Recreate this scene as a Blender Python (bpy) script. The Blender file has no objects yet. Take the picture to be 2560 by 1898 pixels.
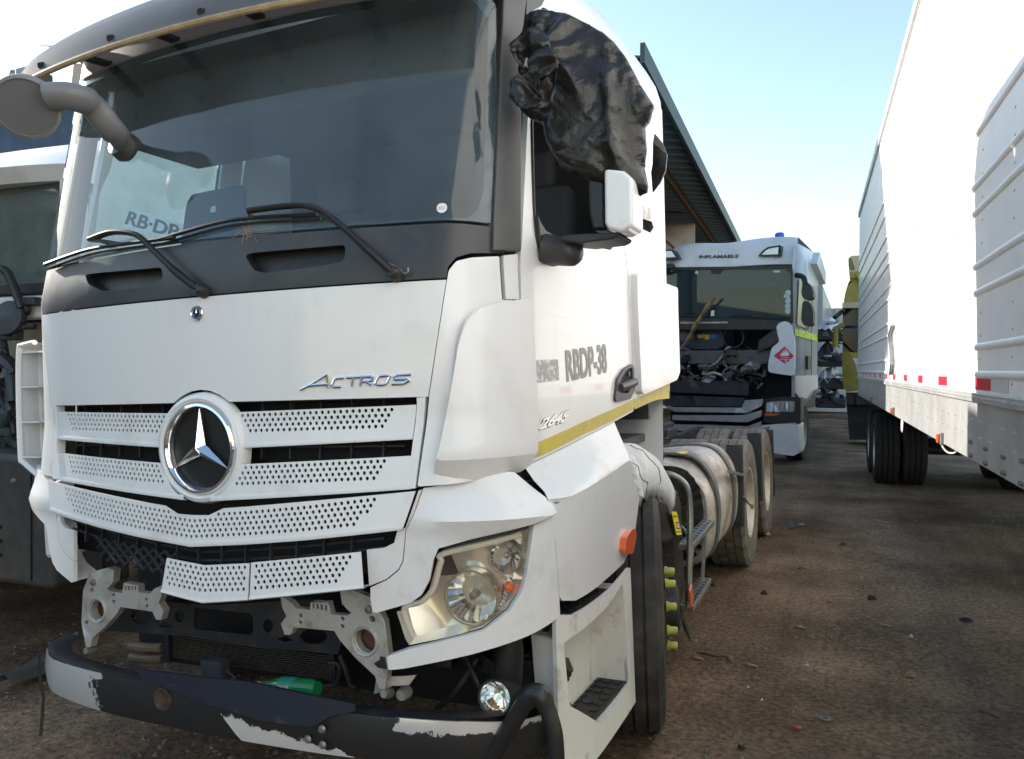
import bpy, bmesh, math, random
from mathutils import Vector, Matrix, noise as mnoise
from mathutils.geometry import delaunay_2d_cdt
random.seed(7)
SC=bpy.context.scene
COL=SC.collection
R=math.radians
# ---------------------------------------------------------------- camera
W0,H0=2560,1898
F0=2014.08; CAM=(2.08737,-2.11818,1.56401); YAW=R(23.22); PIT=R(.1493); ROL=R(1.7575)   # in the frame of the main truck
TILT=R(-2.25); PIV=Vector((1.25,0,0))                                                    # the truck leans a little to its far side
MT=Matrix.Translation(PIV)@Matrix.Rotation(TILT,4,'Y')@Matrix.Translation(-PIV)
fw=Vector((-math.sin(YAW)*math.cos(PIT),math.cos(YAW)*math.cos(PIT),math.sin(PIT)))
rt=Vector((math.cos(YAW),math.sin(YAW),0.)); up=rt.cross(fw)
ir=rt*math.cos(ROL)-up*math.sin(ROL); iu=rt*math.sin(ROL)+up*math.cos(ROL)
cd=bpy.data.cameras.new('camera'); co=bpy.data.objects.new('camera',cd); COL.objects.link(co)
cm=Matrix((ir,iu,-fw)).transposed().to_4x4(); cm.translation=Vector(CAM)
co.matrix_world=MT@cm
cd.sensor_width=36; cd.lens=36*F0/W0; cd.clip_start=.05; cd.clip_end=3000
SC.camera=co
# ---------------------------------------------------------------- sky, sun, exposure
SUN_AZ=R(80); SUN_EL=R(20)          # azimuth measured from +Y towards -X
wd=bpy.data.worlds.new('World'); SC.world=wd; wd.use_nodes=True
wn=wd.node_tree; bg=wn.nodes['Background']
sk=wn.nodes.new('ShaderNodeTexSky'); sk.sky_type='NISHITA'; sk.sun_disc=False
sk.sun_elevation=SUN_EL; sk.sun_rotation=-SUN_AZ; sk.air_density=1.25; sk.dust_density=.6; sk.ozone_density=.9
wn.links.new(sk.outputs[0],bg.inputs[0]); bg.inputs[1].default_value=.15
sl=bpy.data.lights.new('sun','SUN'); sl.energy=4.2; sl.angle=R(.6); sl.color=(1,.94,.85)
so=bpy.data.objects.new('sun',sl); COL.objects.link(so)
sd=Vector((-math.sin(SUN_AZ)*math.cos(SUN_EL),math.cos(SUN_AZ)*math.cos(SUN_EL),math.sin(SUN_EL)))
so.rotation_euler=sd.to_track_quat('Z','Y').to_euler()
vs=SC.view_settings; vs.view_transform='Standard'; vs.look='None'; vs.exposure=1.15; vs.gamma=1; vs.use_curve_mapping=False
SC.render.engine='CYCLES'
# ---------------------------------------------------------------- pixels to directions
def ray(x,y,world=False):
    d=ir*((x-W0/2)/F0)+iu*(-(y-H0/2)/F0)+fw
    return (MT.to_3x3()@d) if world else d
ZW={'A':(0,0,900/2228),'B':(800,0,900/2228),'C':(1600,0,960/2228),'E':(0,600,900/2228),'G':(700,600,900/2228),'S':(1500,560,650/2228),
'L':(0,1200,900/2130),'R':(800,1200,900/2130),'T':(1500,1000,700/2228),'K':(1960,500,600/1239),'N':(1600,1200,960/2228),'M':(1280,300,400/1652),
'U':(1600,150,500/1652),'P':(0,180,330/909),'Q':(0,700,330/909),'D':(0,0,2560/2228)}
def px(z,x,y):
    a,b,s=ZW[z]; return a+x*s,b+y*s
def ph(zone,x,y,axis,val,world=False):
    """point where the sight line of a pixel meets the plane axis=val"""
    o=(MT@Vector(CAM)) if world else Vector(CAM)
    d=ray(*px(zone,x,y),world); t=(val-o[axis])/d[axis]
    return o+d*t
def cr(pts,n=10):
    out=[]; P=[pts[0]]+list(pts)+[pts[-1]]
    for i in range(1,len(P)-2):
        p0,p1,p2,p3=P[i-1],P[i],P[i+1],P[i+2]
        for k in range(n):
            t=k/n
            out.append(tuple(.5*((2*b)+(-a+c)*t+(2*a-5*b+4*c-d)*t*t+(-a+3*b-3*c+d)*t**3) for a,b,c,d in zip(p0,p1,p2,p3)))
    out.append(tuple(pts[-1])); return out
class Surf:
    """a body surface: plan curve (arc length s, mirrored for s<0) swept up z with rake and width"""
    def __init__(s,plan,rake=lambda z:0,wid=lambda z:1):
        s.c=cr(plan); s.rake=rake; s.wid=wid; s.L=[0.]
        for i in range(1,len(s.c)):
            s.L.append(s.L[-1]+math.hypot(s.c[i][0]-s.c[i-1][0],s.c[i][1]-s.c[i-1][1]))
    def plan(s,t):
        a=abs(t); L=s.L; lo,hi=0,len(L)-2
        while lo<hi:
            m=(lo+hi+1)//2
            if L[m]<=a: lo=m
            else: hi=m-1
        p,q=s.c[lo],s.c[lo+1]; f=(a-L[lo])/(L[lo+1]-L[lo])
        return p[0]+(q[0]-p[0])*f,p[1]+(q[1]-p[1])*f
    def nrm(s,t):
        a=abs(t); x0,y0=s.plan(max(0,a-.02)); x1,y1=s.plan(a+.02)
        dx,dy=x1-x0,y1-y0
        if a<.02: dx,dy=1,0
        l=math.hypot(dx,dy); return (dy/l if t>=0 else -dy/l),-dx/l
    def at(s,t,z,off=0):
        x,y=s.plan(t); nx,ny=s.nrm(t); x*=s.wid(z)
        if t<0:x=-x
        return Vector((x+nx*off,y+s.rake(z)+ny*off,z))
    def hit(s,X,Y):
        d=ray(X,Y); z=CAM[2]; best=None; z2=z
        for it in range(14):
            w=s.wid(z); rk=s.rake(z); best=None
            for sg in (1,-1):
                for i in range(len(s.c)-1):
                    ax,ay=s.c[i][0]*w*sg,s.c[i][1]+rk; bx,by=s.c[i+1][0]*w*sg,s.c[i+1][1]+rk
                    ex,ey=bx-ax,by-ay; den=d[0]*(-ey)+ex*d[1]
                    if abs(den)<1e-12: continue
                    rx,ry=ax-CAM[0],ay-CAM[1]
                    t=(rx*(-ey)+ex*ry)/den; u=(d[0]*ry-d[1]*rx)/den
                    if t>0 and -1e-6<=u<=1+1e-6 and (best is None or t<best[0]):
                        best=(t,sg*(s.L[i]+u*(s.L[i+1]-s.L[i])))
            if best is None: raise ValueError('no hit %g %g'%(X,Y))
            z2=CAM[2]+best[0]*d[2]
            if abs(z2-z)<1e-5: break
            z=.5*z+.5*z2 if it>6 else z2
        return best[1],z2
    def P(s,zone,*pts): return [s.hit(*px(zone,x,y)) for x,y in pts]
class FlatSurf:
    """a plane as a surface: (u,v) -> o+u*a+v*b, offset along n"""
    def __init__(s,o,a,b):
        s.o=Vector(o); s.a=Vector(a).normalized(); s.b=Vector(b).normalized(); s.n=s.a.cross(s.b).normalized()
    def at(s,u,v,off=0): return s.o+s.a*u+s.b*v+s.n*off
    def hit(s,X,Y,world=False):
        o=(MT@Vector(CAM)) if world else Vector(CAM); d=ray(X,Y,world)
        t=(s.o-o).dot(s.n)/d.dot(s.n); p=o+d*t-s.o
        return p.dot(s.a),p.dot(s.b)
    def P(s,zone,*pts,world=False): return [s.hit(*px(zone,x,y),world) for x,y in pts]
# ---------------------------------------------------------------- materials
MATS={}
def mat(name,col,rough=.5,metal=0,var=.0,vscale=6,bump=0,bscale=80,coat=0,spec=.5,trans=0,emit=0,alpha=1,detail=6,col2=None,thr=None,rvar=0):
    """principled material; var mixes in a noise-driven second colour, bump adds fine relief"""
    if name in MATS: return MATS[name]
    m=bpy.data.materials.new(name); m.use_nodes=True; nt=m.node_tree; b=nt.nodes['Principled BSDF']
    b.inputs['Base Color'].default_value=(*col,1); b.inputs['Roughness'].default_value=rough; b.inputs['Metallic'].default_value=metal
    b.inputs['Coat Weight'].default_value=coat; b.inputs['Coat Roughness'].default_value=.06; b.inputs['Specular IOR Level'].default_value=spec
    b.inputs['Transmission Weight'].default_value=trans; b.inputs['Alpha'].default_value=alpha
    tc=nt.nodes.new('ShaderNodeTexCoord')
    if var or col2:
        n=nt.nodes.new('ShaderNodeTexNoise'); n.inputs['Scale'].default_value=vscale; n.inputs['Detail'].default_value=detail; n.inputs['Roughness'].default_value=.62
        nt.links.new(tc.outputs['Object'],n.inputs['Vector'])
        r=nt.nodes.new('ShaderNodeValToRGB')
        c2=col2 if col2 else tuple(max(0,c*(1-var)) for c in col)
        a,bb=thr if thr else (.35,.7)
        r.color_ramp.elements[0].position=a; r.color_ramp.elements[0].color=(*col,1)
        r.color_ramp.elements[1].position=bb; r.color_ramp.elements[1].color=(*c2,1)
        nt.links.new(n.outputs['Fac'],r.inputs['Fac']); nt.links.new(r.outputs['Color'],b.inputs['Base Color'])
        if rvar:
            mr=nt.nodes.new('ShaderNodeMapRange'); mr.inputs['From Min'].default_value=a; mr.inputs['From Max'].default_value=bb
            mr.inputs['To Min'].default_value=rough; mr.inputs['To Max'].default_value=min(1,rough+rvar)
            nt.links.new(n.outputs['Fac'],mr.inputs['Value']); nt.links.new(mr.outputs['Result'],b.inputs['Roughness'])
    if bump:
        n2=nt.nodes.new('ShaderNodeTexNoise'); n2.inputs['Scale'].default_value=bscale; n2.inputs['Detail'].default_value=4
        nt.links.new(tc.outputs['Object'],n2.inputs['Vector'])
        bp=nt.nodes.new('ShaderNodeBump'); bp.inputs['Strength'].default_value=bump; bp.inputs['Distance'].default_value=.01
        nt.links.new(n2.outputs['Fac'],bp.inputs['Height']); nt.links.new(bp.outputs['Normal'],b.inputs['Normal'])
    if emit:
        b.inputs['Emission Color'].default_value=(*col,1); b.inputs['Emission Strength'].default_value=emit
    MATS[name]=m; return m
def glass(name,tint,gl=.04,rough=.02,dirt=.12,dirtcol=(.55,.58,.6)):
    """thin pane: tinted see-through, fresnel reflection and a film of dust"""
    if name in MATS: return MATS[name]
    m=bpy.data.materials.new(name); m.use_nodes=True; nt=m.node_tree; nt.nodes.clear()
    o=nt.nodes.new('ShaderNodeOutputMaterial'); tr=nt.nodes.new('ShaderNodeBsdfTransparent'); tr.inputs[0].default_value=(*tint,1)
    g=nt.nodes.new('ShaderNodeBsdfGlossy'); g.inputs['Roughness'].default_value=rough
    fr=nt.nodes.new('ShaderNodeFresnel'); fr.inputs[0].default_value=1.62
    mx=nt.nodes.new('ShaderNodeMixShader'); ge=nt.nodes.new('ShaderNodeNewGeometry'); bk=nt.nodes.new('ShaderNodeMath'); bk.operation='SUBTRACT'; bk.inputs[0].default_value=1; nt.links.new(ge.outputs['Backfacing'],bk.inputs[1]); fm=nt.nodes.new('ShaderNodeMath'); fm.operation='MULTIPLY'; nt.links.new(fr.outputs[0],fm.inputs[0]); nt.links.new(bk.outputs[0],fm.inputs[1]); nt.links.new(fm.outputs[0],mx.inputs[0]); nt.links.new(tr.outputs[0],mx.inputs[1]); nt.links.new(g.outputs[0],mx.inputs[2])
    df=nt.nodes.new('ShaderNodeBsdfDiffuse'); df.inputs[0].default_value=(*dirtcol,1)
    tc=nt.nodes.new('ShaderNodeTexCoord'); n=nt.nodes.new('ShaderNodeTexNoise'); n.inputs['Scale'].default_value=2.2; n.inputs['Detail'].default_value=9; n.inputs['Roughness'].default_value=.7
    mp=nt.nodes.new('ShaderNodeMapping'); mp.inputs['Scale'].default_value=(1,1,.45); nt.links.new(tc.outputs['Object'],mp.inputs[0]); nt.links.new(mp.outputs[0],n.inputs['Vector'])
    mr=nt.nodes.new('ShaderNodeMapRange'); mr.inputs['From Min'].default_value=.3; mr.inputs['From Max'].default_value=.75; mr.inputs['To Min'].default_value=dirt*.2; mr.inputs['To Max'].default_value=dirt*.8
    nt.links.new(n.outputs['Fac'],mr.inputs['Value'])
    m2=nt.nodes.new('ShaderNodeMixShader'); nt.links.new(mr.outputs['Result'],m2.inputs[0]); nt.links.new(mx.outputs[0],m2.inputs[1]); nt.links.new(df.outputs[0],m2.inputs[2])
    nt.links.new(m2.outputs[0],o.inputs[0]); MATS[name]=m; return m
# ---------------------------------------------------------------- mesh helpers
def tag(o,label=None,cat=None,group=None,kind=None):
    if label:o['label']=label
    if cat:o['category']=cat
    if group:o['group']=group
    if kind:o['kind']=kind
    return o
def empty(name,label,cat,loc=(0,0,0),rz=0,group=None,matrix=None):
    o=bpy.data.objects.new(name,None); COL.objects.link(o); o.empty_display_size=.2
    if matrix is not None: o.matrix_world=matrix
    else: o.location=loc; o.rotation_euler=(0,0,rz)
    return tag(o,label,cat,group)
def finish(me,name,m,parent,ang=35,bevel=0,bseg=2):
    bm=bmesh.new(); bm.from_mesh(me)
    bmesh.ops.recalc_face_normals(bm,faces=bm.faces)
    ca=math.radians(ang)
    for f in bm.faces: f.smooth=True
    for e in bm.edges:
        if len(e.link_faces)==2: e.smooth=e.calc_face_angle(0)<ca
    bm.to_mesh(me); bm.free()
    for mm in (m if isinstance(m,(list,tuple)) else [m]): me.materials.append(mm)
    o=bpy.data.objects.new(name,me); COL.objects.link(o)
    if parent: o.parent=parent
    if bevel:
        md=o.modifiers.new('bevel','BEVEL'); md.width=bevel; md.segments=bseg; md.limit_method='ANGLE'; md.angle_limit=R(40); md.harden_normals=True
    return o
class MB:
    def __init__(s): s.v=[]; s.f=[]; s.mi=[]; s.cur=0
    def add(s,vs,fs):
        n=len(s.v); s.v+=[tuple(v) for v in vs]
        for f in fs: s.f.append(tuple(i+n for i in f)); s.mi.append(s.cur)
        return s
    def box(s,c,d,rot=None):
        c=Vector(c); M=rot if rot is not None else Matrix.Identity(3)
        h=[x/2 for x in d]; vs=[]
        for sx in (-1,1):
            for sy in (-1,1):
                for sz in (-1,1): vs.append(c+M@Vector((sx*h[0],sy*h[1],sz*h[2])))
        return s.add(vs,[(0,1,3,2),(4,6,7,5),(0,4,5,1),(2,3,7,6),(0,2,6,4),(1,5,7,3)])
    def bar(s,a,b,w,h,upv=(0,0,1)):
        a,b=Vector(a),Vector(b); d=b-a; l=d.length; x=d/l; u=Vector(upv); y=u.cross(x)
        if y.length<1e-4: y=Vector((0,1,0)).cross(x)
        y.normalize(); z=x.cross(y)
        return s.box((a+b)/2,(l,w,h),Matrix((x,y,z)).transposed())
    def tube(s,pts,r,n=10,caps=True,sq=1):
        """swept tube; r number or list; sq flattens the section along its binormal"""
        P=[Vector(p) for p in pts]; N=len(P); rs=r if isinstance(r,(list,tuple)) else [r]*N
        base=len(s.v); pu=None; vs=[];fs=[]
        for i,p in enumerate(P):
            t=(P[min(i+1,N-1)]-P[max(i-1,0)])
            t=t.normalized() if t.length>1e-9 else Vector((0,0,1))
            if pu is None: pu=Vector((0,0,1)) if abs(t.z)<.9 else Vector((1,0,0))
            u=(pu-t*pu.dot(t)); u.normalize(); w=t.cross(u); pu=u
            for k in range(n):
                a=2*math.pi*k/n; vs.append(p+(u*math.cos(a)*sq+w*math.sin(a))*rs[i])
        for i in range(N-1):
            for k in range(n):
                a=i*n+k; b=i*n+(k+1)%n; fs.append((a,b,b+n,a+n))
        if caps: fs.append(tuple(range(n-1,-1,-1))); fs.append(tuple((N-1)*n+k for k in range(n)))
        return s.add(vs,fs)
    def cyl(s,a,b,r0,r1=None,n=20): return s.tube([a,b],[r0,r0 if r1 is None else r1],n)
    def lathe(s,prof,o=(0,0,0),axis=(0,0,1),n=32,closed=False,arc=2*math.pi):
        """prof: (radius, height along axis)"""
        o=Vector(o); A=Vector(axis).normalized(); u=A.orthogonal().normalized(); w=A.cross(u); vs=[];fs=[]; m=len(prof)
        full=abs(arc-2*math.pi)<1e-6; nn=n if full else n+1
        for k in range(nn):
            a=arc*k/n; d=u*math.cos(a)+w*math.sin(a)
            for r,h in prof: vs.append(o+d*r+A*h)
        for k in range(n):
            k2=(k+1)%nn
            for j in range(m-1 if not closed else m):
                j2=(j+1)%m
                fs.append((k*m+j,k2*m+j,k2*m+j2,k*m+j2))
        return s.add(vs,fs)
    def grid(s,rows):
        n=len(rows[0]); vs=[p for r in rows for p in r]; fs=[]
        for i in range(len(rows)-1):
            for j in range(n-1): fs.append((i*n+j,i*n+j+1,(i+1)*n+j+1,(i+1)*n+j))
        return s.add(vs,fs)
    def prism(s,poly,o,a,b,d):
        """planar polygon (u,v) at o with axes a,b extruded by vector d"""
        o,a,b,d=Vector(o),Vector(a),Vector(b),Vector(d); n=len(poly)
        vs=[o+a*u+b*v for u,v in poly]; vs+=[p+d for p in vs]
        fs=[tuple(range(n)),tuple(range(2*n-1,n-1,-1))]+[(i,(i+1)%n,(i+1)%n+n,i+n) for i in range(n)]
        return s.add(vs,fs)
    def build(s,name,m,parent=None,ang=35,bevel=0,bseg=2,weld=False):
        me=bpy.data.meshes.new(name); me.from_pydata(s.v,[],s.f)
        for p,i in zip(me.polygons,s.mi): p.material_index=i
        if weld:
            bm=bmesh.new(); bm.from_mesh(me); bmesh.ops.remove_doubles(bm,verts=bm.verts,dist=1e-5); bm.to_mesh(me); bm.free()
        return finish(me,name,m,parent,ang,bevel,bseg)
def inside(p,poly):
    x,y=p; c=False; n=len(poly); j=n-1
    for i in range(n):
        xi,yi=poly[i]; xj,yj=poly[j]
        if (yi>y)!=(yj>y) and x<(xj-xi)*(y-yi)/(yj-yi)+xi: c=not c
        j=i
    return c
def area(poly): return sum(poly[i][0]*poly[(i+1)%len(poly)][1]-poly[(i+1)%len(poly)][0]*poly[i][1] for i in range(len(poly)))/2
def rnd(poly,r,n=4):
    """round the corners of a polygon; r number or list"""
    out=[]; N=len(poly)
    for i in range(N):
        p=Vector(poly[i][:2]); a=Vector(poly[i-1][:2])-p; b=Vector(poly[(i+1)%N][:2])-p
        rr=r[i] if isinstance(r,(list,tuple)) else r
        if rr<=0 or a.length<1e-6 or b.length<1e-6: out.append(tuple(p)); continue
        t=min(rr,a.length*.45,b.length*.45); p0=p+a.normalized()*t; p1=p+b.normalized()*t
        for k in range(n+1):
            f=k/n; out.append(tuple(p0*(1-f)**2+p*2*f*(1-f)+p1*f*f))
    return out
def dens(poly,d):
    out=[]; N=len(poly)
    for i in range(N):
        a,b=poly[i],poly[(i+1)%N]; L=math.hypot(b[0]-a[0],b[1]-a[1]); k=max(1,int(math.ceil(L/d)))
        for j in range(k): out.append((a[0]+(b[0]-a[0])*j/k,a[1]+(b[1]-a[1])*j/k))
    return out
def mir(poly): return [(-s,z) for s,z in reversed(poly)]
def tri2d(poly,holes=(),res=.06,hc=None):
    """constrained triangulation of a polygon with holes; returns verts, tris, boundary edges"""
    V=[];E=[]
    for lp in [poly]+list(holes):
        n=len(V); V+=[Vector(p) for p in lp]; E+=[(n+i,n+(i+1)%len(lp)) for i in range(len(lp))]
    xs=[p[0] for p in poly]; ys=[p[1] for p in poly]
    if res:
        nx=int((max(xs)-min(xs))/res); ny=int((max(ys)-min(ys))/res)
        for i in range(1,nx+1):
            for j in range(1,ny+1):
                q=(min(xs)+(i-.5)*(max(xs)-min(xs))/max(1,nx),min(ys)+(j-.5)*(max(ys)-min(ys))/max(1,ny))
                if inside(q,poly) and not any(inside(q,h) for h in holes):
                    if min((v.x-q[0])**2+(v.y-q[1])**2 for v in V[:len(poly)])>(res*.3)**2: V.append(Vector(q))
    vs,es,fs,_,_,_=delaunay_2d_cdt(V,E,[],0,1e-7)
    T=[]
    for f in fs:
        c=((vs[f[0]].x+vs[f[1]].x+vs[f[2]].x)/3,(vs[f[0]].y+vs[f[1]].y+vs[f[2]].y)/3)
        if not inside(c,poly): continue
        if hc:
            if any((c[0]-x)**2+(c[1]-y)**2<r*r for x,y,r in hc): continue
        elif any(inside(c,h) for h in holes): continue
        T.append(tuple(f))
    cnt={}
    for t in T:
        for i in range(3):
            e=(t[i],t[(i+1)%3]); cnt[tuple(sorted(e))]=cnt.get(tuple(sorted(e)),[])+[e]
    return [(v.x,v.y) for v in vs],T,[l[0] for l in cnt.values() if len(l)==1]
def panel(name,poly,surf,off,thick,m,parent,holes=(),res=.06,bevel=.004,ang=35,hc=None,dn=.05,fn=None,bseg=2):
    """solid panel: polygon in surface coordinates, from off (back) to off+thick (face); fn(u,v) adds to the offset of the face"""
    if area(poly)<0: poly=poly[::-1]
    if dn: poly=dens(poly,dn)
    vs,T,B=tri2d(poly,holes,res,hc)
    n=len(vs); me=bpy.data.meshes.new(name)
    f=fn if fn else (lambda u,v:0)
    fv=[surf.at(u,v,off+thick+f(u,v)) for u,v in vs]; bv=[surf.at(u,v,off+(f(u,v) if fn else 0)) for u,v in vs]
    F=[t for t in T]+[tuple(i+n for i in reversed(t)) for t in T]+[(b,a,a+n,b+n) for a,b in B]
    me.from_pydata(fv+bv,[],F)
    bm=bmesh.new(); bm.from_mesh(me); bmesh.ops.delete(bm,geom=[v for v in bm.verts if not v.link_faces],context='VERTS'); bm.to_mesh(me); bm.free()
    return finish(me,name,m,parent,ang,bevel,bseg)
def sheet(name,poly,surf,off,m,parent,res=.06,dn=.05):
    """print or tape lying on a surface: one thin layer"""
    return panel(name,poly,surf,off,.0012,m,parent,res=res,bevel=0,dn=dn)
def text_poly(txt,size=1,shear=0,offset=0,sx=1,space=1):
    """flat text outline as (verts, tris) in 2D, baseline at 0, starting at 0"""
    c=bpy.data.curves.new('lettering','FONT'); c.body=txt; c.size=size; c.shear=shear; c.offset=offset; c.space_character=space; c.resolution_u=4
    o=bpy.data.objects.new('lettering',c); COL.objects.link(o)
    dg=bpy.context.evaluated_depsgraph_get(); me=bpy.data.meshes.new_from_object(o.evaluated_get(dg))
    vs=[(v.co.x*sx,v.co.y) for v in me.vertices]; fs=[tuple(p.vertices) for p in me.polygons]
    bpy.data.objects.remove(o); bpy.data.curves.remove(c); bpy.data.meshes.remove(me)
    return vs,fs
def text_on(name,txt,fn,m,parent,w=None,h=None,shear=0,offset=0,thick=.0015,space=1):
    """lettering fitted into the unit box w x h and mapped by fn(u,v,off), u and v in 0..1"""
    vs,fs=text_poly(txt,1,shear,offset,1,space)
    x0=min(v[0] for v in vs); x1=max(v[0] for v in vs); y0=min(v[1] for v in vs); y1=max(v[1] for v in vs)
    U=[((x-x0)/(x1-x0),(y-y0)/(y1-y0)) for x,y in vs]
    n=len(U); V=[fn(u,v,thick) for u,v in U]+[fn(u,v,0) for u,v in U]
    cnt={}
    for f in fs:
        for i in range(len(f)):
            e=(f[i],f[(i+1)%len(f)]); k=tuple(sorted(e)); cnt[k]=cnt.get(k,[])+[e]
    F=list(fs)+[tuple(i+n for i in reversed(f)) for f in fs]+[(l[0][1],l[0][0],l[0][0]+n,l[0][1]+n) for l in cnt.values() if len(l)==1]
    me=bpy.data.meshes.new(name); me.from_pydata([tuple(p) for p in V],[],F)
    return finish(me,name,m,parent,30)
def quadmap(surf,c):
    """bilinear map of the unit square onto four surface points (bl, br, tr, tl)"""
    def fn(u,v,off):
        s=(c[0][0]*(1-u)+c[1][0]*u)*(1-v)+(c[3][0]*(1-u)+c[2][0]*u)*v
        z=(c[0][1]*(1-u)+c[1][1]*u)*(1-v)+(c[3][1]*(1-u)+c[2][1]*u)*v
        return surf.at(s,z,off)
    return fn
def dup(root,**kw):
    r=root.copy(); COL.objects.link(r)
    for ch in list(root.children):
        c=ch.copy(); COL.objects.link(c); c.parent=r
        for g in list(ch.children):
            d=g.copy(); COL.objects.link(d); d.parent=c
    for k,v in kw.items(): setattr(r,k,v)
    return r
def share(o,parent=None,loc=None,rot=None):
    c=o.copy(); COL.objects.link(c)
    if parent: c.parent=parent
    if loc is not None: c.location=loc
    if rot is not None: c.rotation_euler=rot
    return c
# the paints and plastics of the place
WHITE=mat('white_paint',(.80,.79,.77),.28,coat=.6,col2=(.66,.63,.58),thr=(.58,.86),vscale=3.1,rvar=.2,bump=.012,bscale=5)
WHITE2=mat('white_plastic',(.78,.78,.77),.34,coat=.35,col2=(.62,.59,.54),thr=(.55,.82),vscale=7,rvar=.2)
DUSTY=mat('dusty_white_plastic',(.74,.73,.71),.5,col2=(.34,.26,.18),thr=(.56,.78),vscale=9,rvar=.25)
BLACK=mat('black_plastic',(.018,.018,.019),.45,var=.3,col2=(.05,.046,.042),thr=(.5,.8),vscale=5,bump=.05,bscale=260)
COWL=mat('cowl_plastic',(.035,.037,.04),.36,col2=(.075,.07,.062),thr=(.45,.8),vscale=4,bump=.05,bscale=300,rvar=.2)
PIL=mat('pillar_plastic',(.07,.07,.072),.42,col2=(.11,.105,.095),thr=(.45,.8),vscale=4,bump=.05,bscale=300)
DARK=mat('gap_shade_black',(.008,.008,.009),.8)  # near-black stand-in for shade in gaps, holes and slots
RUB=mat('tyre_rubber',(.028,.026,.025),.78,col2=(.09,.075,.06),thr=(.45,.75),vscale=7,bump=.15,bscale=60)
RUBD=mat('dusty_tyre_rubber',(.10,.09,.08),.85,col2=(.19,.165,.135),thr=(.4,.7),vscale=9,bump=.2,bscale=60)
CHROME=mat('chrome',(.85,.85,.86),.07,1)
ALU=mat('cast_aluminium',(.52,.5,.47),.55,.55,col2=(.27,.22,.18),thr=(.5,.78),vscale=14,bump=.25,bscale=160)
STEEL=mat('black_steel',(.022,.024,.03),.5,.2,col2=(.075,.06,.05),thr=(.5,.75),vscale=9,bump=.1,bscale=120)
RUST=mat('rusty_steel',(.16,.085,.05),.8,.1,col2=(.07,.045,.035),vscale=16,bump=.3,bscale=90)
GREY=mat('grey_metal',(.32,.32,.31),.45,.6,col2=(.2,.18,.16),vscale=8)
AMBER=mat('amber_lens',(.8,.12,.02),.18,coat=.6,spec=.6)
def grime(m,streak=.12,speck=.5,scl=1.):
    """rain streaks and small flecks of dirt over a paint"""
    nt=m.node_tree; b=nt.nodes['Principled BSDF']; src=b.inputs['Base Color'].links[0].from_socket if b.inputs['Base Color'].links else None
    tc=nt.nodes.new('ShaderNodeTexCoord'); mp=nt.nodes.new('ShaderNodeMapping'); mp.inputs['Scale'].default_value=(26*scl,26*scl,2.6*scl); nt.links.new(tc.outputs['Object'],mp.inputs[0])
    n=nt.nodes.new('ShaderNodeTexNoise'); n.inputs['Scale'].default_value=1; n.inputs['Detail'].default_value=5; nt.links.new(mp.outputs[0],n.inputs['Vector'])
    r=nt.nodes.new('ShaderNodeMapRange'); r.inputs['From Min'].default_value=.52; r.inputs['From Max'].default_value=.78; r.inputs['To Min'].default_value=0; r.inputs['To Max'].default_value=streak; nt.links.new(n.outputs['Fac'],r.inputs['Value'])
    v=nt.nodes.new('ShaderNodeTexVoronoi'); v.inputs['Scale'].default_value=30*scl; nt.links.new(tc.outputs['Object'],v.inputs['Vector'])
    n2=nt.nodes.new('ShaderNodeTexNoise'); n2.inputs['Scale'].default_value=9*scl; n2.inputs['Detail'].default_value=3; nt.links.new(tc.outputs['Object'],n2.inputs['Vector'])
    t=nt.nodes.new('ShaderNodeMapRange'); t.inputs['From Min'].default_value=.56; t.inputs['From Max'].default_value=.72; t.inputs['To Min'].default_value=0; t.inputs['To Max'].default_value=.11; nt.links.new(n2.outputs['Fac'],t.inputs['Value'])
    lt=nt.nodes.new('ShaderNodeMath'); lt.operation='LESS_THAN'; nt.links.new(v.outputs['Distance'],lt.inputs[0]); nt.links.new(t.outputs['Result'],lt.inputs[1])
    sm=nt.nodes.new('ShaderNodeMath'); sm.operation='MULTIPLY'; sm.inputs[1].default_value=speck; nt.links.new(lt.outputs[0],sm.inputs[0])
    ad=nt.nodes.new('ShaderNodeMath'); ad.operation='MAXIMUM'; nt.links.new(sm.outputs[0],ad.inputs[0]); nt.links.new(r.outputs['Result'],ad.inputs[1])
    mx=nt.nodes.new('ShaderNodeMix'); mx.data_type='RGBA'; nt.links.new(ad.outputs[0],mx.inputs[0])
    if src: nt.links.new(src,mx.inputs[6])
    else: mx.inputs[6].default_value=b.inputs['Base Color'].default_value
    mx.inputs[7].default_value=(.26,.21,.16,1); nt.links.new(mx.outputs[2],b.inputs['Base Color'])
for m_ in (WHITE,WHITE2): grime(m_,.05,.45)
grime(DUSTY,.12,.7)
INTER=mat('cab_interior',(.045,.048,.05),.75,col2=(.07,.07,.07),vscale=4)
SEATM=mat('seat_cloth',(.05,.055,.065),.9)
# ================================================================ main tractor unit
CABP=[(0,.015),(.3,.025),(.6,.055),(.85,.098),(.93,.125),(.98,.18),(1.03,.265),(1.065,.36),(1.09,.48),(1.12,.75),(1.145,1.15),(1.155,1.6),(1.16,2.4)]
def crake(z):
    if z<1.45: return -(1.45-z)*.12
    if z<1.95: return 0
    r=(z-1.95)*.2
    if z>2.95: r+=(z-2.95)**2*1.2
    return r
def cwid(z): return 1 if z<2.0 else 1-.025*(z-2.0)-(0 if z<2.95 else (z-2.95)**2*.25)
CAB=Surf(CABP,crake,cwid)
LOW=Surf([(0,-.03),(.3,-.02),(.6,.015),(.85,.07),(1.0,.125),(1.1,.19),(1.17,.28),(1.215,.42),(1.235,.65),(1.245,1.2),(1.25,2.4)])
TR=empty('tractor_truck','large white tractor unit in front with missing bumper cover and a star on its grille','truck',matrix=MT)
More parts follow.
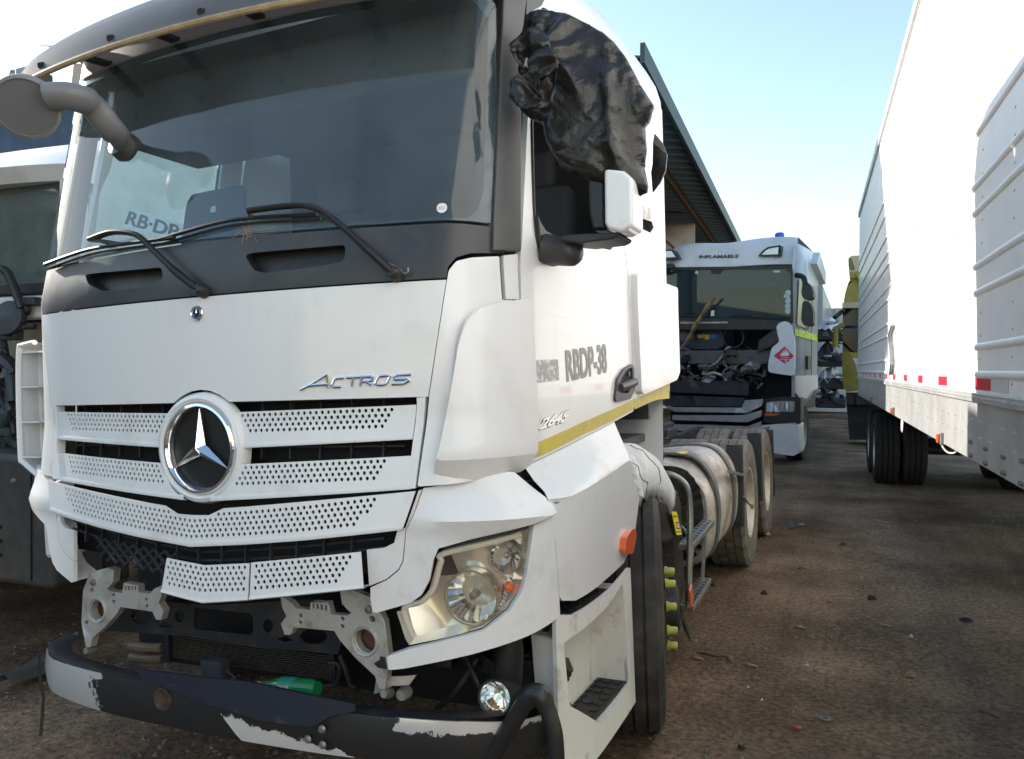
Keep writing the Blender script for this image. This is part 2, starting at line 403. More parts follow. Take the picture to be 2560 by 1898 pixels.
# ---- hood
hood_r=CAB.P('G',(1030,247),(918,970))
arc=[]
ST=CAB.hit(*px('E',1245,1290))       # centre of the big star
SC0=(0.0,ST[1]); RS=.158             # ring outer radius
RB=RS+.032
hb=hood_r[1][1]
for k in range(15):
    a=R(180)-k/14*R(180)
    arc.append((math.cos(a)*(RB+.012),max(hb-.004,SC0[1]+math.sin(a)*(RB+.012))))
arc=[p for p in arc if p[1]>hb]
hs,hz=hood_r[0]; bs,_=hood_r[1]
hpoly=[(-hs,hz),(-bs,hb)]+[(-RB-.06,hb)]+arc+[(RB+.06,hb)]+[(bs,hb),(hs,hz)]
HOOD=panel('hood',hpoly,CAB,-.012,.014,WHITE,TR,bevel=.006,res=.05)
# ---- firewall behind the gaps
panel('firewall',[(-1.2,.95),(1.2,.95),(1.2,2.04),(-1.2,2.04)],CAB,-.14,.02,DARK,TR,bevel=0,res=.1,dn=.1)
# ---- cowl under the windscreen
cw=CAB.P('G',(1030,236),(1042,170),(1090,115),(1180,90),(1300,72))
wb=1.077,2.068
cpoly=[(-hs,hz+.006),(hs,hz+.006)]+[(cw[1][0],cw[1][1]+.004),(cw[2][0],cw[2][1]+.004),(cw[3][0],cw[3][1]+.004),(1.14,cw[4][1]),(1.12,2.066),(0,2.086)]
half=[p for p in cpoly if p[0]>0]
cpoly=half+[(0,2.086)]+[(-s,z) for s,z in reversed(half)]
def grip(zone,pts): return rnd(CAB.P(zone,*pts),.018,5)
gR=grip('E',[(1515,95),(1560,80),(2140,30),(2130,130),(2000,160),(1640,205),(1570,190)])
gL=grip('E',[(525,215),(600,205),(1000,170),(1010,240),(900,290),(640,320),(545,275)])
COWLP=panel('cowl_panel',cpoly,CAB,-.014,.014,COWL,TR,holes=[gR,gL],bevel=.004,res=.05)
for g in (gR,gL):
    c=(sum(p[0] for p in g)/len(g),sum(p[1] for p in g)/len(g))
    panel('grip_recess',g,CAB,-.06,.01,BLACK,COWLP,bevel=0,res=.05)
    m=MB()
    n=len(g)
    for i in range(n):
        a,b=g[i],g[(i+1)%n]
        m.add([CAB.at(*a,-.004),CAB.at(*b,-.004),CAB.at(*b,-.06),CAB.at(*a,-.06)],[(0,1,2,3)])
    m.build('grip_wall',BLACK,COWLP,weld=True)
    top=sorted(g,key=lambda p:-p[1])[:max(4,n//3)]
# ---- windscreen
wtop=2.885
wpoly=[(-1.075,2.078),(0,2.094),(1.075,2.078),(1.085,2.5),(1.068,wtop-.03),(1.03,wtop),(0,wtop+.012),(-1.03,wtop),(-1.068,wtop-.03),(-1.085,2.5)]
WGL=glass('windscreen_glass',(.84,.93,.935),dirt=.13,dirtcol=(.42,.5,.58))  # bluish dust film also paints haze over the pane
WS=panel('windscreen',wpoly,CAB,-.004,.006,WGL,TR,bevel=0,res=.08,dn=.08)
inn=CAB.P('B',(1085,200),(1075,560),(1020,1180),(985,1300),(930,1350))
inr=[(1.045,2.80),(1.05,2.5)]+[(inn[2][0],inn[2][1]),(inn[3][0],inn[3][1]),(inn[4][0]-.01,inn[4][1])]
inner=inr+[(0,inn[4][1]+.016)]+[(-s,z) for s,z in reversed(inr)]+[(-.98,2.855),(0,2.866),(.98,2.855)]
FRIT=mat('black_frit',(.012,.014,.015),.25)
panel('windscreen_border',wpoly,CAB,-.010,.003,FRIT,TR,holes=[dens(inner,.06)],bevel=0,res=.08)
st=CAB.hit(*px('B',755,1288))
STK=mat('sticker_white',(.82,.82,.8),.5)
PRT=mat('print_grey',(.16,.17,.18),.6)
stk=panel('windscreen_sticker',[(st[0]+.0165*math.cos(a*R(15)),st[1]+.0165*math.sin(a*R(15))*(1 if a not in (5,6,7) else .93)) for a in range(24)],CAB,.003,.0008,STK,WS,bevel=0,res=0,dn=0)
for t,dz,w in (('VEHICULO',.0005,.011),('SANITIZADO',-.0055,.012)):
    text_on('sticker_print',t,(lambda f:(lambda u,v,o:f(u,v,o+.0042)))(quadmap(CAB,[(st[0]-w,st[1]+dz),(st[0]+w,st[1]+dz),(st[0]+w,st[1]+dz+.0038),(st[0]-w,st[1]+dz+.0038)])),PRT,stk,thick=.0004)
# ---- pillar trims
pl=CAB.P('B',(1118,0),(1096,600),(1060,1390),(1056,1556),(1226,1560),(1230,640),(1244,150),(1262,0))
prt=[(1.085,3.02),(1.098,2.88),(1.1,2.6)]+[pl[2],pl[3],pl[4],pl[5],(1.2,2.8),(1.21,3.02)]
prt=[(pl[0][0],3.02)]+pl[:1]+pl[1:]+[(pl[7][0],3.02)]
panel('pillar_trim',prt,CAB,-.02,.035,PIL,TR,bevel=.006,res=.05)
panel('pillar_trim',mir(prt),CAB,-.02,.035,PIL,TR,bevel=.006,res=.05)
# black corner above the door
bc=[(pl[7][0]+.004,2.86),(1.30,2.93),(1.36,3.03),(1.34,3.18),(pl[7][0]+.004,3.16)]
panel('roof_corner_trim',bc,CAB,-.01,.02,PIL,TR,bevel=.006)
# ---- front corner panels and wind deflectors
cpn=CAB.P('G',(1034,250),(1044,190),(1090,132),(1180,110),(1356,102),(1372,372),(1440,374),(1496,1392),(1466,1436),(852,1526),(925,965))
dfl=CAB.P('G',(1452,372),(1300,396),(1185,432),(1122,505),(1090,640),(1060,900),(1000,1290),(932,1520),(1466,1434),(1500,1392),(1486,700))
strip=CAB.P('G',(1384,96),(1472,86),(1480,368),(1398,368))
for mm in (0,1):
    g=mir if mm else (lambda p:p)
    panel('corner_panel',g(rnd(cpn,.008)),CAB,-.012,.014,WHITE,TR,bevel=.006,res=.035,dn=.03)
    panel('corner_strip',g(strip),CAB,-.015,.015,WHITE,TR,bevel=.004,res=.03,dn=.03)
    if not mm:
        low=min(z for s,z in dfl); zk=CAB.hit(*px('G',1300,1330))[1]
        s0=min(s for s,z in dfl)
        def dfn(s,z):
            e=min(1,max(0,(s-.86)/.2)); k=.012+.03*e
            return k+(.0 if z>zk else -(zk-z)*.75)
        panel('wind_deflector',rnd(dfl,[.0,.02,.02,.03,.02,.02,.01,.02,.01,.01,.0]),CAB,.002,.022,WHITE,TR,bevel=.007,res=.022,dn=.02,fn=dfn,ang=24)
# left deflector torn open: frame with slats, seen from the front
fx=-1.10
lf=[ph('Q',x,y,1,.19) for x,y in ((238,430),(160,450),(136,480),(132,740),(146,1200),(172,1262),(322,1390))]
m=MB(); m.tube(cr([tuple(p) for p in lf],5),[.014]*31,8,sq=.8); 
m.tube([tuple(p+Vector((.0,.10,0))) for p in lf],.012,8)
for i in range(len(lf)-1):
    a,b=lf[i],lf[i+1]; d=Vector((0,.11,0)); m.add([a,b,b+d,a+d],[(0,1,2,3)])
LD=m.build('wind_deflector',WHITE2,TR)
for y in (500,740,982,1224):
    a=ph('Q',142 if y<1200 else 158,y,1,.19); b=ph('Q',262,y-6,1,.19); m=MB(); m.box(((a+b)/2)+Vector((0,.05,0)),((b-a).length,.1,.007)); m.build('slat',WHITE2,LD)
m=MB(); bk=[p+Vector((.012,.105,0)) for p in lf]; m.add(bk+[Vector((-.95,.28,lf[0].z)),Vector((-.95,.28,lf[-1].z))],[(0,1,2,3,4,5,6,8,7)])
m.build('deflector_back',mat('deflector_inner',(.42,.39,.3),.6,var=.3),LD)
# ---- doors and cab side
dsf=CAB.hit(*px('G',1480,30))[0]+.004
dfb=CAB.P('G',(1486,90),(1492,500),(1506,1000),(1512,1388))
drs=CAB.P('G',(2124,30),(2150,250),(2172,640),(2182,1040))
dre=[(2.20,3.0),(2.205,2.6)]+drs
zb=[CAB.hit(*px('G',1560,1372)),CAB.hit(*px('G',1860,1225)),CAB.hit(*px('G',2182,1060))]
door=[(1.245,3.03),(1.24,2.6),(dfb[0][0],dfb[0][1])]+dfb[1:]+zb+dre[::-1]
win=CAB.P('M',(192,0),(204,560),(218,1000),(240,1240),(290,1420),(385,1500))
wz=win[-1][1]
wz2=CAB.hit(*px('M',720,1262))[1]
winp=[(1.31,2.93),(1.30,2.6)]+win+[(win[-1][0]+.10,wz+.02),(win[-1][0]+.2,wz2-.01),(2.02,wz2+.02),(2.06,2.3),(2.04,2.85),(1.98,2.93)]
WR=mat('window_rubber',(.012,.012,.013),.6)
for mm in (0,1):
    g=mir if mm else (lambda p:p)
    wh=rnd(winp,.03)
    D_=panel('door',g(door),CAB,-.02,.024,WHITE,TR,holes=[g(dens(wh,.05))],bevel=.006,res=.045,dn=.04)
    m=MB(); loop=g(dens(wh,.05)); m.tube([CAB.at(s,z,.002) for s,z in loop]+[CAB.at(*loop[0],.002)],.008,6); m.build('window_seal',WR,D_)
    if mm: panel('window_glass',g(wh),CAB,-.016,.004,glass('side_glass',(.88,.93,.91),dirt=.08),D_,bevel=0,res=.12,dn=.08)
    else: DOOR=D_
# behind the door
rear=[(CAB.hit(*px('D',1436,450))[0]),3.0]
side=[(2.212,3.0),(2.217,2.6)]+[(s+.012,z) for s,z in drs]+CAB.P('G',(2228,1048))+CAB.P('S',(300,1440),(560,1375))
SR=3.03
side=[(2.215,3.05),(2.22,2.6)]+[(s+.010,z) for s,z in drs]+[(2.7,drs[-1][1]+.02),(SR,drs[-1][1]+.06),(SR,1.7),(SR-.02,2.3),(SR-.05,3.05)]
panel('cab_side',side,CAB,-.02,.024,WHITE,TR,bevel=.006,res=.07)
panel('cab_side',mir(side),CAB,-.02,.024,WHITE,TR,bevel=.006,res=.07)
fl=[(2.33,1.965),(SR+.02,1.965),(SR+.035,1.95),(SR+.035,1.50),(SR-.02,1.46),(2.42,1.43),(2.36,1.45)]
flap=CAB.P('S',(258,440),(262,425))
ft=CAB.hit(*px('S',262,422)); fb=CAB.hit(*px('S',300,1465)); fr=CAB.hit(*px('S',585,1000))
fl=[(ft[0],ft[1]),(SR+.03,ft[1]-.0),(SR+.04,ft[1]-.02),(SR+.04,fb[1]+.1),(SR-.03,fb[1]+.06),(fb[0]+.05,fb[1]),(fb[0],fb[1]+.015)]
FLAP=panel('storage_flap',rnd(fl,.02),CAB,.004,.028,WHITE,TR,bevel=.008,res=.06,fn=lambda s,z:.02*max(0,(s-2.4)/.6))
# roof side, roof, back wall
def roofz(y): return 3.30+.22*min(1,max(0,(y-.3)/1.2))
rows=[]
N=24
for j in range(13):
    t=j/12; row=[]
    for i in range(-N,N+1):
        u=i/N
        base=CAB.at(u*(SR-.05),2.98,.004)
        # pull the section in towards the centre as it rises
        k=math.sin(t*math.pi/2); h=1-math.cos(t*math.pi/2)
        sx=1-.985*h**1.15; 
        y0=base.y; yc=1.25
        yy=y0+(yc-y0)*h*.9
        z=2.98+(roofz(base.y)-2.98)*k**.8
        row.append(Vector((base.x*sx,yy,z)))
    rows.append(row)
m=MB(); m.grid(rows); m.build('roof',WHITE,TR,ang=60,weld=True)
m=MB(); b0=[CAB.at(SR-.06,z,-.02) for z in (1.0,1.5,2.2,3.0)]; m.grid([[p for p in b0],[Vector((-p.x,p.y,p.z)) for p in b0]]); 
m.box((0,b0[0].y,3.1),(1.6,.03,.6)); m.build('back_wall',WHITE,TR)
# roof front over the windscreen: dark header, visor with brackets
hd=[(-1.06,wtop+.006),(1.06,wtop+.006),(1.04,3.02),(-1.04,3.02)]
panel('roof_header',hd,CAB,-.02,.02,mat('header_grey',(.35,.34,.33),.45,var=.2),TR,bevel=.004,res=.08)
VIS=bpy.data.materials.new('smoked_visor'); VIS.use_nodes=True
nt=VIS.node_tree; nt.nodes.clear(); o_=nt.nodes.new('ShaderNodeOutputMaterial'); t1=nt.nodes.new('ShaderNodeBsdfTranslucent'); t1.inputs[0].default_value=(.45,.43,.4,1)
t2=nt.nodes.new('ShaderNodeBsdfPrincipled'); t2.inputs['Base Color'].default_value=(.2,.2,.2,1); t2.inputs['Roughness'].default_value=.25
mx=nt.nodes.new('ShaderNodeMixShader'); mx.inputs[0].default_value=.45; nt.links.new(t1.outputs[0],mx.inputs[1]); nt.links.new(t2.outputs[0],mx.inputs[2]); nt.links.new(mx.outputs[0],o_.inputs[0])
rows=[]
for zz,of in ((2.80,.235),(2.86,.225),(2.94,.19),(3.02,.13),(3.07,.06)):
    rows.append([CAB.at(-1.02+2.04*i/40,zz-.012*abs(-1+i/20)**2,of) for i in range(41)])
back=[[p+Vector((0,.006,.004)) for p in r] for r in rows]
m=MB(); m.grid(rows); m.grid([r[::-1] for r in back]); m.grid([rows[0],back[0]]); m.grid([back[-1],rows[-1]])
VISO=m.build('sun_visor',VIS,TR,weld=True,ang=50)
m=MB(); m.tube([p+Vector((0,0,-.004)) for p in rows[0]],.011,8,sq=1.1); m.build('visor_edge_strip',mat('tan_strip',(.42,.30,.16),.6,var=.4,vscale=20),VISO)
for s in (-.72,-.3,.12,.55,.9):
    m=MB(); a=CAB.at(s,2.90,.0); b=CAB.at(s,2.89,.20); c=CAB.at(s+.03,3.0,.12)
    m.prism([(0,0),(.05,0),(.05,.012),(0,.012)],a,Vector((1,0,0)),Vector((0,0,1)),b-a)
    m.build('visor_bracket',BLACK,VISO)
    m=MB(); q=CAB.at(s-.02,2.835,.225); m.lathe([(0,-.01),(.013,-.01),(.015,0),(.013,.012),(0,.012)],q,(0,-1,-.4),14); m.build('bracket_knob',BLACK,VISO)
# end bracket at the passenger side
m=MB(); e=CAB.at(-.95,2.86,.16); m.box(e,(.07,.12,.1)); m.tube([e,e+Vector((-.06,-.03,.03)),e+Vector((-.09,-.03,.05))],[.02,.014,.02],8); m.tube([e+Vector((-.03,0,-.05)),e+Vector((.06,.05,-.11))],.014,8); m.build('visor_end_bracket',GREY,VISO,bevel=.01)
# ---- grille: upper module
def bar_right(zone_top,zone_bot): pass
def holes_in(poly_test,s0,s1,z0,z1,ps,pz,r,zf=lambda s:0,n=8,margin=.004):
    hs=[];hc=[]; j=0; z=z0
    while z>=z1-1e-6:
        s=s0+(ps/2 if j%2 else 0)
        while s<=s1+1e-6:
            c=(s,z+zf(s))
            if all(poly_test((c[0]+math.cos(a)*(r+margin),c[1]+math.sin(a)*(r+margin))) for a in (0,1.05,2.1,3.14,4.2,5.24)):
                hs.append([(c[0]+math.cos(2*math.pi*k/n)*r,c[1]+math.sin(2*math.pi*k/n)*r*1.08) for k in range(n)]); hc.append((c[0],c[1],r*1.02))
            s+=ps
        z-=pz; j+=1
    return hs,hc
def rows_from(zf,n,x0,x1,ps,pz,r,ok,up=-1,nn=8,edge=.012):
    """staggered rows of holes that follow the curve zf(x)"""
    hs=[];hc=[]
    for j in range(n):
        k0=int(math.floor(x0/ps))-1; k1=int(math.ceil(x1/ps))+1
        for k in range(k0,k1+1):
            x=k*ps+(ps/2 if j%2 else 0); z=zf(x)+up*(edge+j*pz)
            if x<x0 or x>x1 or not ok(x,z,j): continue
            hs.append([(x+math.cos(2*math.pi*q/nn)*r,z+math.sin(2*math.pi*q/nn)*r*1.1) for q in range(nn)]); hc.append((x,z,r*1.02))
    return hs,hc
# right-hand outline points, mirrored for the left
b1t=CAB.P('G',(845,1020))[0]; b1b=CAB.P('G',(822,1228))[0]; b1ti=CAB.P('E',(1515,1066))[0]; b1bi=CAB.P('E',(1530,1282))[0]
b2t=CAB.P('G',(808,1336))[0]; b2b=CAB.P('G',(838,1536))[0]; b2ti=CAB.P('E',(1585,1390))[0]; b2bi=CAB.P('E',(1400,1622))[0]
fr_o=CAB.P('G',(903,972),(838,1538)); fr_i=CAB.P('G',(848,976),(800,1340))
GR=panel('grille_frame',[fr_i[0],fr_o[0],fr_o[1],(fr_o[1][0]-.05,fr_o[1][1]+.004),(b2t[0]+.003,b2t[1]),(b1b[0]+.003,b1b[1]),(b1t[0]+.003,b1t[1])],CAB,-.03,.034,WHITE2,TR,bevel=.004,res=.03,dn=.03)
panel('grille_frame',mir([fr_i[0],fr_o[0],fr_o[1],(fr_o[1][0]-.05,fr_o[1][1]+.004),(b2t[0]+.003,b2t[1]),(b1b[0]+.003,b1b[1]),(b1t[0]+.003,b1t[1])]),CAB,-.03,.034,WHITE2,TR,bevel=.004,res=.03,dn=.03)
PS,PZ,HR=.0222,.0172,.0060
def ringcut(poly,inner_top,inner_bot,r):
    """right bar polygon whose inner end follows the star ring"""
    zs=[inner_bot+(inner_top-inner_bot)*k/8 for k in range(9)]
    return [(math.sqrt(max(.0001,r*r-(z-SC0[1])**2)) if abs(z-SC0[1])<r else .001,z) for z in zs]
def make_bar(name,top_o,bot_o,top_i,bot_i,lip,par,off,srow_end):
    inn=ringcut(None,top_i,bot_i,RB-.006)
    poly=[bot_o,top_o]+inn[::-1]
    for g in (0,1):
        P=poly if not g else mir(poly)
        sgn=-1 if g else 1
        zt=lambda x:top_i+(top_o[1]-top_i)*min(1.2,max(0,(abs(x)-inn[-1][0])/(top_o[0]-inn[-1][0])))
        ok=lambda x,z,j:math.hypot(x,z-SC0[1])>RB+.012 and abs(x)<srow_end-j*PZ*.75
        hs,hc=rows_from(zt,4,0.02 if not g else -srow_end,srow_end if not g else -.02,PS,PZ,HR,ok)
        panel(name,P,CAB,off-.004,.005,WHITE2,par,holes=hs,hc=hc,bevel=0,res=0,dn=.05)
        # turned lip along the lower edge
        m=MB(); a=(sgn*inn[0][0],bot_i); b=(sgn*bot_o[0],bot_o[1]); n=14; rows=[]
        for k in range(n+1):
            s=a[0]+(b[0]-a[0])*k/n; z=a[1]+(b[1]-a[1])*k/n
            rows.append([CAB.at(s,z+.014,off+.0012),CAB.at(s,z+.002,off+.004),CAB.at(s,z-.003,off+.002),CAB.at(s,z-.005,off-.03)])
        m.grid(rows); m.build('grille_lip',WHITE2,par,ang=50)
make_bar('grille_bar',b1t,b1b,b1ti[1],b1bi[1],.020,GR,.0,CAB.hit(*px('G',712,1040))[0])
make_bar('grille_bar',b2t,(b2b[0]-.012,b2b[1]),b2ti[1],b2bi[1]+.004,.022,GR,.0,CAB.hit(*px('G',680,1360))[0])
# dark ribs in the slots
for zz in (b1t[1]+.022,(b1b[1]+b2t[1])/2):
    for s in [k*.115 for k in range(-6,7)]:
        if abs(s)<.2: continue
        m=MB(); m.bar(CAB.at(s,zz-.04,-.05),CAB.at(s,zz+.04,-.05),.006,.02); m.build('grille_rib',STEEL,GR)
    m=MB(); m.tube([CAB.at(-.76+1.52*k/20,zz,-.055) for k in range(21)],.006,6); m.build('grille_rib',STEEL,GR)
# ---- the star
sc=CAB.at(0,SC0[1],.0)
nY=Vector((0,-1,0))
m=MB(); prof=[(RS-.03,-.03),(RS-.024,.012),(RS-.012,.022),(RS,.018),(RS+.002,.0),(RS,-.03)]
ES=sc+Vector((0,.006,0))
EMB=MB().lathe([(RS-.002,-.02),(RS+.004,.01),(RS+.014,.017),(RS+.026,.012),(RS+.034,-.004),(RS+.036,-.03)],ES,nY,72).build('emblem_surround',WHITE2,TR)
MB().lathe([(RS-.022,-.01),(RS-.02,.010),(RS-.012,.020),(RS-.004,.018),(RS+.003,.006)],ES,nY,72).build('emblem_ring',CHROME,EMB)
MESHM=mat('emblem_mesh',(.012,.012,.012),.4)
nt=MESHM.node_tree; b=nt.nodes['Principled BSDF']; tc=nt.nodes.new('ShaderNodeTexCoord'); vo=nt.nodes.new('ShaderNodeTexVoronoi'); vo.inputs['Scale'].default_value=170; vo.inputs['Randomness'].default_value=0
nt.links.new(tc.outputs['Object'],vo.inputs['Vector']); rp=nt.nodes.new('ShaderNodeValToRGB'); rp.color_ramp.elements[0].position=.35; rp.color_ramp.elements[0].color=(.004,.004,.004,1); rp.color_ramp.elements[1].position=.5; rp.color_ramp.elements[1].color=(.022,.024,.024,1)
nt.links.new(vo.outputs['Distance'],rp.inputs['Fac']); nt.links.new(rp.outputs['Color'],b.inputs['Base Color'])
MB().lathe([(0,-.012),(RS-.015,-.012)],ES,nY,48).build('emblem_back',MESHM,EMB)
def star(o,r,w,h,m_,par,name='star'):
    """three pointed star with raised ridges"""
    m=MB(); pts=[]
    X,Z=Vector((1,0,0)),Vector((0,0,1))
    for k in range(3):
        a=R(90)+k*R(120); pts.append(o+X*math.cos(a)*r+Z*math.sin(a)*r)
        a+=R(60); pts.append(o+X*math.cos(a)*w+Z*math.sin(a)*w)
    top=o+nY*h
    m.add(pts+[top],[(i,(i+1)%6,6) for i in range(6)]); m.add([p-nY*.004 for p in pts],[tuple(range(6))])
    return m.build(name,m_,par,ang=1)
star(ES+nY*.004,RS-.018,.026,.024,CHROME,EMB)
# ---- small badge on the hood
bp=CAB.hit(*px('E',1223,455)); bo=CAB.at(0,bp[1],.004); br=.026
BDG=MB().lathe([(0,.0),(br,.0),(br+.001,.003),(br-.0015,.006),(br-.004,.004)],bo,nY,40).build('hood_badge',CHROME,TR)
MB().lathe([(0,.004),(br-.003,.004)],bo,nY,32).build('badge_field',mat('badge_blue',(.012,.016,.028),.25,coat=.5),BDG)
MB().lathe([(br*.62,.004),(br*.64,.0056),(br*.7,.0056),(br*.72,.004)],bo,nY,32).build('badge_ring',CHROME,BDG)
star(bo+nY*.0045,br*.6,br*.11,.003,CHROME,BDG,'badge_star')
def arc_text(txt,a0,a1,flip,rr=.83,hh=.2):
    for i,ch in enumerate(txt):
        if ch==' ': continue
        a=a0+(a1-a0)*(i+.5)/len(txt)
        def fn(u,v,off,a=a):
            x=(u-.5)*br*.16; y=(v-.5)*br*hh
            rad=br*rr+(y if not flip else -y); ang=a-(x/(br*rr) if not flip else -x/(br*rr))
            return bo+Vector((math.cos(ang)*rad,-.0045-off,math.sin(ang)*rad))
        text_on('badge_letter',ch,fn,CHROME,BDG,thick=.0006)
arc_text('MERCEDES',R(160),R(20),False); arc_text('BENZ',R(230),R(310),True)
# ---- chrome lettering, built from strokes
def strokes(name,lines,fn,wd,th,m_,par):
    """lines: polylines in letter space (x,y in 0..1 of height), mapped by fn(x,y,off)"""
    m=MB()
    for pl,w in lines:
        L=[];Rr=[]
        for i,p in enumerate(pl):
            p=Vector(p); a=Vector(pl[max(0,i-1)]); b=Vector(pl[min(len(pl)-1,i+1)])
            t=(b-a).normalized(); nn=Vector((-t.y,t.x))
            k=1.
            if 0<i<len(pl)-1:
                t1=(p-a).normalized(); t2=(b-p).normalized(); k=1/max(.55,math.sqrt(max(0.01,(1+t1.dot(t2))/2)))
            L.append(p+nn*w*.5*k); Rr.append(p-nn*w*.5*k)
        n=len(pl)
        top=[fn(q.x,q.y,th*.75) for q in L]+[fn(q.x,q.y,th*.75) for q in Rr]; mid=[fn(Vector(p).x,Vector(p).y,th) for p in pl]
        bot=[fn(q.x,q.y,0) for q in L]+[fn(q.x,q.y,0) for q in Rr]
        V=top+mid+bot; F=[]
        for i in range(n-1):
            F+=[(i,2*n+i,2*n+i+1,i+1),(2*n+i,n+i,n+i+1,2*n+i+1),(i,i+1,3*n+i+1,3*n+i),(n+i+1,n+i,4*n+i,4*n+i+1)]
        for e in (0,n-1): F+=[(e,3*n+e,4*n+e,n+e,2*n+e)]
        m.add(V,F)
    return m.build(name,m_,par,ang=20)
c0=CAB.P('G',(135,925),(815,892),(822,822),(200,848))
def amap(x,y,off):
    # x: 0..1 along the word, y: 0..1 letter height; letters lean
    b0=Vector(c0[0]); b1=Vector(c0[1]); t1=Vector(c0[2])
    base=b0.lerp(b1,x); upv=(t1-b1); 
    q=base+upv*y
    return CAB.at(q.x,q.y,off+.002)
W_=.022
letters=[ # italic A with a long foot, then C T R O S
 [((.0,-.02),(.10,.45),(.235,1.22),(.25,1.22),(.262,.0)),1],[((.06,.30),(.17,.36),(.27,.36)),1],
]
def box_letter(x0,x1,kind):
    y0,y1=.08,.86; s=.018
    r=.02
    if kind=='C': return [[(x1,y1),(x0+r+s,y1),(x0+s,y1-.12),(x0,y0+.12),(x0+r,y0),(x1-s,y0)]]
    if kind=='T': return [[(x0,y1),(x1+s,y1)],[((x0+x1)/2+s*.6,y1),((x0+x1)/2,y0)]]
    if kind=='R': return [[(x0,y0),(x0+s,y1),(x1-r,y1),(x1,y1-.12),(x1-.004,.52),(x1-r-.01,.44),(x0+.01,.44)],[(x0+.05,.44),(x1,y0)]]
    if kind=='O': return [[(x0+r,y0),(x0,y0+.14),(x0+s,y1-.12),(x0+r+s,y1),(x1-r,y1),(x1+s*.6,y1-.12),(x1-s*.4,y0+.14),(x1-r-s*.4,y0),(x0+r,y0)]]
    if kind=='S': return [[(x1+s,y1),(x0+r+s,y1),(x0+s,y1-.14),(x0+r,.5),(x1-r,.46),(x1,.34),(x1-r-s,y0),(x0,y0)]]
    return []
def seg_fn(x,y,off): return amap(x,y,off)
lines=[]
def asp(pl): # stroke widths are in height units: stretch x so that widths are even
    return [(p[0]*AR,p[1]) for p in pl]
AR=(Vector(c0[1])-Vector(c0[0])).length/(Vector(c0[2])-Vector(c0[1])).length
for pl,_ in letters: lines.append((asp(pl),.27))
for k,(a,b) in zip('CTROS',((.295,.40),(.425,.535),(.555,.66),(.69,.80),(.835,.975))):
    for pl in box_letter(a,b,k): lines.append((asp(pl),.25))
strokes('model_lettering',lines,lambda x,y,o:amap(x/AR,y,o),.2,.008,CHROME,HOOD)
# ---- lower grille: bar 3 with a dip under the star
LB=CAB
o3t=CAB.hit(*px('R',575,62)); o3b=CAB.hit(*px('R',500,282)); v3=CAB.hit(*px('L',1225,388)); t3=CAB.hit(*px('L',1440,160)); t3=(t3[0],t3[1])
d3=CAB.hit(*px('L',1245,208))
vz=v3[1]
h3=[(.0,vz),(.22,vz+(o3b[1]-vz)*.22),(.45,vz+(o3b[1]-vz)*.5),(o3b[0],o3b[1]),(o3t[0],o3t[1]),(.20,t3[1]+.002),(.13,t3[1]-.004),(.07,d3[1]+.002),(0,d3[1])]
p3=h3+[(-s,z) for s,z in reversed(h3[1:-1])]
def ln(x,pts):
    for (a,za),(b,zb) in zip(pts,pts[1:]):
        if a<=x<=b: return za+(zb-za)*(x-a)/(b-a)
    return pts[-1][1]
zb3=lambda x:ln(abs(x),h3[:4]); zt3=lambda x:ln(abs(x),[h3[8],h3[7],h3[6],h3[5],h3[4]])
end3=CAB.hit(*px('R',345,120))[0]
def test3(q):
    x=abs(q[0]); return inside(q,p3) and q[1]>zb3(x)+.022 and q[1]<zt3(x)-.005 and x<end3-(zt3(x)-q[1])*.5
hs_,hc_=rows_from(zb3,6,-end3,end3,PS,PZ,HR,lambda x,z,j:z<zt3(x)-.010 and abs(x)<end3-(max(0,zt3(x)-z-.012))*.75,up=1,edge=.030)
G3=panel('lower_grille_bar',p3,CAB,.012,.005,WHITE2,TR,holes=hs_,hc=hc_,bevel=0,res=0,dn=.04)
m=MB(); rows=[]
for k in range(-24,25):
    x=o3b[0]*k/24; z=zb3(x); rows.append([CAB.at(x,z+.015,.018),CAB.at(x,z+.002,.021),CAB.at(x,z-.004,.018),CAB.at(x,z-.006,-.03)])
m.grid(rows); m.build('grille_lip',WHITE2,G3,ang=50)
# ---- bar 4: two pieces remain, the third is gone
c4=CAB.P('L',(1035,450),(1250,492),(1515,480),(1507,695),(1243,712),(1002,650))
r4=CAB.P('L',(1527,476))+CAB.P('R',(268,412),(284,624))+CAB.P('L',(1517,692))
def perf(name,poly,toplist,botlist,par,off,slant=0,extra=None):
    def zt(x): return ln(x,toplist)
    def zb(x): return ln(x,botlist)
    xa=min(p[0] for p in poly); xb=max(p[0] for p in poly)
    hs,hc=rows_from(lambda x:zt(min(max(x,toplist[0][0]),toplist[-1][0])),5,xa+.014,xb-.012,PS,PZ,HR,lambda x,z,j:inside((x-.011,z),poly) and inside((x+.011,z),poly) and z>zb(min(max(x,botlist[0][0]),botlist[-1][0]))+.026 and (extra is None or extra((x,z))))
    return panel(name,poly,CAB,off,.005,WHITE2,par,holes=hs,hc=hc,bevel=0,res=0,dn=.04)
srt=lambda l:sorted(l,key=lambda p:p[0])
G4=perf('lower_grille_piece',c4,srt([c4[0],c4[1],c4[2]]),srt([c4[5],c4[4],c4[3]]),TR,.03)
xe=CAB.hit(*px('R',225,440))[0]
G5=perf('lower_grille_piece',r4,srt([r4[0],r4[1]]),srt([r4[3],r4[2]]),TR,.03,extra=lambda q:q[0]<xe-(r4[1][1]-q[1])*.5)
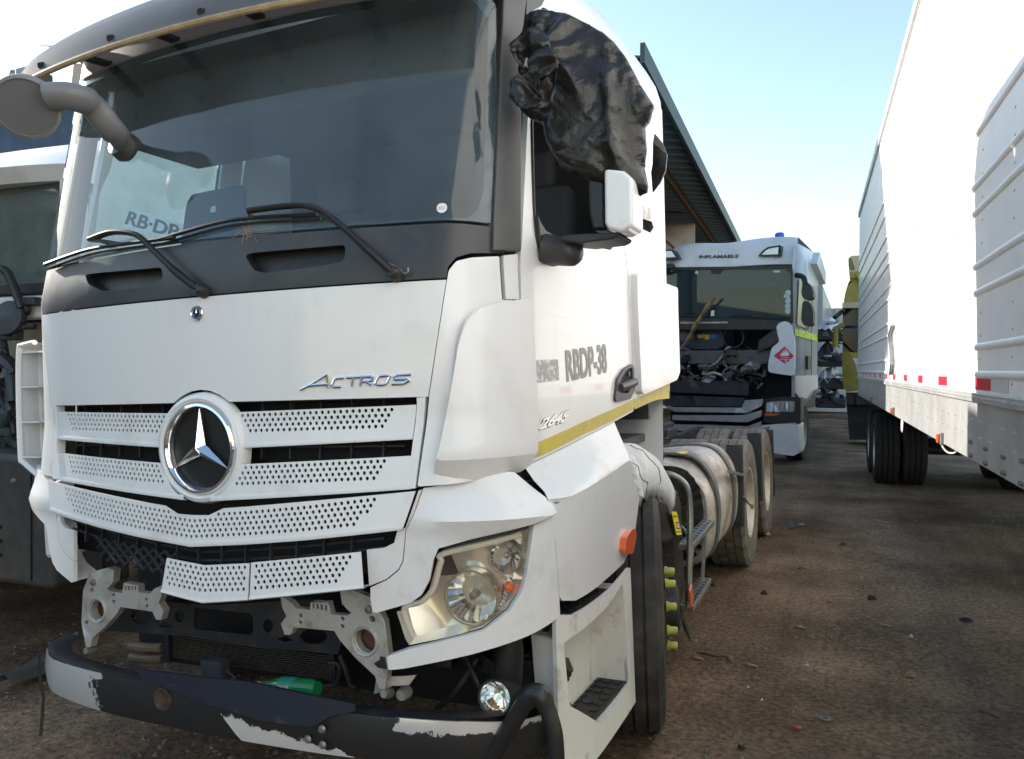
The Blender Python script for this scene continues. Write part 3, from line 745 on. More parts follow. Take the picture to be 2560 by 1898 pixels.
for G_,pl in ((G4,[c4[5],c4[4],c4[3]]),(G5,[r4[3],r4[2]])):
    m=MB(); rows=[]
    for (a,b) in zip(pl,pl[1:]):
        for k in range(6):
            x=a[0]+(b[0]-a[0])*k/5; z=a[1]+(b[1]-a[1])*k/5
            rows.append([CAB.at(x,z+.012,.036),CAB.at(x,z+.002,.038),CAB.at(x,z-.002,.034),CAB.at(x,z-.003,-.03)])
    m.grid(rows); m.build('grille_lip',WHITE2,G_,ang=50)
# black ribs between bar 3 and bar 4, lattice where the third piece is missing
for k in range(-6,7):
    x=k*.1; z0=zb3(x)
    m=MB(); m.bar(CAB.at(x,z0-.09,-.03),CAB.at(x,z0,-.03),.006,.02); m.build('lower_rib',STEEL,G3)
for dz in (.03,.06):
    m=MB(); m.tube([CAB.at(o3b[0]*.9*k/12,zb3(o3b[0]*.9*k/12)-dz,-.035) for k in range(-12,13)],.005,6); m.build('lower_rib',STEEL,G3)
lat=[CAB.hit(*px('L',x,y)) for x,y in ((540,340),(1020,440),(1000,580),(560,470))]
def lerp2(u,v):
    a=[lat[0][i]*(1-u)+lat[1][i]*u for i in (0,1)]; b=[lat[3][i]*(1-u)+lat[2][i]*u for i in (0,1)]
    return a[0]*(1-v)+b[0]*v,a[1]*(1-v)+b[1]*v
for k in range(9):
    for d in (1,-1):
        u0=k/8; u1=u0+d*.25
        pts=[]
        for j in range(5):
            u=u0+(u1-u0)*j/4
            if 0<=u<=1: pts.append(CAB.at(*lerp2(u,j/4),-.02))
        if len(pts)>1: m=MB(); m.tube(pts,.006,6); m.build('lattice_rod',STEEL,TR)
# ---- cheeks round the headlights
ck=LOW.P('R',(604,54))+LOW.P('G',(1160,1496),(1440,1444),(1482,1446),(1560,1512),(1636,1580))+LOW.P('R',(1350,112),(1362,184),(1250,254),(900,348),(702,405),(672,470),(650,590),(602,680),(540,726),(335,786),(312,780),(300,700),(300,636),(400,590),(470,532),(495,482),(512,300),(562,200))
sr=LOW.P('R',(584,64),(600,58),(556,200),(506,300),(489,480),(464,528),(395,585),(292,628),(278,414),(380,402),(440,372),(460,296),(506,284))
zr=LOW.hit(*px('R',1100,240))[1]
def ckfn(s,z):
    a=abs(s)
    return .03*math.exp(-((z-1.14)/.035)**2)*min(1,max(0,(a-.75)/.2))-.05*max(0,min(1,(z-1.17)/.12))*min(1,max(0,(a-.7)/.25))
for mm in (0,1):
    g=mir if mm else (lambda p:p)
    panel('headlight_cheek',g(ck),LOW,-.014,.016,WHITE2,TR,bevel=.006,res=.03,dn=.025,fn=ckfn if not mm else (lambda s,z:ckfn(s,z)*.45))
    panel('grille_surround',g(sr),LOW,-.012,.014,WHITE2,TR,bevel=.005,res=.03,dn=.025)
m=MB(); ed_=[( -s,z) for s,z in ck[8:17]]; rows=[]
for i,(s,z) in enumerate(dens(ed_,.03)[:-1]):
    if i>60: break
    rows.append([LOW.at(s,z,.0),LOW.at(s+.012,z+.006,-.03),LOW.at(s+.03,z+.012,-.10)])
rows=rows[:max(2,len([1 for p in dens(ed_,.03)])-int(math.hypot(ed_[0][0]-ed_[-1][0],ed_[0][1]-ed_[-1][1])/.03)-1)]
m.grid(rows); m.build('cheek_return',WHITE2,TR,ang=60)
# ---- headlight on the driver's side
hl=LOW.P('R',(447,787),(560,744),(640,657),(668,562),(694,470),(724,417),(1244,288),(1242,340),(1222,520),(1186,650),(1120,755),(960,880),(780,932),(520,984),(498,945))
HLG=mat('headlight_bowl',(.93,.92,.89),.14,.6,col2=(.86,.84,.78),vscale=5)
HL=panel('headlight',hl,LOW,-.13,.02,HLG,TR,bevel=0,res=.03,dn=.025,fn=lambda s,z:.05*math.sin(s*11+z*9)*.6)
m=MB(); n=len(hl); loop=dens(hl,.02)
for i in range(len(loop)):
    a,b=loop[i],loop[(i+1)%len(loop)]; m.add([LOW.at(*a,-.012),LOW.at(*b,-.012),LOW.at(*b,-.14),LOW.at(*a,-.14)],[(0,1,2,3)])
m.build('headlight_wall',HLG,HL,weld=True)
hc0=(sum(p[0] for p in hl)/n,sum(p[1] for p in hl)/n)
ins=[(p[0]+(hc0[0]-p[0])*.09,p[1]+(hc0[1]-p[1])*.11) for p in hl]
path=[ins[i] for i in (13,14,0,1,2,3,4,5,6)]
m=MB(); m.tube([LOW.at(*p,-.03) for p in cr(path,5)],.0095,8); m.build('light_guide',mat('light_guide',(.74,.73,.69),.2,coat=.5),HL)
def lamp(zone,x,y,r,name,facets=18):
    c=LOW.at(*LOW.hit(*px(zone,x,y)),-.055); ax=Vector((.16,-1,.0)).normalized()
    prof=[]
    for k in range(9):
        t=k/8; prof.append((r*(1-t)*.98+.006*t,-.075*math.sin(t*math.pi/2)*r/.066))
    o=MB().lathe(prof,c,ax,facets).build(name,CHROME,HL,ang=8)
    MB().lathe([(r*.97,-.008),(r*1.0,.012),(r*1.06,.012),(r*1.08,-.03)],c,ax,36).build(name+'_ring',mat('lamp_ring',(.62,.58,.52),.2,.8),HL)
    MB().lathe([(0,.012),(r*.5,.009),(r*.98,.0)],c,ax,28).build(name+'_lens',glass('lamp_lens',(.95,.95,.93),dirt=.03),HL)
    MB().lathe([(.0,-.01),(r*.16,-.012),(r*.17,-.05)],c,ax,14).build('bulb_cap',mat('bulb_cap',(.3,.3,.31),.3,.6),HL)
    return c
lamp('R',893,722,.083,'low_beam',18); lamp('R',1122,478,.050,'high_beam',16)
tb=LOW.at(*LOW.hit(*px('R',1150,660)),-.06)
MB().lathe([(0,.016),(.012,.013),(.019,.0),(.02,-.02)],tb,(.3,-1,0),16).build('turn_signal',AMBER,HL)
for k in range(9):
    x=1085+k*10; y=800-k*22
    m=MB(); q=LOW.at(*LOW.hit(*px('R',x,y)),-.06); m.box(q,(.02,.012,.012),Matrix.Rotation(R(35),3,'Y')); m.build('reflector_facet',CHROME,HL)
LENS=glass('headlight_cover',(.97,.96,.93),dirt=.03,dirtcol=(.6,.55,.45)); panel('headlight_cover',[(p[0],p[1]) for p in hl],LOW,-.012,.005,LENS,HL,bevel=.002,res=.05,dn=.03)
bz=LOW.P('R',(1364,206),(1256,266),(1219,540),(1188,658),(1122,766),(960,892),(520,998),(402,1040),(411,1118),(490,1112),(900,1026),(1250,906),(1408,802),(1400,640))
panel('headlight_bezel',rnd(bz,[.004,.006,.01,.01,.01,.01,.01,.006,.006,.02,.02,.03,.006,.0]),LOW,-.02,.03,WHITE2,TR,bevel=.006,res=.03,dn=.025)
panel('headlight_backing',[(.62,.70),(1.2,.72),(1.22,1.12),(.72,1.1)],LOW,-.2,.02,DARK,TR,bevel=0,res=.08)
# black joint between cheek and headlight
# ---- sill panel under the door
rid=[LOW.hit(*px('G',x,y)) for x,y in ((1700,1636),(1800,1580),(1970,1484),(2150,1372))]
top_=[CAB.hit(*px('G',x,y)) for x,y in ((1516,1396),(1690,1318),(1890,1214),(2070,1116))]
zrg=sum(p[1] for p in rid)/4
slp=[LOW.hit(*px('R',1340,112)),LOW.hit(*px('R',1362,190)),LOW.hit(*px('R',1386,400)),LOW.hit(*px('R',1408,690)),LOW.hit(*px('R',1425,712)),LOW.hit(*px('R',1500,712)),LOW.hit(*px('R',1640,622)),LOW.hit(*px('R',1786,490))]
slr=[LOW.hit(*px('R',1850,330)),LOW.hit(*px('R',1878,110)),LOW.hit(*px('T',232,560)),LOW.hit(*px('T',224,476))]
slt=[(s,z) for s,z in reversed(rid[:3])]
SILL=panel('side_sill',slp+slr+slt,LOW,-.014,.022,WHITE2,TR,bevel=.01,res=.04,dn=.03,bseg=3)
m=MB(); rows=[]
tt=cr([tuple(CAB.at(*p,.006)) for p in top_],5); rr=cr([tuple(LOW.at(p[0],p[1],.008)) for p in [slp[0]]+rid[1:]],5)
for a,b in zip(tt,rr):
    a,b=Vector(a),Vector(b); rows.append([a+Vector((-.01,0,.0)),a.lerp(b,.35)+Vector((0,0,-.012)),a.lerp(b,.75)+Vector((.006,0,-.004)),b,b+Vector((-.004,0,-.012))])
m.grid(rows); m.build('sill_shelf',WHITE2,SILL,ang=60)
# ---- amber side marker
mk=FlatSurf((1.262,0,0),(0,1,0),(0,0,1))
p=[mk.hit(*px('T',x,y)) for x,y in ((190,1100),(235,1030),(268,1025),(272,1090),(245,1220),(195,1232),(182,1200))]
panel('side_marker',rnd(p,.012),mk,-.02,.03,AMBER,TR,bevel=.008,res=.05)
# ---- stripe, plate number, old sticker, badge on the door
YEL=mat('yellow_tape',(.62,.50,.06),.4,col2=(.5,.4,.1),vscale=14,thr=(.4,.75))
sty=CAB.P('G',(1520,1278),(1860,1130),(2182,985))+CAB.P('G',(2182,1050),(1860,1208),(1525,1368))
sheet('yellow_stripe',sty,CAB,.0045,YEL,DOOR,res=.08)
st2=[(drs[-1][0]+.015,sty[2][1]),(2.7,sty[2][1]+.03),(SR-.02,sty[2][1]+.06),(SR-.02,sty[2][1]-.02),(2.7,sty[3][1]+.03),(drs[-1][0]+.015,sty[3][1])]
sheet('yellow_stripe',st2,CAB,.0045,YEL,TR,res=.08)
VINYL=mat('grey_vinyl',(.30,.295,.285),.5)
qd=CAB.P('G',(1768,882),(2018,822),(2010,640),(1756,682))
text_on('plate_number','RBDP-38',(lambda f:(lambda u,v,o:f(u,v,o+.0048)))(quadmap(CAB,qd)),VINYL,DOOR,offset=.03,thick=.0014)
OLD=mat('torn_sticker',(.42,.41,.40),.6,col2=(.74,.73,.71),thr=(.52,.58),vscale=55,detail=3)
os_=CAB.P('G',(1562,752),(1600,742),(1712,740),(1720,868),(1650,876),(1572,886),(1566,850),(1578,830),(1562,800))
sheet('old_sticker',os_,CAB,.0045,OLD,DOOR,res=.03)
q2=CAB.P('G',(1592,1176),(1770,1118),(1782,1050),(1598,1110))
text_on('engine_badge_backing','2645',(lambda f:(lambda u,v,o:f(-.02+u*1.04,-.08+v*1.12,o+.0042)))(quadmap(CAB,q2)),BLACK,DOOR,shear=.35,offset=.045,thick=.001,space=.95)  # black backing that gives the digits dark edges
text_on('engine_badge','2645',(lambda f:(lambda u,v,o:f(u,v,o+.0045)))(quadmap(CAB,q2)),CHROME,DOOR,shear=.35,offset=.025,thick=.004,space=.95)
# ---- door handle
hp=rnd(CAB.P('G',(2055,985),(2070,860),(2110,800),(2160,768),(2172,790),(2178,930),(2150,985),(2065,1005)),.012)
HB=mat('handle_grey',(.06,.062,.065),.45)
DH=panel('door_handle',hp,CAB,.003,.012,HB,DOOR,bevel=.004,res=.04,holes=[rnd(CAB.P('G',(2085,945),(2092,860),(2130,800),(2162,790),(2166,900),(2130,950)),.01)])
panel('handle_recess',rnd(CAB.P('G',(2080,950),(2088,855),(2128,795),(2165,785),(2168,905),(2132,955)),.01),CAB,.0046,.001,DARK,DOOR,bevel=0,res=0)
m=MB(); a=CAB.at(*CAB.hit(*px('G',2082,915)),.02); b=CAB.at(*CAB.hit(*px('G',2168,880)),.024); m.tube([a,a.lerp(b,.5)+Vector((.006,0,0)),b],[.014,.017,.014],8,sq=1.3); m.build('handle_grip',HB,DOOR)
m=MB(); q=CAB.at(*CAB.hit(*px('G',2142,830)),.012); m.lathe([(0,.004),(.011,.004),(.012,0)],q,(1,-.1,0),16); m.build('lock',BLACK,DOOR)
# ---- steps
SP=LOW
sto=LOW.P('R',(1386,832),(1440,742),(1500,790),(1720,640),(1826,518),(1850,1200),(1832,1380),(1640,1640))+LOW.P('R',(1600,1700),(1460,1700),(1420,1400))
z0=.26
zt_=LOW.hit(*px('R',1500,790))[1]; zl=LOW.hit(*px('R',1650,1440))[1]
sA,sB=LOW.hit(*px('R',1392,900))[0],LOW.hit(*px('R',1848,1100))[0]
rec=LOW.P('R',(1432,960),(1560,870),(1716,720),(1780,610),(1824,1200),(1645,1440),(1470,1335))
rp_=rnd(rec,.012)
stt=LOW.P('R',(1388,838),(1402,800),(1500,800),(1724,646),(1828,520))
STEP=panel('step_housing',[(sA-.005,z0),(sB+.01,z0+.03)]+stt[::-1],LOW,-.012,.018,DUSTY,TR,holes=[dens(rp_,.03)],bevel=.008,res=.05,bseg=3)
m=MB(); lp=dens(rp_,.025)
for i in range(len(lp)):
    a,b=lp[i],lp[(i+1)%len(lp)]; 
    def bk_(p): return LOW.at(p[0],max(p[1],zl+.012),-.125)
    m.add([LOW.at(*a,.0),LOW.at(*b,.0),bk_(b),bk_(a)],[(0,1,2,3)])
m.build('step_recess',DUSTY,STEP,weld=True,ang=50)
TREAD=mat('step_tread',(.02,.02,.02),.55,bump=.5,bscale=220)
def tread(z,s0,s1,o0,o1,par,name='step_tread'):
    m=MB(); n=8; rows=[]
    for k in range(n+1):
        s=s0+(s1-s0)*k/n; rows.append([LOW.at(s,z,o1),LOW.at(s,z+.012,o1+.003),LOW.at(s,z+.012,o0),LOW.at(s,z,o0)])
    m.grid(rows); o=m.build(name,TREAD,par,ang=30)
    for i in range(9):
        for j in range(5):
            s=s0+(s1-s0)*(i+.7)/9.6; of=o0+(o1-o0)*(j+.6)/5.4; q=LOW.at(s,z+.0145,of)
            if i in (3,5) and j in (1,2): continue
            t=MB(); t.box(q,(.008,.026,.006),Matrix.Rotation(R(25 if j%2 else -25),3,'Z')); t.build('tread_cleat',TREAD,o)
    return o
panel('step_back',dens(rp_,.05),LOW,-.137,.012,DUSTY,STEP,bevel=0,res=.06,dn=0)
tread(zl+.012,sA+.1,sB-.05,-.122,-.008,STEP)
tread(stt[2][1]-.014,stt[1][0],stt[3][0]+.02,-.22,-.006,STEP)
m=MB(); q=LOW.at(*LOW.hit(*px('R',1460,1148)),.007); m.lathe([(0,0.0),(.011,0),(.012,-.01)],q,(.6,-.8,0),14); m.build('towing_hole',DARK,STEP)
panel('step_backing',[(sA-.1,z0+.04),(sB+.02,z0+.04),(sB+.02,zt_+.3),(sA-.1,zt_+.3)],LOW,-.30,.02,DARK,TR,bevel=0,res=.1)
panel('side_sill',mir(slp+slr+slt),LOW,-.014,.022,WHITE2,TR,bevel=.01,res=.06,dn=.05)
# ---- cracked arch extension over the front wheel
CRK=mat('cracked_plastic',(.70,.71,.70),.5,col2=(.4,.4,.39),thr=(.55,.75),vscale=6)
m=MB(); rows=[]
AC=(1.40,.52)
for k in range(17):
    a=R(128-k*88/16); jag=.018*math.sin(k*2.7)+.012*math.sin(k*6.1)
    rr=.80-.06*math.sin(k/16*math.pi)
    row=[]
    for X,dr in ((.90,.0),(1.02,.015),(1.13,.01),(1.19,-.03),(1.225,-.09),(1.232,-.17),(1.22,-.22+jag)):
        r_=rr+dr
        row.append(Vector((X,AC[0]+math.cos(a)*r_,AC[1]+math.sin(a)*r_)))
    rows.append(row)
AROWS=rows; m.grid(rows); ao=m.build('arch_extension',CRK,TR,ang=30); md=ao.modifiers.new('thick','SOLIDIFY'); md.thickness=.006
CR=mat('crack_dark',(.05,.04,.035),.9)
for seed in range(2):
    rng=random.Random(seed+3); m=MB(); k=2+seed*1.1; pts=[]
    for i in range(10):
        ri=3+seed*4.2+i*.35+rng.uniform(-.7,.7); ci=2.2+(2.9 if seed else 3.4)*i/9; a0=int(ri); c0i=min(5,int(ci)); f1=ri-a0; f2=ci-c0i
        A=AROWS[a0][c0i].lerp(AROWS[a0][c0i+1],f2); B2=AROWS[a0+1][c0i].lerp(AROWS[a0+1][c0i+1],f2); pts.append(A.lerp(B2,f1)+Vector((.002,0,.002)))
    m.tube(pts,.0016,5); m.build('crack',CR,ao)
for i in range(9):
    rng=random.Random(i); p0=ph('T',235+i*11+rng.uniform(-6,6),500+i*28,0,1.24); m=MB(); w=.012+.018*rng.random()
    m.add([p0,p0+Vector((.004,w,.012)),p0+Vector((.012,w*.4,-w)),p0+Vector((-.006,-w*.5,-.01))],[(0,1,2),(0,2,3),(0,1,3),(1,2,3)]); m.build('plastic_shard',CRK,ao)
# ---- wheels
def tyre_mesh(r,w,grooves,lug,n=96):
    """tread along X from 0 (outer face) to -w"""
    prof=[(-.0,.56*r),(.012,.66*r),(.016,.80*r),(.008,.93*r),(-.012,.985*r)]
    xs=[]
    ribs=grooves+1; gw=.012; tw=w-.03; bw=(tw-grooves*gw)/ribs; x=-.015
    P=list(prof); kinds=[0]*len(prof)
    for i in range(ribs):
        P+=[(x,r),(x-bw,r)]; kinds+=[i+1,i+1]; x-=bw
        if i<ribs-1: P+=[(x-.001,r-.014),(x-gw+.001,r-.014)]; kinds+=[0,0]; x-=gw
    P+=[(-w+.012,.985*r),(-w-.008,.93*r),(-w-.016,.80*r),(-w-.012,.66*r),(-w,.56*r)]; kinds+=[0]*5
    m=MB(); vs=[]; k=len(P)
    for i in range(n):
        a=2*math.pi*i/n; 
        for (x,rr),kd in zip(P,kinds):
            q=rr
            if kd and lug and (i+(kd%2)*2)%5==0: q=rr-.012
            vs.append((x,math.cos(a)*q,math.sin(a)*q))
    fs=[]
    for i in range(n):
        j=(i+1)%n
        for t in range(k-1): fs.append((i*k+t,j*k+t,j*k+t+1,i*k+t+1))
    m.add(vs,fs); return m
NUTC=mat('yellow_nut_cap',(.55,.58,.10),.45,col2=(.36,.36,.1),vscale=30)
RIMM=mat('dusty_rim',(.62,.58,.5),.45,.35,col2=(.4,.34,.27),vscale=9)
def wheel(X,Y,kind,side,z=.515):
    """side 1: outer face looks +X"""
    if kind not in WM:
        if kind=='front': WM[kind]=tyre_mesh(.515,.30,4,False).build('wheel',RUB,TR,ang=28)
        elif kind=='rear': WM[kind]=tyre_mesh(.515,.29,3,True,120).build('wheel',RUBD,TR,ang=28)
        o=WM[kind]; ax=(1,0,0)
        if kind=='front':
            MB().lathe([(.29,-.02),(.285,.002),(.272,.0),(.265,-.03),(.235,-.035),(.2,.015),(.14,.03),(.135,.02),(.12,.02),(.115,.075),(.09,.09),(0,.092)],(0,0,0),ax,40).build('rim',STEEL,o)
            for k in range(10):
                a=2*math.pi*k/10+.31; c=Vector((.028,math.cos(a)*.1675,math.sin(a)*.1675))
                MB().lathe([(.022,0),(.022,.012),(.017,.014),(.0165,.04),(.012,.046),(0,.046)],c,ax,12).build('wheel_nut',NUTC,o)
        else:
            MB().lathe([(.29,-.02),(.288,.0),(.272,-.002),(.262,-.03),(.25,-.15),(.22,-.17),(.14,-.17),(.135,-.1),(.1,-.08),(0,-.08)],(0,0,0),ax,40).build('rim',RIMM,o)
            for k in range(10):
                a=2*math.pi*k/10; c=Vector((-.165,math.cos(a)*.1675,math.sin(a)*.1675))
                MB().lathe([(.018,0),(.016,.03),(0,.03)],c,ax,8).build('wheel_nut',STEEL,o)
        w=o
    else:
        w=dup(WM[kind])
    w.location=(X,Y,z); w.rotation_euler=(0,0,(0 if side>0 else math.pi)+(R(14) if kind=='front' else 0)); w.delta_rotation_euler=(0,0,0)
    return w
WM={}
wheel(1.228,1.50,'front',1); wheel(-1.235,1.44,'front',-1)
for Y in (4.74,6.09):
    wheel(1.245,Y,'rear',1); wheel(-1.245,Y,'rear',-1)
    wheel(.90,Y,'rear',1); wheel(-.90,Y,'rear',-1)
# ---- chassis
m=MB()
for s in (1,-1): m.bar((s*.43,.25,.86),(s*.43,7.1,.86),.075,.27)
for y in (.9,2.7,4.1,5.4,6.9): m.bar((-.42,y,.84),(.42,y,.84),.12,.2)
for y in (1.44,4.74,6.09): m.cyl((-.95,y,.515),(.95,y,.515),.075)
CH=m.build('chassis',STEEL,TR,bevel=.005)
for x,y in ((545,345),(540,395),(610,235),(530,462)):
    p=ph('T',x,y,0,.47); m=MB(); m.lathe([(0,.02),(.02,.018),(.024,0)],(p.x,p.y,1.0),(0,0,1),8); m.build('chassis_bolt',RUST,CH)
m=MB(); m.box((0,5.35,1.10),(.86,.75,.06)); m.box((0,5.35,1.04),(1.0,.4,.1)); m.build('fifth_wheel',STEEL,TR,bevel=.02); m=MB(); m.box((.46,3.3,1.05),(.16,.9,.18)); m.build('valve_block',STEEL,TR,bevel=.02); m=MB(); m.box((.3,2.5,1.1),(.4,.4,.28)); m.build('battery_box',STEEL,TR,bevel=.02)
# gear behind the cab
m=MB(); m.box((.55,2.33,1.18),(.7,.12,.14)); m.tube([(.95,2.3,1.22),(.98,2.5,1.15),(.8,2.8,1.05)],.03,8); m.box((.9,2.2,1.30),(.3,.14,.1)); m.tube([(1.0,2.25,1.28),(1.02,2.45,1.24),(1.02,2.6,1.1),(.95,2.75,1.0)],.012,6); m.build('cab_mount',RUST,TR,bevel=.01)
# mudguard brackets beside the rear wheels
for Y in (4.2,5.5):
    m=MB(); m.box((1.20,Y,.72),(.11,.02,.62)); m.box((1.255,Y+.03,.72),(.012,.07,.62)); m.build('mudguard_bracket',mat('mudguard_dark',(.03,.034,.036),.4,var=.3),TR,bevel=.004)
m=MB(); m.bar(ph('T',1030,570,0,1.27),ph('T',1145,602,0,1.27),.03,.02); a=ph('T',1145,770,0,1.27); b=ph('T',1212,850,0,1.27); m.tube([a,a.lerp(b,.5)+Vector((0,0,-.01)),b],.008,6); m.box(b,(.02,.06,.03)); m.build('mudguard_stay',GREY,TR)
m=MB(); m.box((1.1,6.78,.62),(.3,.02,.7)); m.build('mud_flap',RUB,TR)
# ---- fuel tank, dented, with straps
TANK=mat('fuel_tank_metal',(.56,.53,.50),.42,.4,col2=(.24,.19,.15),thr=(.38,.66),vscale=6,bump=.08,bscale=10,rvar=.25)
def tank_sec(y,grow=0,dent=True):
    """D-shaped section, X outwards"""
    pts=[]
    base=[(.62,1.02),(.90,1.05),(1.08,1.03),(1.18,.93),(1.225,.78),(1.225,.60),(1.19,.44),(1.08,.36),(.85,.34),(.62,.36)]
    for x,z in cr(base+[base[0]],4)[:-1]:
        c=Vector((.92,.69)); d=Vector((x,z))-c; l=d.length; k=1+grow/l
        q=c+d*k; dz=0
        if dent:
            e=math.exp(-((y-3.42)/.16)**2-((z-.86)/.10)**2-((x-1.15)/.14)**2); q=q-d.normalized()*.10*e
            e=math.exp(-((y-3.05)/.10)**2-((z-.98)/.12)**2-((x-1.05)/.16)**2); q=q-d.normalized()*.09*e
        pts.append(Vector((q.x,y,q.y)))
    return pts
m=MB(); rows=[]
for k in range(31):
    y=2.98+1.22*k/30; s=tank_sec(y,-.03 if k in (0,30) else 0); rows.append(s+[s[0]])
m.grid(rows); m.add(rows[0][:-1],[tuple(range(len(rows[0])-1))]); m.add(rows[-1][:-1],[tuple(range(len(rows[0])-1))])
TK=m.build('fuel_tank',TANK,TR,weld=True,ang=40)
tp_=tank_sec(2.99,-.05,False); m=MB(); m.add([p+Vector((0,-.012-.03*abs(math.sin(i*1.7)),0)) for i,p in enumerate(tp_)]+[Vector((.92,2.93,.69))],[(i,(i+1)%len(tp_),len(tp_)) for i in range(len(tp_))]); m.build('tank_end',mat('tank_end_dark',(.05,.045,.042),.55,.3,var=.5,vscale=8),TK,ang=20)
for y in (3.14,3.86):
    m=MB(); rows=[]
    for dy,gr in ((0,.0),(0,.014),(.10,.014),(.10,.0)): s=tank_sec(y+dy,gr,False); rows.append(s+[s[0]])
    m.grid(rows); m.build('tank_strap',mat('strap_grey',(.10,.10,.095),.55),TK,ang=40)
yl=rnd([(-.1,-.02),(-.04,.02),(.1,.01),(.12,-.02),(.03,-.035)],.01); fs_=FlatSurf((1.0,3.2,1.062),(0,1,0),(-1,0,.1)); panel('tank_label',[(u*.9,v*1.3) for u,v in yl],fs_,.0,.002,mat('tank_label_yellow',(.65,.48,.05),.5,col2=(.4,.36,.3),thr=(.5,.56),vscale=40),TK,bevel=0,res=0)
# ---- black reservoir with a yellow label
m=MB(); rows=[]
for z,gx,gy in ((.30,.9,.8),(.34,1,.9),(.6,1,1),(.82,1,1),(.90,.9,.92),(.93,.6,.7)):
    sec=rnd([(.76,1.98),(1.08,1.96),(1.14,2.24),(1.12,2.62),(.76,2.66)],.07,4); cx,cy=1.0,2.32
    row=[Vector((cx+(x-cx)*gx,cy+(y-cy)*gy+(.82-z)*.10,z)) for x,y in sec]; rows.append(row+[row[0]])
m.grid(rows); m.add(rows[0][:-1],[tuple(range(len(rows[0])-1))]); m.add(rows[-1][:-1],[tuple(range(len(rows[0])-1))])
m.tube([(1.0,2.12,.92),(1.03,2.05,1.0),(1.05,2.02,1.06)],[.06,.045,.035],12); m.lathe([(.03,0),(.042,.0),(.042,.02),(.03,.02)],(1.05,2.02,1.06),(.1,-.3,1),14)
RES=m.build('reservoir',mat('reservoir_black',(.010,.010,.011),.38,var=.2),TR,weld=True,ang=40)
lf_=FlatSurf((1.152,2.27,.70),(.06,1,0),(0,-.1,1)); LBY=mat('label_yellow',(.82,.70,.02),.4)
ylb=lf_.P('T',(572,893),(612,880),(648,1058),(608,1075)); yo=panel('reservoir_label',rnd(ylb,.008),lf_,.0,.002,LBY,RES,bevel=0,res=0,dn=0)
ib=lf_.P('T',(602,968),(628,960),(634,1018),(608,1026)); panel('label_box',ib,lf_,.002,.001,mat('label_maroon',(.2,.03,.06),.5),RES,bevel=0,res=0,dn=0)
ib2=lf_.P('T',(608,976),(624,971),(628,1010),(612,1016)); panel('label_box',ib2,lf_,.003,.001,mat('label_pink',(.75,.45,.55),.5),RES,bevel=0,res=0,dn=0)
lb=lf_.P('T',(580,922),(610,914),(614,928),(584,937)); text_on('label_print','ATTENTION',quadmap(lf_,[lb[3],lb[2],lb[1],lb[0]]),PRT,RES,thick=.003)
lb=lf_.P('T',(606,1040),(638,1032),(641,1046),(609,1054)); text_on('label_print','NO STEP',quadmap(lf_,[lb[3],lb[2],lb[1],lb[0]]),PRT,RES,thick=.003)
# engine clutter above the reservoir
m=MB(); rng=random.Random(5)
for i in range(26):
    c=Vector((rng.uniform(.62,1.02),rng.uniform(1.75,2.9),rng.uniform(.85,1.08))); m.box(c,(rng.uniform(.04,.16),rng.uniform(.05,.2),rng.uniform(.03,.1)),Matrix.Rotation(rng.uniform(-.5,.5),3,'Z'))
for i in range(7):
    a=Vector((rng.uniform(.7,1.05),rng.uniform(1.8,2.3),rng.uniform(.9,1.08))); b=a+Vector((rng.uniform(-.1,.1),rng.uniform(.2,.6),rng.uniform(-.3,-.05))); m.tube(cr([tuple(a),tuple(a.lerp(b,.4)+Vector((.05,0,.06))),tuple(b)],6),.014,6)
m.build('air_valves',STEEL,TR,bevel=.006)
m=MB(); m.tube([(.9,2.6,.62),(.9,3.0,.62)],.16,18); m.build('air_tank',BLACK,TR,bevel=.02)
# ---- side ladder
GALV=mat('galvanised',(.33,.34,.32),.4,.7,col2=(.22,.22,.2),vscale=20)
tp=[(1.10,2.14,1.05),(1.17,2.15,1.04),(1.235,2.17,.98),(1.25,2.17,.86),(1.25,2.14,.7),(1.24,2.10,.36)]
m=MB(); m.tube(cr(tp,6),.017,10); LAD=m.build('ladder_rail',GALV,TR)
m=MB(); m.tube(cr([(1.24,2.15,.56),(1.2,2.4,.66),(1.0,2.75,.72)],5),.014,8); m.build('ladder_brace',GALV,LAD)
def rung(a,b,w=.075):
    a,b=Vector(a),Vector(b); m=MB(); m.bar(a,b,w,.03); o=m.build('ladder_step',GALV,LAD,bevel=.003); d=(b-a)
    for k in range(9):
        for s in (-.02,.02):
            q=a+d*((k+.6+(.25 if s>0 else 0))/9.6)+Vector((s,0,.017)); t=MB(); t.lathe([(.006,.003),(.011,0)],q,(0,0,1),8); t.build('grip_hole',STEEL,o)
rung((1.225,2.15,.66),(1.215,2.92,.66)); rung((1.225,2.12,.345),(1.215,2.74,.345))
m=MB(); m.bar((1.2,2.92,.66),(1.2,2.74,.345),.012,.05); m.build('ladder_plate',GALV,LAD)
p=[mk.hit(*px('T',x,y)) for x,y in ((650,1378),(672,1362),(714,1445),(690,1470))]; m=MB(); q=Vector((1.262,2.06,.43)); m.box(q,(.012,.07,.1),Matrix.Rotation(R(18),3,'X')); m.build('reflector',AMBER,LAD,bevel=.006)
m=MB(); m.add([(1.2,1.98,.40),(1.2,2.25,.22),(1.2,2.3,.12),(1.2,2.16,.22),(1.19,1.9,.6)],[(0,1,2,3,4)]); o=m.build('splash_flap',RUB,TR); o.modifiers.new('t','SOLIDIFY').thickness=.01
m=MB(); m.tube(cr([tuple(ph('T',x,y,0,1.2)) for x,y in ((400,930),(450,1020),(500,1140),(530,1230),(560,1240),(582,1270))],4),.004,5); m.build('loose_wire',BLACK,TR)
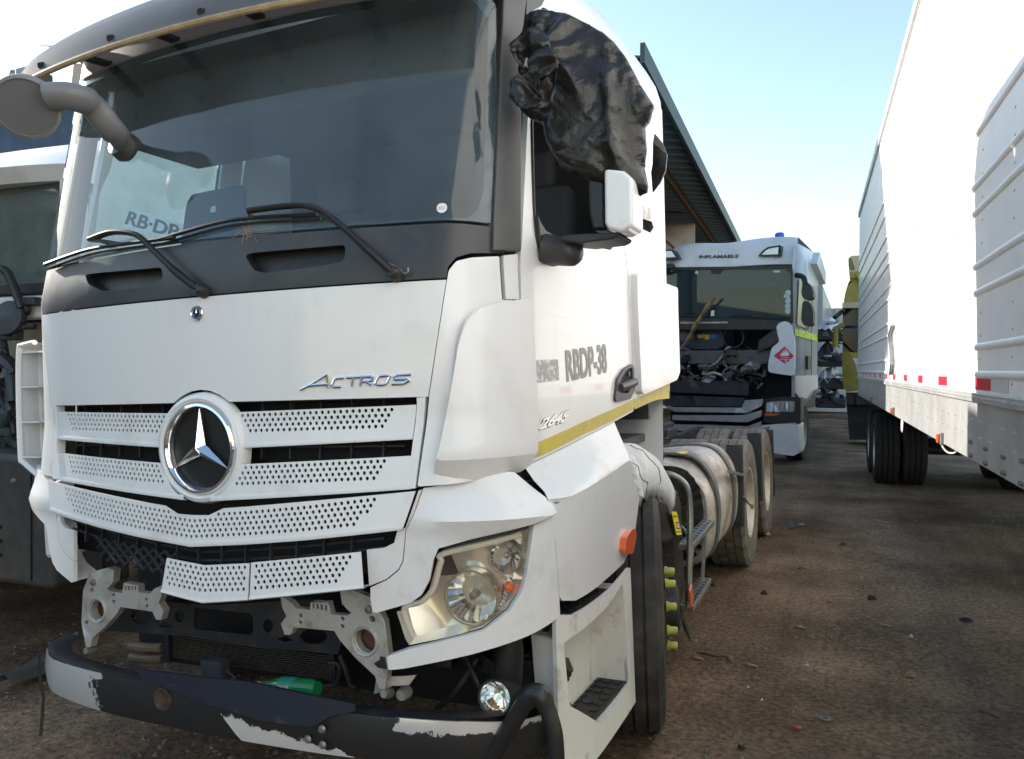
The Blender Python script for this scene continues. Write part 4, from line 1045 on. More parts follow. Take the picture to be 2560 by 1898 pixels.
# ---- front steel bumper
BUM=Surf([(0,.02),(.5,.04),(.85,.10),(1.0,.165),(1.085,.25),(1.12,.36),(1.13,.6)])
PEEL=bpy.data.materials.new('peeling_bumper'); PEEL.use_nodes=True
nt=PEEL.node_tree; b=nt.nodes['Principled BSDF']
tc=nt.nodes.new('ShaderNodeTexCoord'); sx=nt.nodes.new('ShaderNodeSeparateXYZ'); nt.links.new(tc.outputs['Object'],sx.inputs[0])
no=nt.nodes.new('ShaderNodeTexNoise'); no.inputs['Scale'].default_value=9; no.inputs['Detail'].default_value=13; no.inputs['Roughness'].default_value=.72; nt.links.new(tc.outputs['Object'],no.inputs['Vector'])
def mth(op,a,b_=None,c=None):
    n=nt.nodes.new('ShaderNodeMath'); n.operation=op; n.use_clamp=False
    for i,v in enumerate((a,b_,c)):
        if v is None: continue
        if isinstance(v,(int,float)): n.inputs[i].default_value=v
        else: nt.links.new(v,n.inputs[i])
    return n.outputs[0]
X_,Z_=sx.outputs['X'],sx.outputs['Z']
left=mth('MULTIPLY',mth('SUBTRACT',mth('MULTIPLY',X_,-1),.52),2.2)              # bare chrome towards the passenger end
right=mth('MINIMUM',mth('MULTIPLY',mth('SUBTRACT',X_,.66),2.5),mth('MULTIPLY',mth('SUBTRACT',Z_,.462),9))
right=mth('MINIMUM',right,.35)
lm=mth('GREATER_THAN',mth('ADD',left,mth('SUBTRACT',no.outputs['Fac'],.5)),.12)
rm=mth('GREATER_THAN',mth('ADD',right,mth('SUBTRACT',no.outputs['Fac'],.5)),.10)
chm=mth('MAXIMUM',lm,rm)
nn_=mth('MULTIPLY',mth('SUBTRACT',no.outputs['Fac'],.5),.16)
upz=mth('SUBTRACT',mth('ADD',mth('SUBTRACT',.475,mth('MULTIPLY',X_,.17)),nn_),Z_)
lfx=mth('SUBTRACT',mth('SUBTRACT',X_,.03),mth('MULTIPLY',mth('SUBTRACT',.49,Z_),.9)); rgx=mth('SUBTRACT',.60,X_)
whm=mth('GREATER_THAN',mth('MINIMUM',mth('MINIMUM',upz,lfx),rgx),.0)
def mixc(f,a,b_):
    n=nt.nodes.new('ShaderNodeMix'); n.data_type='RGBA'; nt.links.new(f,n.inputs[0])
    for i,v in ((6,a),(7,b_)):
        if isinstance(v,tuple): n.inputs[i].default_value=(*v,1)
        else: nt.links.new(v,n.inputs[i])
    return n.outputs[2]
c1=mixc(whm,(.018,.018,.02),(.60,.57,.55)); c2=mixc(chm,c1,(.70,.70,.70)); nt.links.new(c2,b.inputs['Base Color'])
nt.links.new(mth('MULTIPLY',chm,.45),b.inputs['Metallic']); nt.links.new(mth('ADD',.45,mth('MULTIPLY',chm,-.22)),b.inputs['Roughness'])
bt=.53; bb=.375
bpoly=[(-1.3,bt-.02),(-.95,bt-.02),(0,bt),(.95,bt-.02),(1.26,bt-.05),(1.26,bb),(.9,bb),(0,bb),(-.9,bb),(-1.3,bb+.01)]
BMP=panel('front_bumper',bpoly,BUM,-.004,.006,PEEL,TR,bevel=.0015,res=.04,dn=.04,fn=lambda s,z:.014*(1-((z-.45)/.085)**2 if abs(z-.45)<.085 else 0))
m=MB(); rows=[]
for k in range(-30,31):
    s=1.24*k/30; rows.append([BUM.at(s,bt-.012,.004),BUM.at(s,bt-.006,-.02),BUM.at(s,bt-.02,-.08)])
m.grid(rows); m.build('bumper_top',STEEL,BMP,ang=60)
cab_=[BUM.at(-1.0,z,.034-.9*(z-.45)**2) for z in (.53,.5,.45,.4,.375,.34)]; m=MB(); m.tube([p+Vector((0,-.003,0)) for p in cab_]+[cab_[-1]+Vector((.0,-.02,-.15))],.006,6); m.build('loose_cable',BLACK,BMP)
lipp=BUM.P('L',(850,1105),(870,1160),(1300,1312),(1600,1400),(1850,1432),(1900,1425),(1985,1375),(2128,1345),(2120,1305),(1500,1180))
panel('underrun_lip',lipp,BUM,.018,.010,mat('navy_steel',(.022,.027,.045),.4,.25,col2=(.10,.085,.07),thr=(.6,.75),vscale=18),TR,bevel=.004,res=.05,fn=lambda s,z:(.56-z)*.12)
for x,y in ((1935,1452),(1938,1545),(1852,1512)):
    q=BUM.at(*BUM.hit(*px('L',x,y)),.03); m=MB(); m.lathe([(0,.008),(.009,.008),(.012,.003),(.014,0)],q,(0,-1,0),12); m.build('bumper_bolt',GREY,BMP)
q=BUM.at(*BUM.hit(*px('L',985,1290)),.03); m=MB(); m.lathe([(0,-.002),(.03,-.001),(.036,.003),(.042,.002),(.046,-.012)],q-Vector((0,-.012,0)),(0,-1,0),20); m.build('hole_disc',mat('hole_dark_rust',(.02,.014,.011),.7,col2=(.12,.06,.035),vscale=30),BMP)  # dark disc with rust, its black painted for the shade of a hole
# ---- cast brackets
BR=FlatSurf((0,.085,0),(1,0,0),(0,0,1))
bl=BR.P('L',(545,545),(650,515),(688,530),(682,600),(645,640),(665,655),(735,665),(745,605),(828,620),(832,662),(900,668),(925,640),(975,618),(968,680),(950,722),(980,770),(965,826),(935,820),(915,775),(725,748),(702,790),(640,860),(560,930),(548,985),(522,985),(495,840),(505,650))
def ell(zone,x,y,rx,ry,n=18): return BR.P(zone,*[(x+rx*math.cos(2*math.pi*k/n),y+ry*math.sin(2*math.pi*k/n)) for k in range(n)])
bh=[ell('L',590,765,40,58),ell('L',556,648,13,16,10),ell('L',524,838,12,14,10),ell('L',684,676,9,10,8),ell('L',686,714,9,10,8),ell('L',878,702,9,10,8),ell('L',882,740,9,10,8)]
bh+=[BR.P('L',(752+k*19,622),(762+k*19,624),(762+k*19,650),(752+k*19,648)) for k in range(4)]
for mm in (0,1):
    g=(lambda l:[(-u,v) for u,v in reversed(l)]) if mm else (lambda l:l)
    B_=panel('cast_bracket',g(bl),BR,-.02,.03,ALU,TR,holes=[g(h) for h in bh],bevel=.004,res=.05,dn=.04)
    c=bh[0]; u0=sum(p[0] for p in c)/len(c)*(-1 if mm else 1); v0=sum(p[1] for p in c)/len(c); o=BR.at(u0,v0,.012)
    MB().lathe([(.040,-.03),(.041,.004),(.046,.006),(.05,.0),(.052,-.03)],o,(0,-1,0),24).build('bracket_boss',ALU,B_)
    MB().lathe([(0,-.05),(.041,-.05),(.041,.0)],o,(0,-1,0),24).build('bracket_socket',RUST,B_)
    m=MB(); e=BR.at(g([BR.hit(*px('L',525,1010))])[0][0],BR.hit(*px('L',525,1010))[1],-.005); m.lathe([(0,.02),(.012,.02),(.018,.0),(.018,-.02),(0,-.02)],e,(0,-1,.2),12); m.build('bracket_bolt',GREY,B_)
    m=MB(); e2=BR.at((-1 if not mm else 1)*.62,.845,.01); m.lathe([(.006,.008),(.012,.006),(.014,0)],e2,(0,-1,0),12); m.build('bracket_nut',GREY,B_)
# ---- pressed cross member with cut-outs
XM=FlatSurf((0,.22,0),(1,0,0),(0,0,1))
xp=XM.P('L',(640,700),(760,700),(1240,740),(1900,700),(2040,900),(2000,1030),(1500,985),(1100,922),(640,890))
def hole(pts): return XM.P('L',*pts)
def ellx(x,y,rx,ry,n=16): return hole([(x+rx*math.cos(2*math.pi*k/n),y+ry*math.sin(2*math.pi*k/n)) for k in range(n)])
xh=[ellx(842,808,62,42),ellx(1068,805,28,36),rnd(hole([(1155,752),(1500,790),(1503,918),(1150,880)]),.02),ellx(1590,862,30,40),ellx(1860,925,80,46),hole([(940,868),(985,838),(1030,868),(985,872)]),hole([(1645,940),(1690,918),(1745,948),(1690,956)])]
panel('cross_member',xp,XM,-.01,.014,STEEL,TR,holes=xh,bevel=.003,res=.06)
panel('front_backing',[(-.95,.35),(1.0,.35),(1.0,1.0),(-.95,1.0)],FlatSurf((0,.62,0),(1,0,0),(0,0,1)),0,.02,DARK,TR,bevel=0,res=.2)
panel('shade_backing',[(-1.22,.28),(-.5,.28),(-.5,1.1),(-1.22,1.1)],FlatSurf((0,.82,0),(1,0,0),(0,0,1)),0,.01,DARK,TR,bevel=0,res=.3)  # near-black sheet put in for the shade behind the left bracket
# ---- cooler with fins
FIN=mat('cooler_fin',(.10,.085,.07),.6,.4,var=.4,vscale=30)
CF=FlatSurf((0,.36,0),(1,0,0),(0,0,1))
fa=CF.P('L',(1030,930),(1030,1050),(1975,1060),(1975,1175))
x0,x1=fa[0][0],fa[2][0]; zt0,zb0=fa[0][1]+.01,fa[3][1]-.005
m=MB(); m.box(((x0+x1)/2,.40,(zt0+zb0)/2),(x1-x0,.03,zt0-zb0)); m.box((x1+.012,.37,(zt0+zb0)/2),(.025,.08,zt0-zb0+.03)); m.box((x0-.012,.37,(zt0+zb0)/2),(.025,.08,zt0-zb0+.03)); COOL=m.build('cooler',STEEL,TR)
nf=11
for k in range(nf):
    z=zb0+(zt0-zb0)*(k+.5)/nf; m=MB(); m.box(((x0+x1)/2,.365,z),(x1-x0,.03,(zt0-zb0)/nf*.45)); m.build('cooler_fin',FIN,COOL)
m=MB()
for dz in (0,-.045): 
    p0=CF.at(*CF.hit(*px('L',800,975)),.02)+Vector((0,0,dz)); p1=CF.at(*CF.hit(*px('L',985,985)),.02)+Vector((0,0,dz)); m.tube([p0,p0.lerp(p1,.5)+Vector((0,-.01,0)),p1],.02,10)
m.build('coolant_pipe',mat('pipe_brown',(.17,.12,.08),.6,var=.4),TR)
m=MB(); q=CF.at(*CF.hit(*px('L',1385,1095)),.10); m.box(q,(.10,.05,.11)); m.tube([q+Vector((.05,0,.02)),q+Vector((.09,0,.0)),q+Vector((.1,.02,-.06))],.006,6); m.build('horn_box',mat('dusty_navy',(.06,.065,.08),.7,var=.4),TR,bevel=.006)
pt=[CF.at(*CF.hit(*px('L',x,y)),.04) for x,y in ((1985,1060),(2040,1070),(2045,1130),(2020,1190),(1940,1195))]
m=MB(); m.tube(cr([tuple(p) for p in pt],4),.009,8); pt=[CF.at(*CF.hit(*px('L',x,y)),.05) for x,y in ((2060,1010),(2095,1100),(2120,1180),(2160,1200))]; m.tube(cr([tuple(p) for p in pt],4),.010,8); m.build('oil_pipe',STEEL,TR)
# clutter behind the driver's headlight
m=MB(); rng=random.Random(11)
for i in range(16):
    c=Vector((rng.uniform(.62,1.12),rng.uniform(.46,.66),rng.uniform(.5,.75))); m.box(c,(rng.uniform(.05,.2),rng.uniform(.04,.1),rng.uniform(.03,.12)),Matrix.Rotation(rng.uniform(-.6,.6),3,'Y'))
for i in range(6):
    a=Vector((rng.uniform(.65,1.1),.42,rng.uniform(.58,.8))); b=a+Vector((rng.uniform(-.25,.25),.1,-.25)); m.tube(cr([tuple(a),tuple(a.lerp(b,.5)+Vector((.03,-.08,0))),tuple(b)],5),.012,6)
m.build('front_suspension',STEEL,TR,bevel=.005)
tpl=FlatSurf((0,.12,0),(1,0,0),(0,0,1)).P('R',(342,1096),(450,1148),(562,1160),(530,1212),(450,1202),(380,1246),(306,1276)); panel('torn_plate',tpl,FlatSurf((0,.12,0),(1,0,0),(0,0,1)),0,.006,ALU,TR,bevel=.001,res=.03,fn=lambda u,v:.02*math.sin(u*30))
tip=FlatSurf((0,.09,0),(1,0,0),(0,0,1)); panel('tip_clip',tip.P('R',(335,1075),(400,1035),(412,1110),(360,1100)),tip,0,.02,BLACK,TR,bevel=.003,res=0)
q=ph('R',488,1268,1,.2); MB().lathe([(0,.012),(.018,.012),(.022,0),(.022,-.03)],q,(0,-1,0),16).build('end_cap',ALU,TR)
# ---- fog lamp
fq=ph('R',1038,1285,1,.20); ax=Vector((.1,-1,.12)).normalized()
FG=MB().lathe([(.058,-.10),(.060,.0),(.056,.008),(.050,.006)],fq,ax,28).build('fog_lamp',BLACK,TR)
MB().lathe([(.05,.002),(.042,-.02),(.02,-.045),(0,-.05)],fq,ax,20).build('fog_reflector',CHROME,FG,ang=12)
MB().lathe([(0,.014),(.03,.010),(.052,.0)],fq,ax,24).build('fog_lens',glass('fog_lens',(.95,.93,.85),dirt=.05),FG)
m=MB(); m.tube([fq+Vector((.0,.10,.02)),fq+Vector((.02,.08,.12)),fq+Vector((.03,.08,.2))],[.05,.045,.03],12); m.build('fog_bracket',BLACK,FG)
hp_=[ph('R',x,y,1,.17) for x,y in ((980,1690),(1060,1560),(1150,1420),(1215,1310),(1270,1262),(1315,1290),(1360,1400),(1390,1520),(1400,1690))]
m=MB(); m.tube(cr([tuple(p) for p in hp_],4),[.028]*12+[.032]*10+[.026]*11,12); m.build('hanging_arm',mat('arm_black',(.02,.02,.022),.38,var=.3),TR)
# ---- wipers
def wiper(arm,blade,bzone):
    P_=[CAB.at(*CAB.hit(*px(bzone,x,y)),of) for x,y,of in arm]
    m=MB(); m.tube(cr([tuple(p) for p in P_],5),[.018]*6+[.014]*(5*(len(P_)-1)+1-6),8,sq=.75); W_O=m.build('wiper_arm',BLACK,TR)
    B=[CAB.at(*CAB.hit(*px(bzone,x,y)),of) for x,y,of in blade]
    m=MB(); m.tube(cr([tuple(p) for p in B],6),.009,8,sq=.8); m.tube([p+Vector((0,.02,-.012)) for p in cr([tuple(q) for q in B],6) for p in [Vector(p)]],.005,6); m.build('wiper_blade',BLACK,W_O)
    q=P_[0]; m=MB(); m.lathe([(0,.016),(.014,.014),(.022,.0),(.024,-.03)],q,(0,-1,.2),16); m.build('wiper_pivot',BLACK,W_O)
    a=B[len(B)//2]; m=MB(); m.tube([a,P_[-1]],.008,6); m.build('wiper_link',BLACK,W_O)
wiper([(862,596,.03),(800,536,.045),(735,478,.05),(690,456,.05),(640,455,.05),(560,464,.045)],[(360,524,.03),(480,490,.03),(560,478,.03),(700,470,.03)],'D')
wiper([(446,632,.03),(400,590,.045),(350,540,.05),(320,515,.05),(270,510,.05),(220,525,.045)],[(116,577,.03),(200,548,.03),(280,534,.03),(394,520,.03)],'D')
m=MB(); w_=[CAB.at(*CAB.hit(*px('D',x,y)),.02) for x,y in ((850,575),(870,585),(885,597),(893,592),(892,585))]; m.tube(cr([tuple(p) for p in w_],4),.003,5); m.build('washer_hose',GREY,TR)
rng=random.Random(2); m=MB(); c=CAB.at(*CAB.hit(*px('D',545,497)),.03)
for i in range(9): d=Vector((rng.uniform(-.05,.05),rng.uniform(-.02,.01),rng.uniform(-.06,.02))); m.tube([c,c+d*.6+Vector((.005,0,0)),c+d],.0012,4)
m.build('dry_twig',mat('dry_straw',(.3,.18,.07),.8),TR)
# ---- front mirror on its arm at the passenger side
root=CAB.at(*CAB.hit(*px('P',868,520)),.0)
pth=[root,ph('P',770,400,1,-.0),ph('P',640,240,1,-.08),ph('P',500,170,1,-.16),ph('P',340,170,1,-.2)]
m=MB(); ARMG=mat('hazed_arm_grey',(.16,.165,.17),.45,col2=(.24,.24,.24),vscale=6); m.tube(cr([tuple(p) for p in pth],5),[.042]*4+[.052]*8+[.06]*9,14,sq=.7); MA=m.build('mirror_arm',ARMG,TR)  # arm colour paled to carry flare haze
hc_=ph('P',185,240,1,-.22); axm=Vector((.5,-.6,-.5)).normalized()
MB().lathe([(0,-.11),(.05,-.10),(.09,-.06),(.108,-.01),(.108,.012),(.098,.016),(.096,.006)],hc_,axm,36).build('mirror_head',ARMG,MA)
MB().lathe([(0,.012),(.098,.010)],hc_,axm,32).build('mirror_glass',mat('mirror_dull',(.2,.21,.22),.3,.4),MA)
m=MB(); m.lathe([(0,.05),(.05,.04),(.06,0),(.05,-.02)],root,(-.1,-1,.3),14); m.build('mirror_foot',COWL,MA)
# ---- driver's mirror: arm, housing, lower arm (the bag is a thing of its own)
lowarm=[CAB.at(*CAB.hit(*px('M',300,1330)),.01),ph('M',430,1345,1,.50),ph('M',560,1355,1,.49),ph('M',660,1355,1,.48),ph('M',712,1348,1,.475)]
m=MB(); m.tube(cr([tuple(p) for p in lowarm],5),[.055]*6+[.054]*8+[.05,.046,.040,.030,.02,.01,.004],14,sq=.95); LM=m.build('lower_mirror_arm',mat('mirror_black',(.05,.048,.046),.42,var=.2),TR)
c0_=CAB.P('M',(222,985),(246,1060),(300,1150),(420,1215),(400,1500),(370,1500),(290,1415),(245,1260)); panel('mirror_foot',c0_,CAB,-.01,.03,mat('mirror_black',(.05,.048,.046)),TR,bevel=.008,res=.03)
ta=[ph('M',x,y,1,.40) for x,y in ((470,1205),(560,1180),(1105,1155),(1110,1195),(1040,1230),(720,1270),(520,1250))]
m=MB(); v=[p for p in ta]+[p+Vector((.0,.16,0)) for p in ta]; n=len(ta); m.add(v,[tuple(range(n)),tuple(range(2*n-1,n-1,-1))]+[(i,(i+1)%n,(i+1)%n+n,i+n) for i in range(n)]); m.build('mirror_shelf',BLACK,TR,bevel=.008)
def vbox(name,pts,zone,Y0,Y1,m_,bev,par=TR):
    a=[ph(zone,x,y,1,Y0) for x,y in pts]; m=MB(); v=a+[p+Vector((0,Y1-Y0,0)) for p in a]; n=len(a)
    m.add(v,[tuple(range(n)),tuple(range(2*n-1,n-1,-1))]+[(i,(i+1)%n,(i+1)%n+n,i+n) for i in range(n)]); return m.build(name,m_,par,bevel=bev,bseg=3)
vbox('mirror_housing',[(946,500),(1150,520),(1240,600),(1250,1085),(1215,1110),(1120,1160),(985,1122),(952,1060)],'M',.36,.5,WHITE2,.02)
vbox('mirror_back',[(780,480),(950,480),(955,1065),(985,1130),(830,1140),(790,950)],'M',.42,.52,mat('mirror_shell',(.012,.015,.02),.35),.012)
# ---- badge plates behind the mirror on the cab side
bg_=[CAB.hit(*px('M',x,y)) for x,y in ((1250,830),(1420,915),(1425,1035),(1252,1000))]; sheet('cab_plate',bg_,CAB,.0046,mat('cab_plate_grey',(.34,.32,.29),.4,.4,col2=(.66,.6,.5),thr=(.5,.6),vscale=30),TR,res=.05)
# ---- cab interior
m=MB(); rows=[]
for k in range(-16,17):
    s=1.05*k/16; a=CAB.at(s,2.06,-.03); rows.append([a,a+Vector((0,.12,.0)),Vector((a.x*.98,.62,2.06+.03*math.sin(k*.5))),Vector((a.x*.98,.78,1.98)),Vector((a.x*.98,.80,1.5))])
m.grid(rows); m.build('dashboard',mat('dash_grey',(.12,.135,.13),.8,col2=(.2,.2,.18),vscale=6),TR,ang=50)
m=MB(); m.box((0,1.95,2.2),(2.2,.03,1.7)); m.box((0,1.2,2.97),(2.1,1.5,.02)); m.box((0,1.2,1.25),(2.1,1.7,.04)); m.build('cab_lining',INTER,TR)
m=MB(); m.box((.0,.74,2.80),(1.86,.50,.26)); m.build('overhead_console',mat('console_brown',(.05,.045,.035),.7),TR,bevel=.03)
def seat(x):
    m=MB(); m.box((x,1.35,1.75),(.5,.52,.16)); m.box((x,1.62,2.15),(.5,.16,.75),Matrix.Rotation(R(-10),3,'X')); o=m.build('seat',SEATM,TR,bevel=.05,bseg=3); m=MB(); m.box((x,1.70,2.62),(.28,.1,.2)); m.build('headrest',SEATM,o,bevel=.04,bseg=3)
seat(.58); seat(-.58)
m=MB(); c=Vector((.58,.86,2.06)); ax=Vector((0,-.55,.83)); u=Vector((1,0,0)); w=ax.cross(u)
m.tube([c+(u*math.cos(R(12)*k)+w*math.sin(R(12)*k))*.225 for k in range(31)],.016,8,caps=False)
for a in (0,120,240): m.tube([c-ax*.03,c+(u*math.cos(R(a-90))+w*math.sin(R(a-90)))*.22],.018,6)
m.lathe([(0,.0),(.07,-.02),(.08,-.05)],c,ax,16); m.tube([c-ax*.05,c-ax*.4],.04,8); m.build('steering_wheel',BLACK,TR)
# ---- things on the dashboard
PL=FlatSurf(tuple(CAB.at(*CAB.hit(*px('A',950,1400)),-.09)),(1,.03,-.0),(0,.25,1))
pp=PL.P('A',(800,1285),(1135,1385),(1110,1500),(765,1392))
pl_=[(u,v) for u,v in pp]
LP=panel('licence_plate',rnd(pp,.008),PL,0,.002,mat('plate_white',(.75,.75,.74),.4,.2),None,bevel=0,res=0,dn=0); LP.matrix_world=MT; tag(LP,'bent white number plate lying behind the lower passenger side of the windscreen','number plate')
tx=PL.P('A',(775,1385),(1100,1480),(1115,1400),(805,1305)); text_on('plate_print','RB·DP',quadmap(PL,tx),mat('plate_ink',(.03,.03,.035),.6),LP,offset=.02,thick=.004)
PF=FlatSurf(tuple(CAB.at(*CAB.hit(*px('A',1350,1350)),-.10)),(1,.05,0),(0,.22,1))
pp=PF.P('A',(1195,1212),(1520,1150),(1532,1420),(1520,1520),(1135,1545),(1165,1280))
FO=panel('board',rnd(pp,.02),PF,0,.015,mat('board_navy',(.03,.04,.07),.5,var=.2),None,bevel=.004,res=0,dn=0); FO.matrix_world=MT; tag(FO,'dark navy board standing upright behind the windscreen next to the number plate','board')
ic=PF.P('A',(1318,1325),(1325,1290),(1352,1283),(1354,1322)); panel('board_icon',ic,PF,.0155,.001,mat('icon_grey',(.5,.5,.5),.5),FO,bevel=0,res=0,dn=0)
# ================================================================ black bag over the mirror
BAGM=mat('black_bin_liner',(.012,.0118,.0115),.3,spec=.42,col2=(.026,.024,.022),thr=(.4,.7),vscale=5)
nt=BAGM.node_tree; b=nt.nodes['Principled BSDF']; tc=nt.nodes.new('ShaderNodeTexCoord')
vo=nt.nodes.new('ShaderNodeTexVoronoi'); vo.inputs['Scale'].default_value=15; vo.feature='DISTANCE_TO_EDGE'
no=nt.nodes.new('ShaderNodeTexNoise'); no.inputs['Scale'].default_value=9; no.inputs['Detail'].default_value=6
mp=nt.nodes.new('ShaderNodeMixRGB'); mp.inputs[0].default_value=.18; nt.links.new(tc.outputs['Object'],mp.inputs[1]); nt.links.new(no.outputs['Color'],mp.inputs[2]); nt.links.new(tc.outputs['Object'],no.inputs['Vector']); nt.links.new(mp.outputs[0],vo.inputs['Vector'])
bp=nt.nodes.new('ShaderNodeBump'); bp.inputs['Strength'].default_value=.3; bp.inputs['Distance'].default_value=.02
ad=nt.nodes.new('ShaderNodeMath'); ad.operation='ADD'; nt.links.new(vo.outputs['Distance'],ad.inputs[0]); nt.links.new(no.outputs['Fac'],ad.inputs[1]); nt.links.new(ad.outputs[0],bp.inputs['Height']); nt.links.new(bp.outputs['Normal'],b.inputs['Normal'])
BG=FlatSurf((1.28,.40,2.5),(math.cos(R(2)),math.sin(R(2)),0),(0,0,1))
ol=[(1246,190),(1258,110),(1290,62),(1380,50),(1500,62),(1640,120),(1740,180),(1800,230),(1870,320),(1920,410),(1960,490),(2050,628),(2022,720),(1992,760),(2000,900),(1985,1010),(2012,1130),(2005,1172),(1955,1196),(1880,1180),(1800,1140),(1660,1110),(1560,1080),(1470,1020),(1400,880),(1380,770),(1300,735),(1248,690),(1228,640),(1262,540),(1232,450),(1250,380),(1242,290)]
bpx=BG.P('B',*ol); bpx=dens(bpx,.012)
if area(bpx)<0: bpx=bpx[::-1]
vs,T,Bd=tri2d(bpx,(),.0085)
def edist(p):
    return min(math.hypot(p[0]-q[0],p[1]-q[1]) for q in bpx)
def ridged(p,f,sd):
    n=mnoise.noise(Vector((p[0]*f+sd,p[1]*f*1.0,sd*.7))); return 1-abs(n)*2
rng=random.Random(4)
def facet(p,f,sd):
    d,pp=mnoise.voronoi(Vector((p[0]*f,p[1]*f,sd))); h=math.sin(pp[0].x*12.9+pp[0].y*78.2)*.5; g=math.sin(pp[0].x*39.3+pp[0].y*11.1)
    v=Vector((p[0]*f,p[1]*f,sd))-pp[0]; return h*v.x+g*v.y
fv=[];bv=[]
KN=BG.hit(*px('B',1330,400))
u0=min(v[0] for v in vs);u1=max(v[0] for v in vs);v0=min(v[1] for v in vs);v1=max(v[1] for v in vs)
for u,v in vs:
    e=edist((u,v)); k=math.sqrt(min(1,e/.16))
    fu=(u-u0)/(u1-u0); fvv=(v-v0)/(v1-v0)
    # soft folds that hang from the knot near the pillar, a few sharp creases, little crumple
    dx,dz=u-KN[0],v-KN[1]; rad=math.hypot(dx,dz); th=math.atan2(dz,dx)
    near=math.exp(-(rad/.16)**2)
    def rg(x,y,z): return 1-min(1,abs(mnoise.noise(Vector((x,y,z))))*3.2)
    wu=u+.05*mnoise.noise(Vector((u*5,v*5,11))); wv=v+.05*mnoise.noise(Vector((u*5,v*5,17)))
    pleat=.014*math.sin(th*10+3.*mnoise.noise(Vector((u*3,v*3,2))))*min(1,rad/.10)*math.exp(-rad*2.5)
    big=.05*mnoise.noise(Vector((wu*2.8,wv*2.2,1.7)))
    amp=.35+.65*max(near,.5+.5*mnoise.noise(Vector((u*3.1,v*3.1,23))))
    cre=amp*(.020*rg(wu*4.2+wv*1.6,wv*4.6,9)+.011*rg(wu*9-wv*3,wv*8,4)+.006*rg(wu*19,wv*17+wu*6,7)+.003*rg(wu*37,wv*35,3))
    w=pleat+big+cre
    fold=.035*math.exp(-((fu-.66-.10*(1-fvv))/.045)**2)
    fv.append(BG.at(u,v,.07*k+(w*min(1,.35+e/.03))+fold*k-.05*fu)); bv.append(BG.at(u,v,-.10*k-.05*fu-.012+w*.5))
n=len(vs); me=bpy.data.meshes.new('plastic_bag'); me.from_pydata([tuple(p) for p in fv+bv],[],[t for t in T]+[tuple(i+n for i in reversed(t)) for t in T]+[(b_,a,a+n,b_+n) for a,b_ in Bd])
bm=bmesh.new(); bm.from_mesh(me); bmesh.ops.delete(bm,geom=[v for v in bm.verts if not v.link_faces],context='VERTS'); bm.to_mesh(me); bm.free()
BAG=finish(me,'plastic_bag',BAGM,None,ang=70); BAG.matrix_world=MT
tag(BAG,'crumpled black plastic bag wrapped over the driver side mirror','plastic bag')
# trailing scrap behind it and the strip below
sc_=BG.P('B',(2010,740),(2060,800),(2092,880),(2088,990),(2050,1070),(2000,1130),(1990,1000),(2000,880)); panel('bag_scrap',sc_,BG,-.16,.01,BAGM,BAG,bevel=0,res=.03,fn=lambda u,v:.02*facet((u,v),14,2))
s2=FlatSurf((1.2,.9,2.1),(1,0,0),(0,0,1)); pp=[s2.hit(*px('M',x,y)) for x,y in ((1250,985),(1310,1010),(1450,1055),(1462,1110),(1430,1168),(1330,1120),(1252,1090))]
ST_=panel('plastic_strip',pp,s2,0,.012,BAGM,None,bevel=0,res=.015,fn=lambda u,v:.012*facet((u,v),30,2)); ST_.matrix_world=MT; tag(ST_,'short twisted black plastic strip hanging behind the driver side mirror','plastic strip')
tpz=FlatSurf((1.4,.345,2.1),(1,0,0),(0,0,1)); pp=[tpz.hit(*px('M',x,y)) for x,y in ((1190,765),(1252,770),(1225,850),(1195,920),(1215,1000),(1120,865))]
# torn flaps gathered at the pillar
for j,(x,y,wd,hg,rot) in enumerate(((1330,330,.13,.16,.4),(1370,520,.12,.17,-.5),(1290,600,.08,.12,.9),(1400,420,.10,.10,-1.2))):
    c=ph('B',x,y,1,.27-.015*j); m=MB(); rows=[]; cs,sn=math.cos(rot),math.sin(rot)
    for i in range(13):
        row=[]
        for q in range(13):
            uu=(i/12-.5)*wd*(1-.35*abs(q/12-.5)); vv=(q/12-.5)*hg*(1-.5*abs(i/12-.5)); nn=mnoise.noise(Vector((uu*16+j*3,vv*13,j)))*.05+(1-abs(mnoise.noise(Vector((uu*30,vv*30,j+5))))*2)*.012
            row.append(c+Vector((uu*cs-vv*sn,-.02-nn,uu*sn+vv*cs+.03*mnoise.noise(Vector((uu*9,vv*9,j+2))))))
        rows.append(row)
    m.grid(rows); o=m.build('bag_flap',BAGM,BAG,ang=60); o.modifiers.new('t','SOLIDIFY').thickness=.0015
m=MB(); c=ph('B',1300,395,1,.22); rows=[[c+Vector((.004*q+.02*(i/6-.5)*8*.3,-.008*math.sin(i),.012*(q-1)+.006*math.sin(i*1.7))) for q in range(3)] for i in range(7)]; m.grid(rows); o=m.build('tape_end',mat('tape_beige',(.5,.42,.34),.5),BAG,ang=60); o.modifiers.new('t','SOLIDIFY').thickness=.001
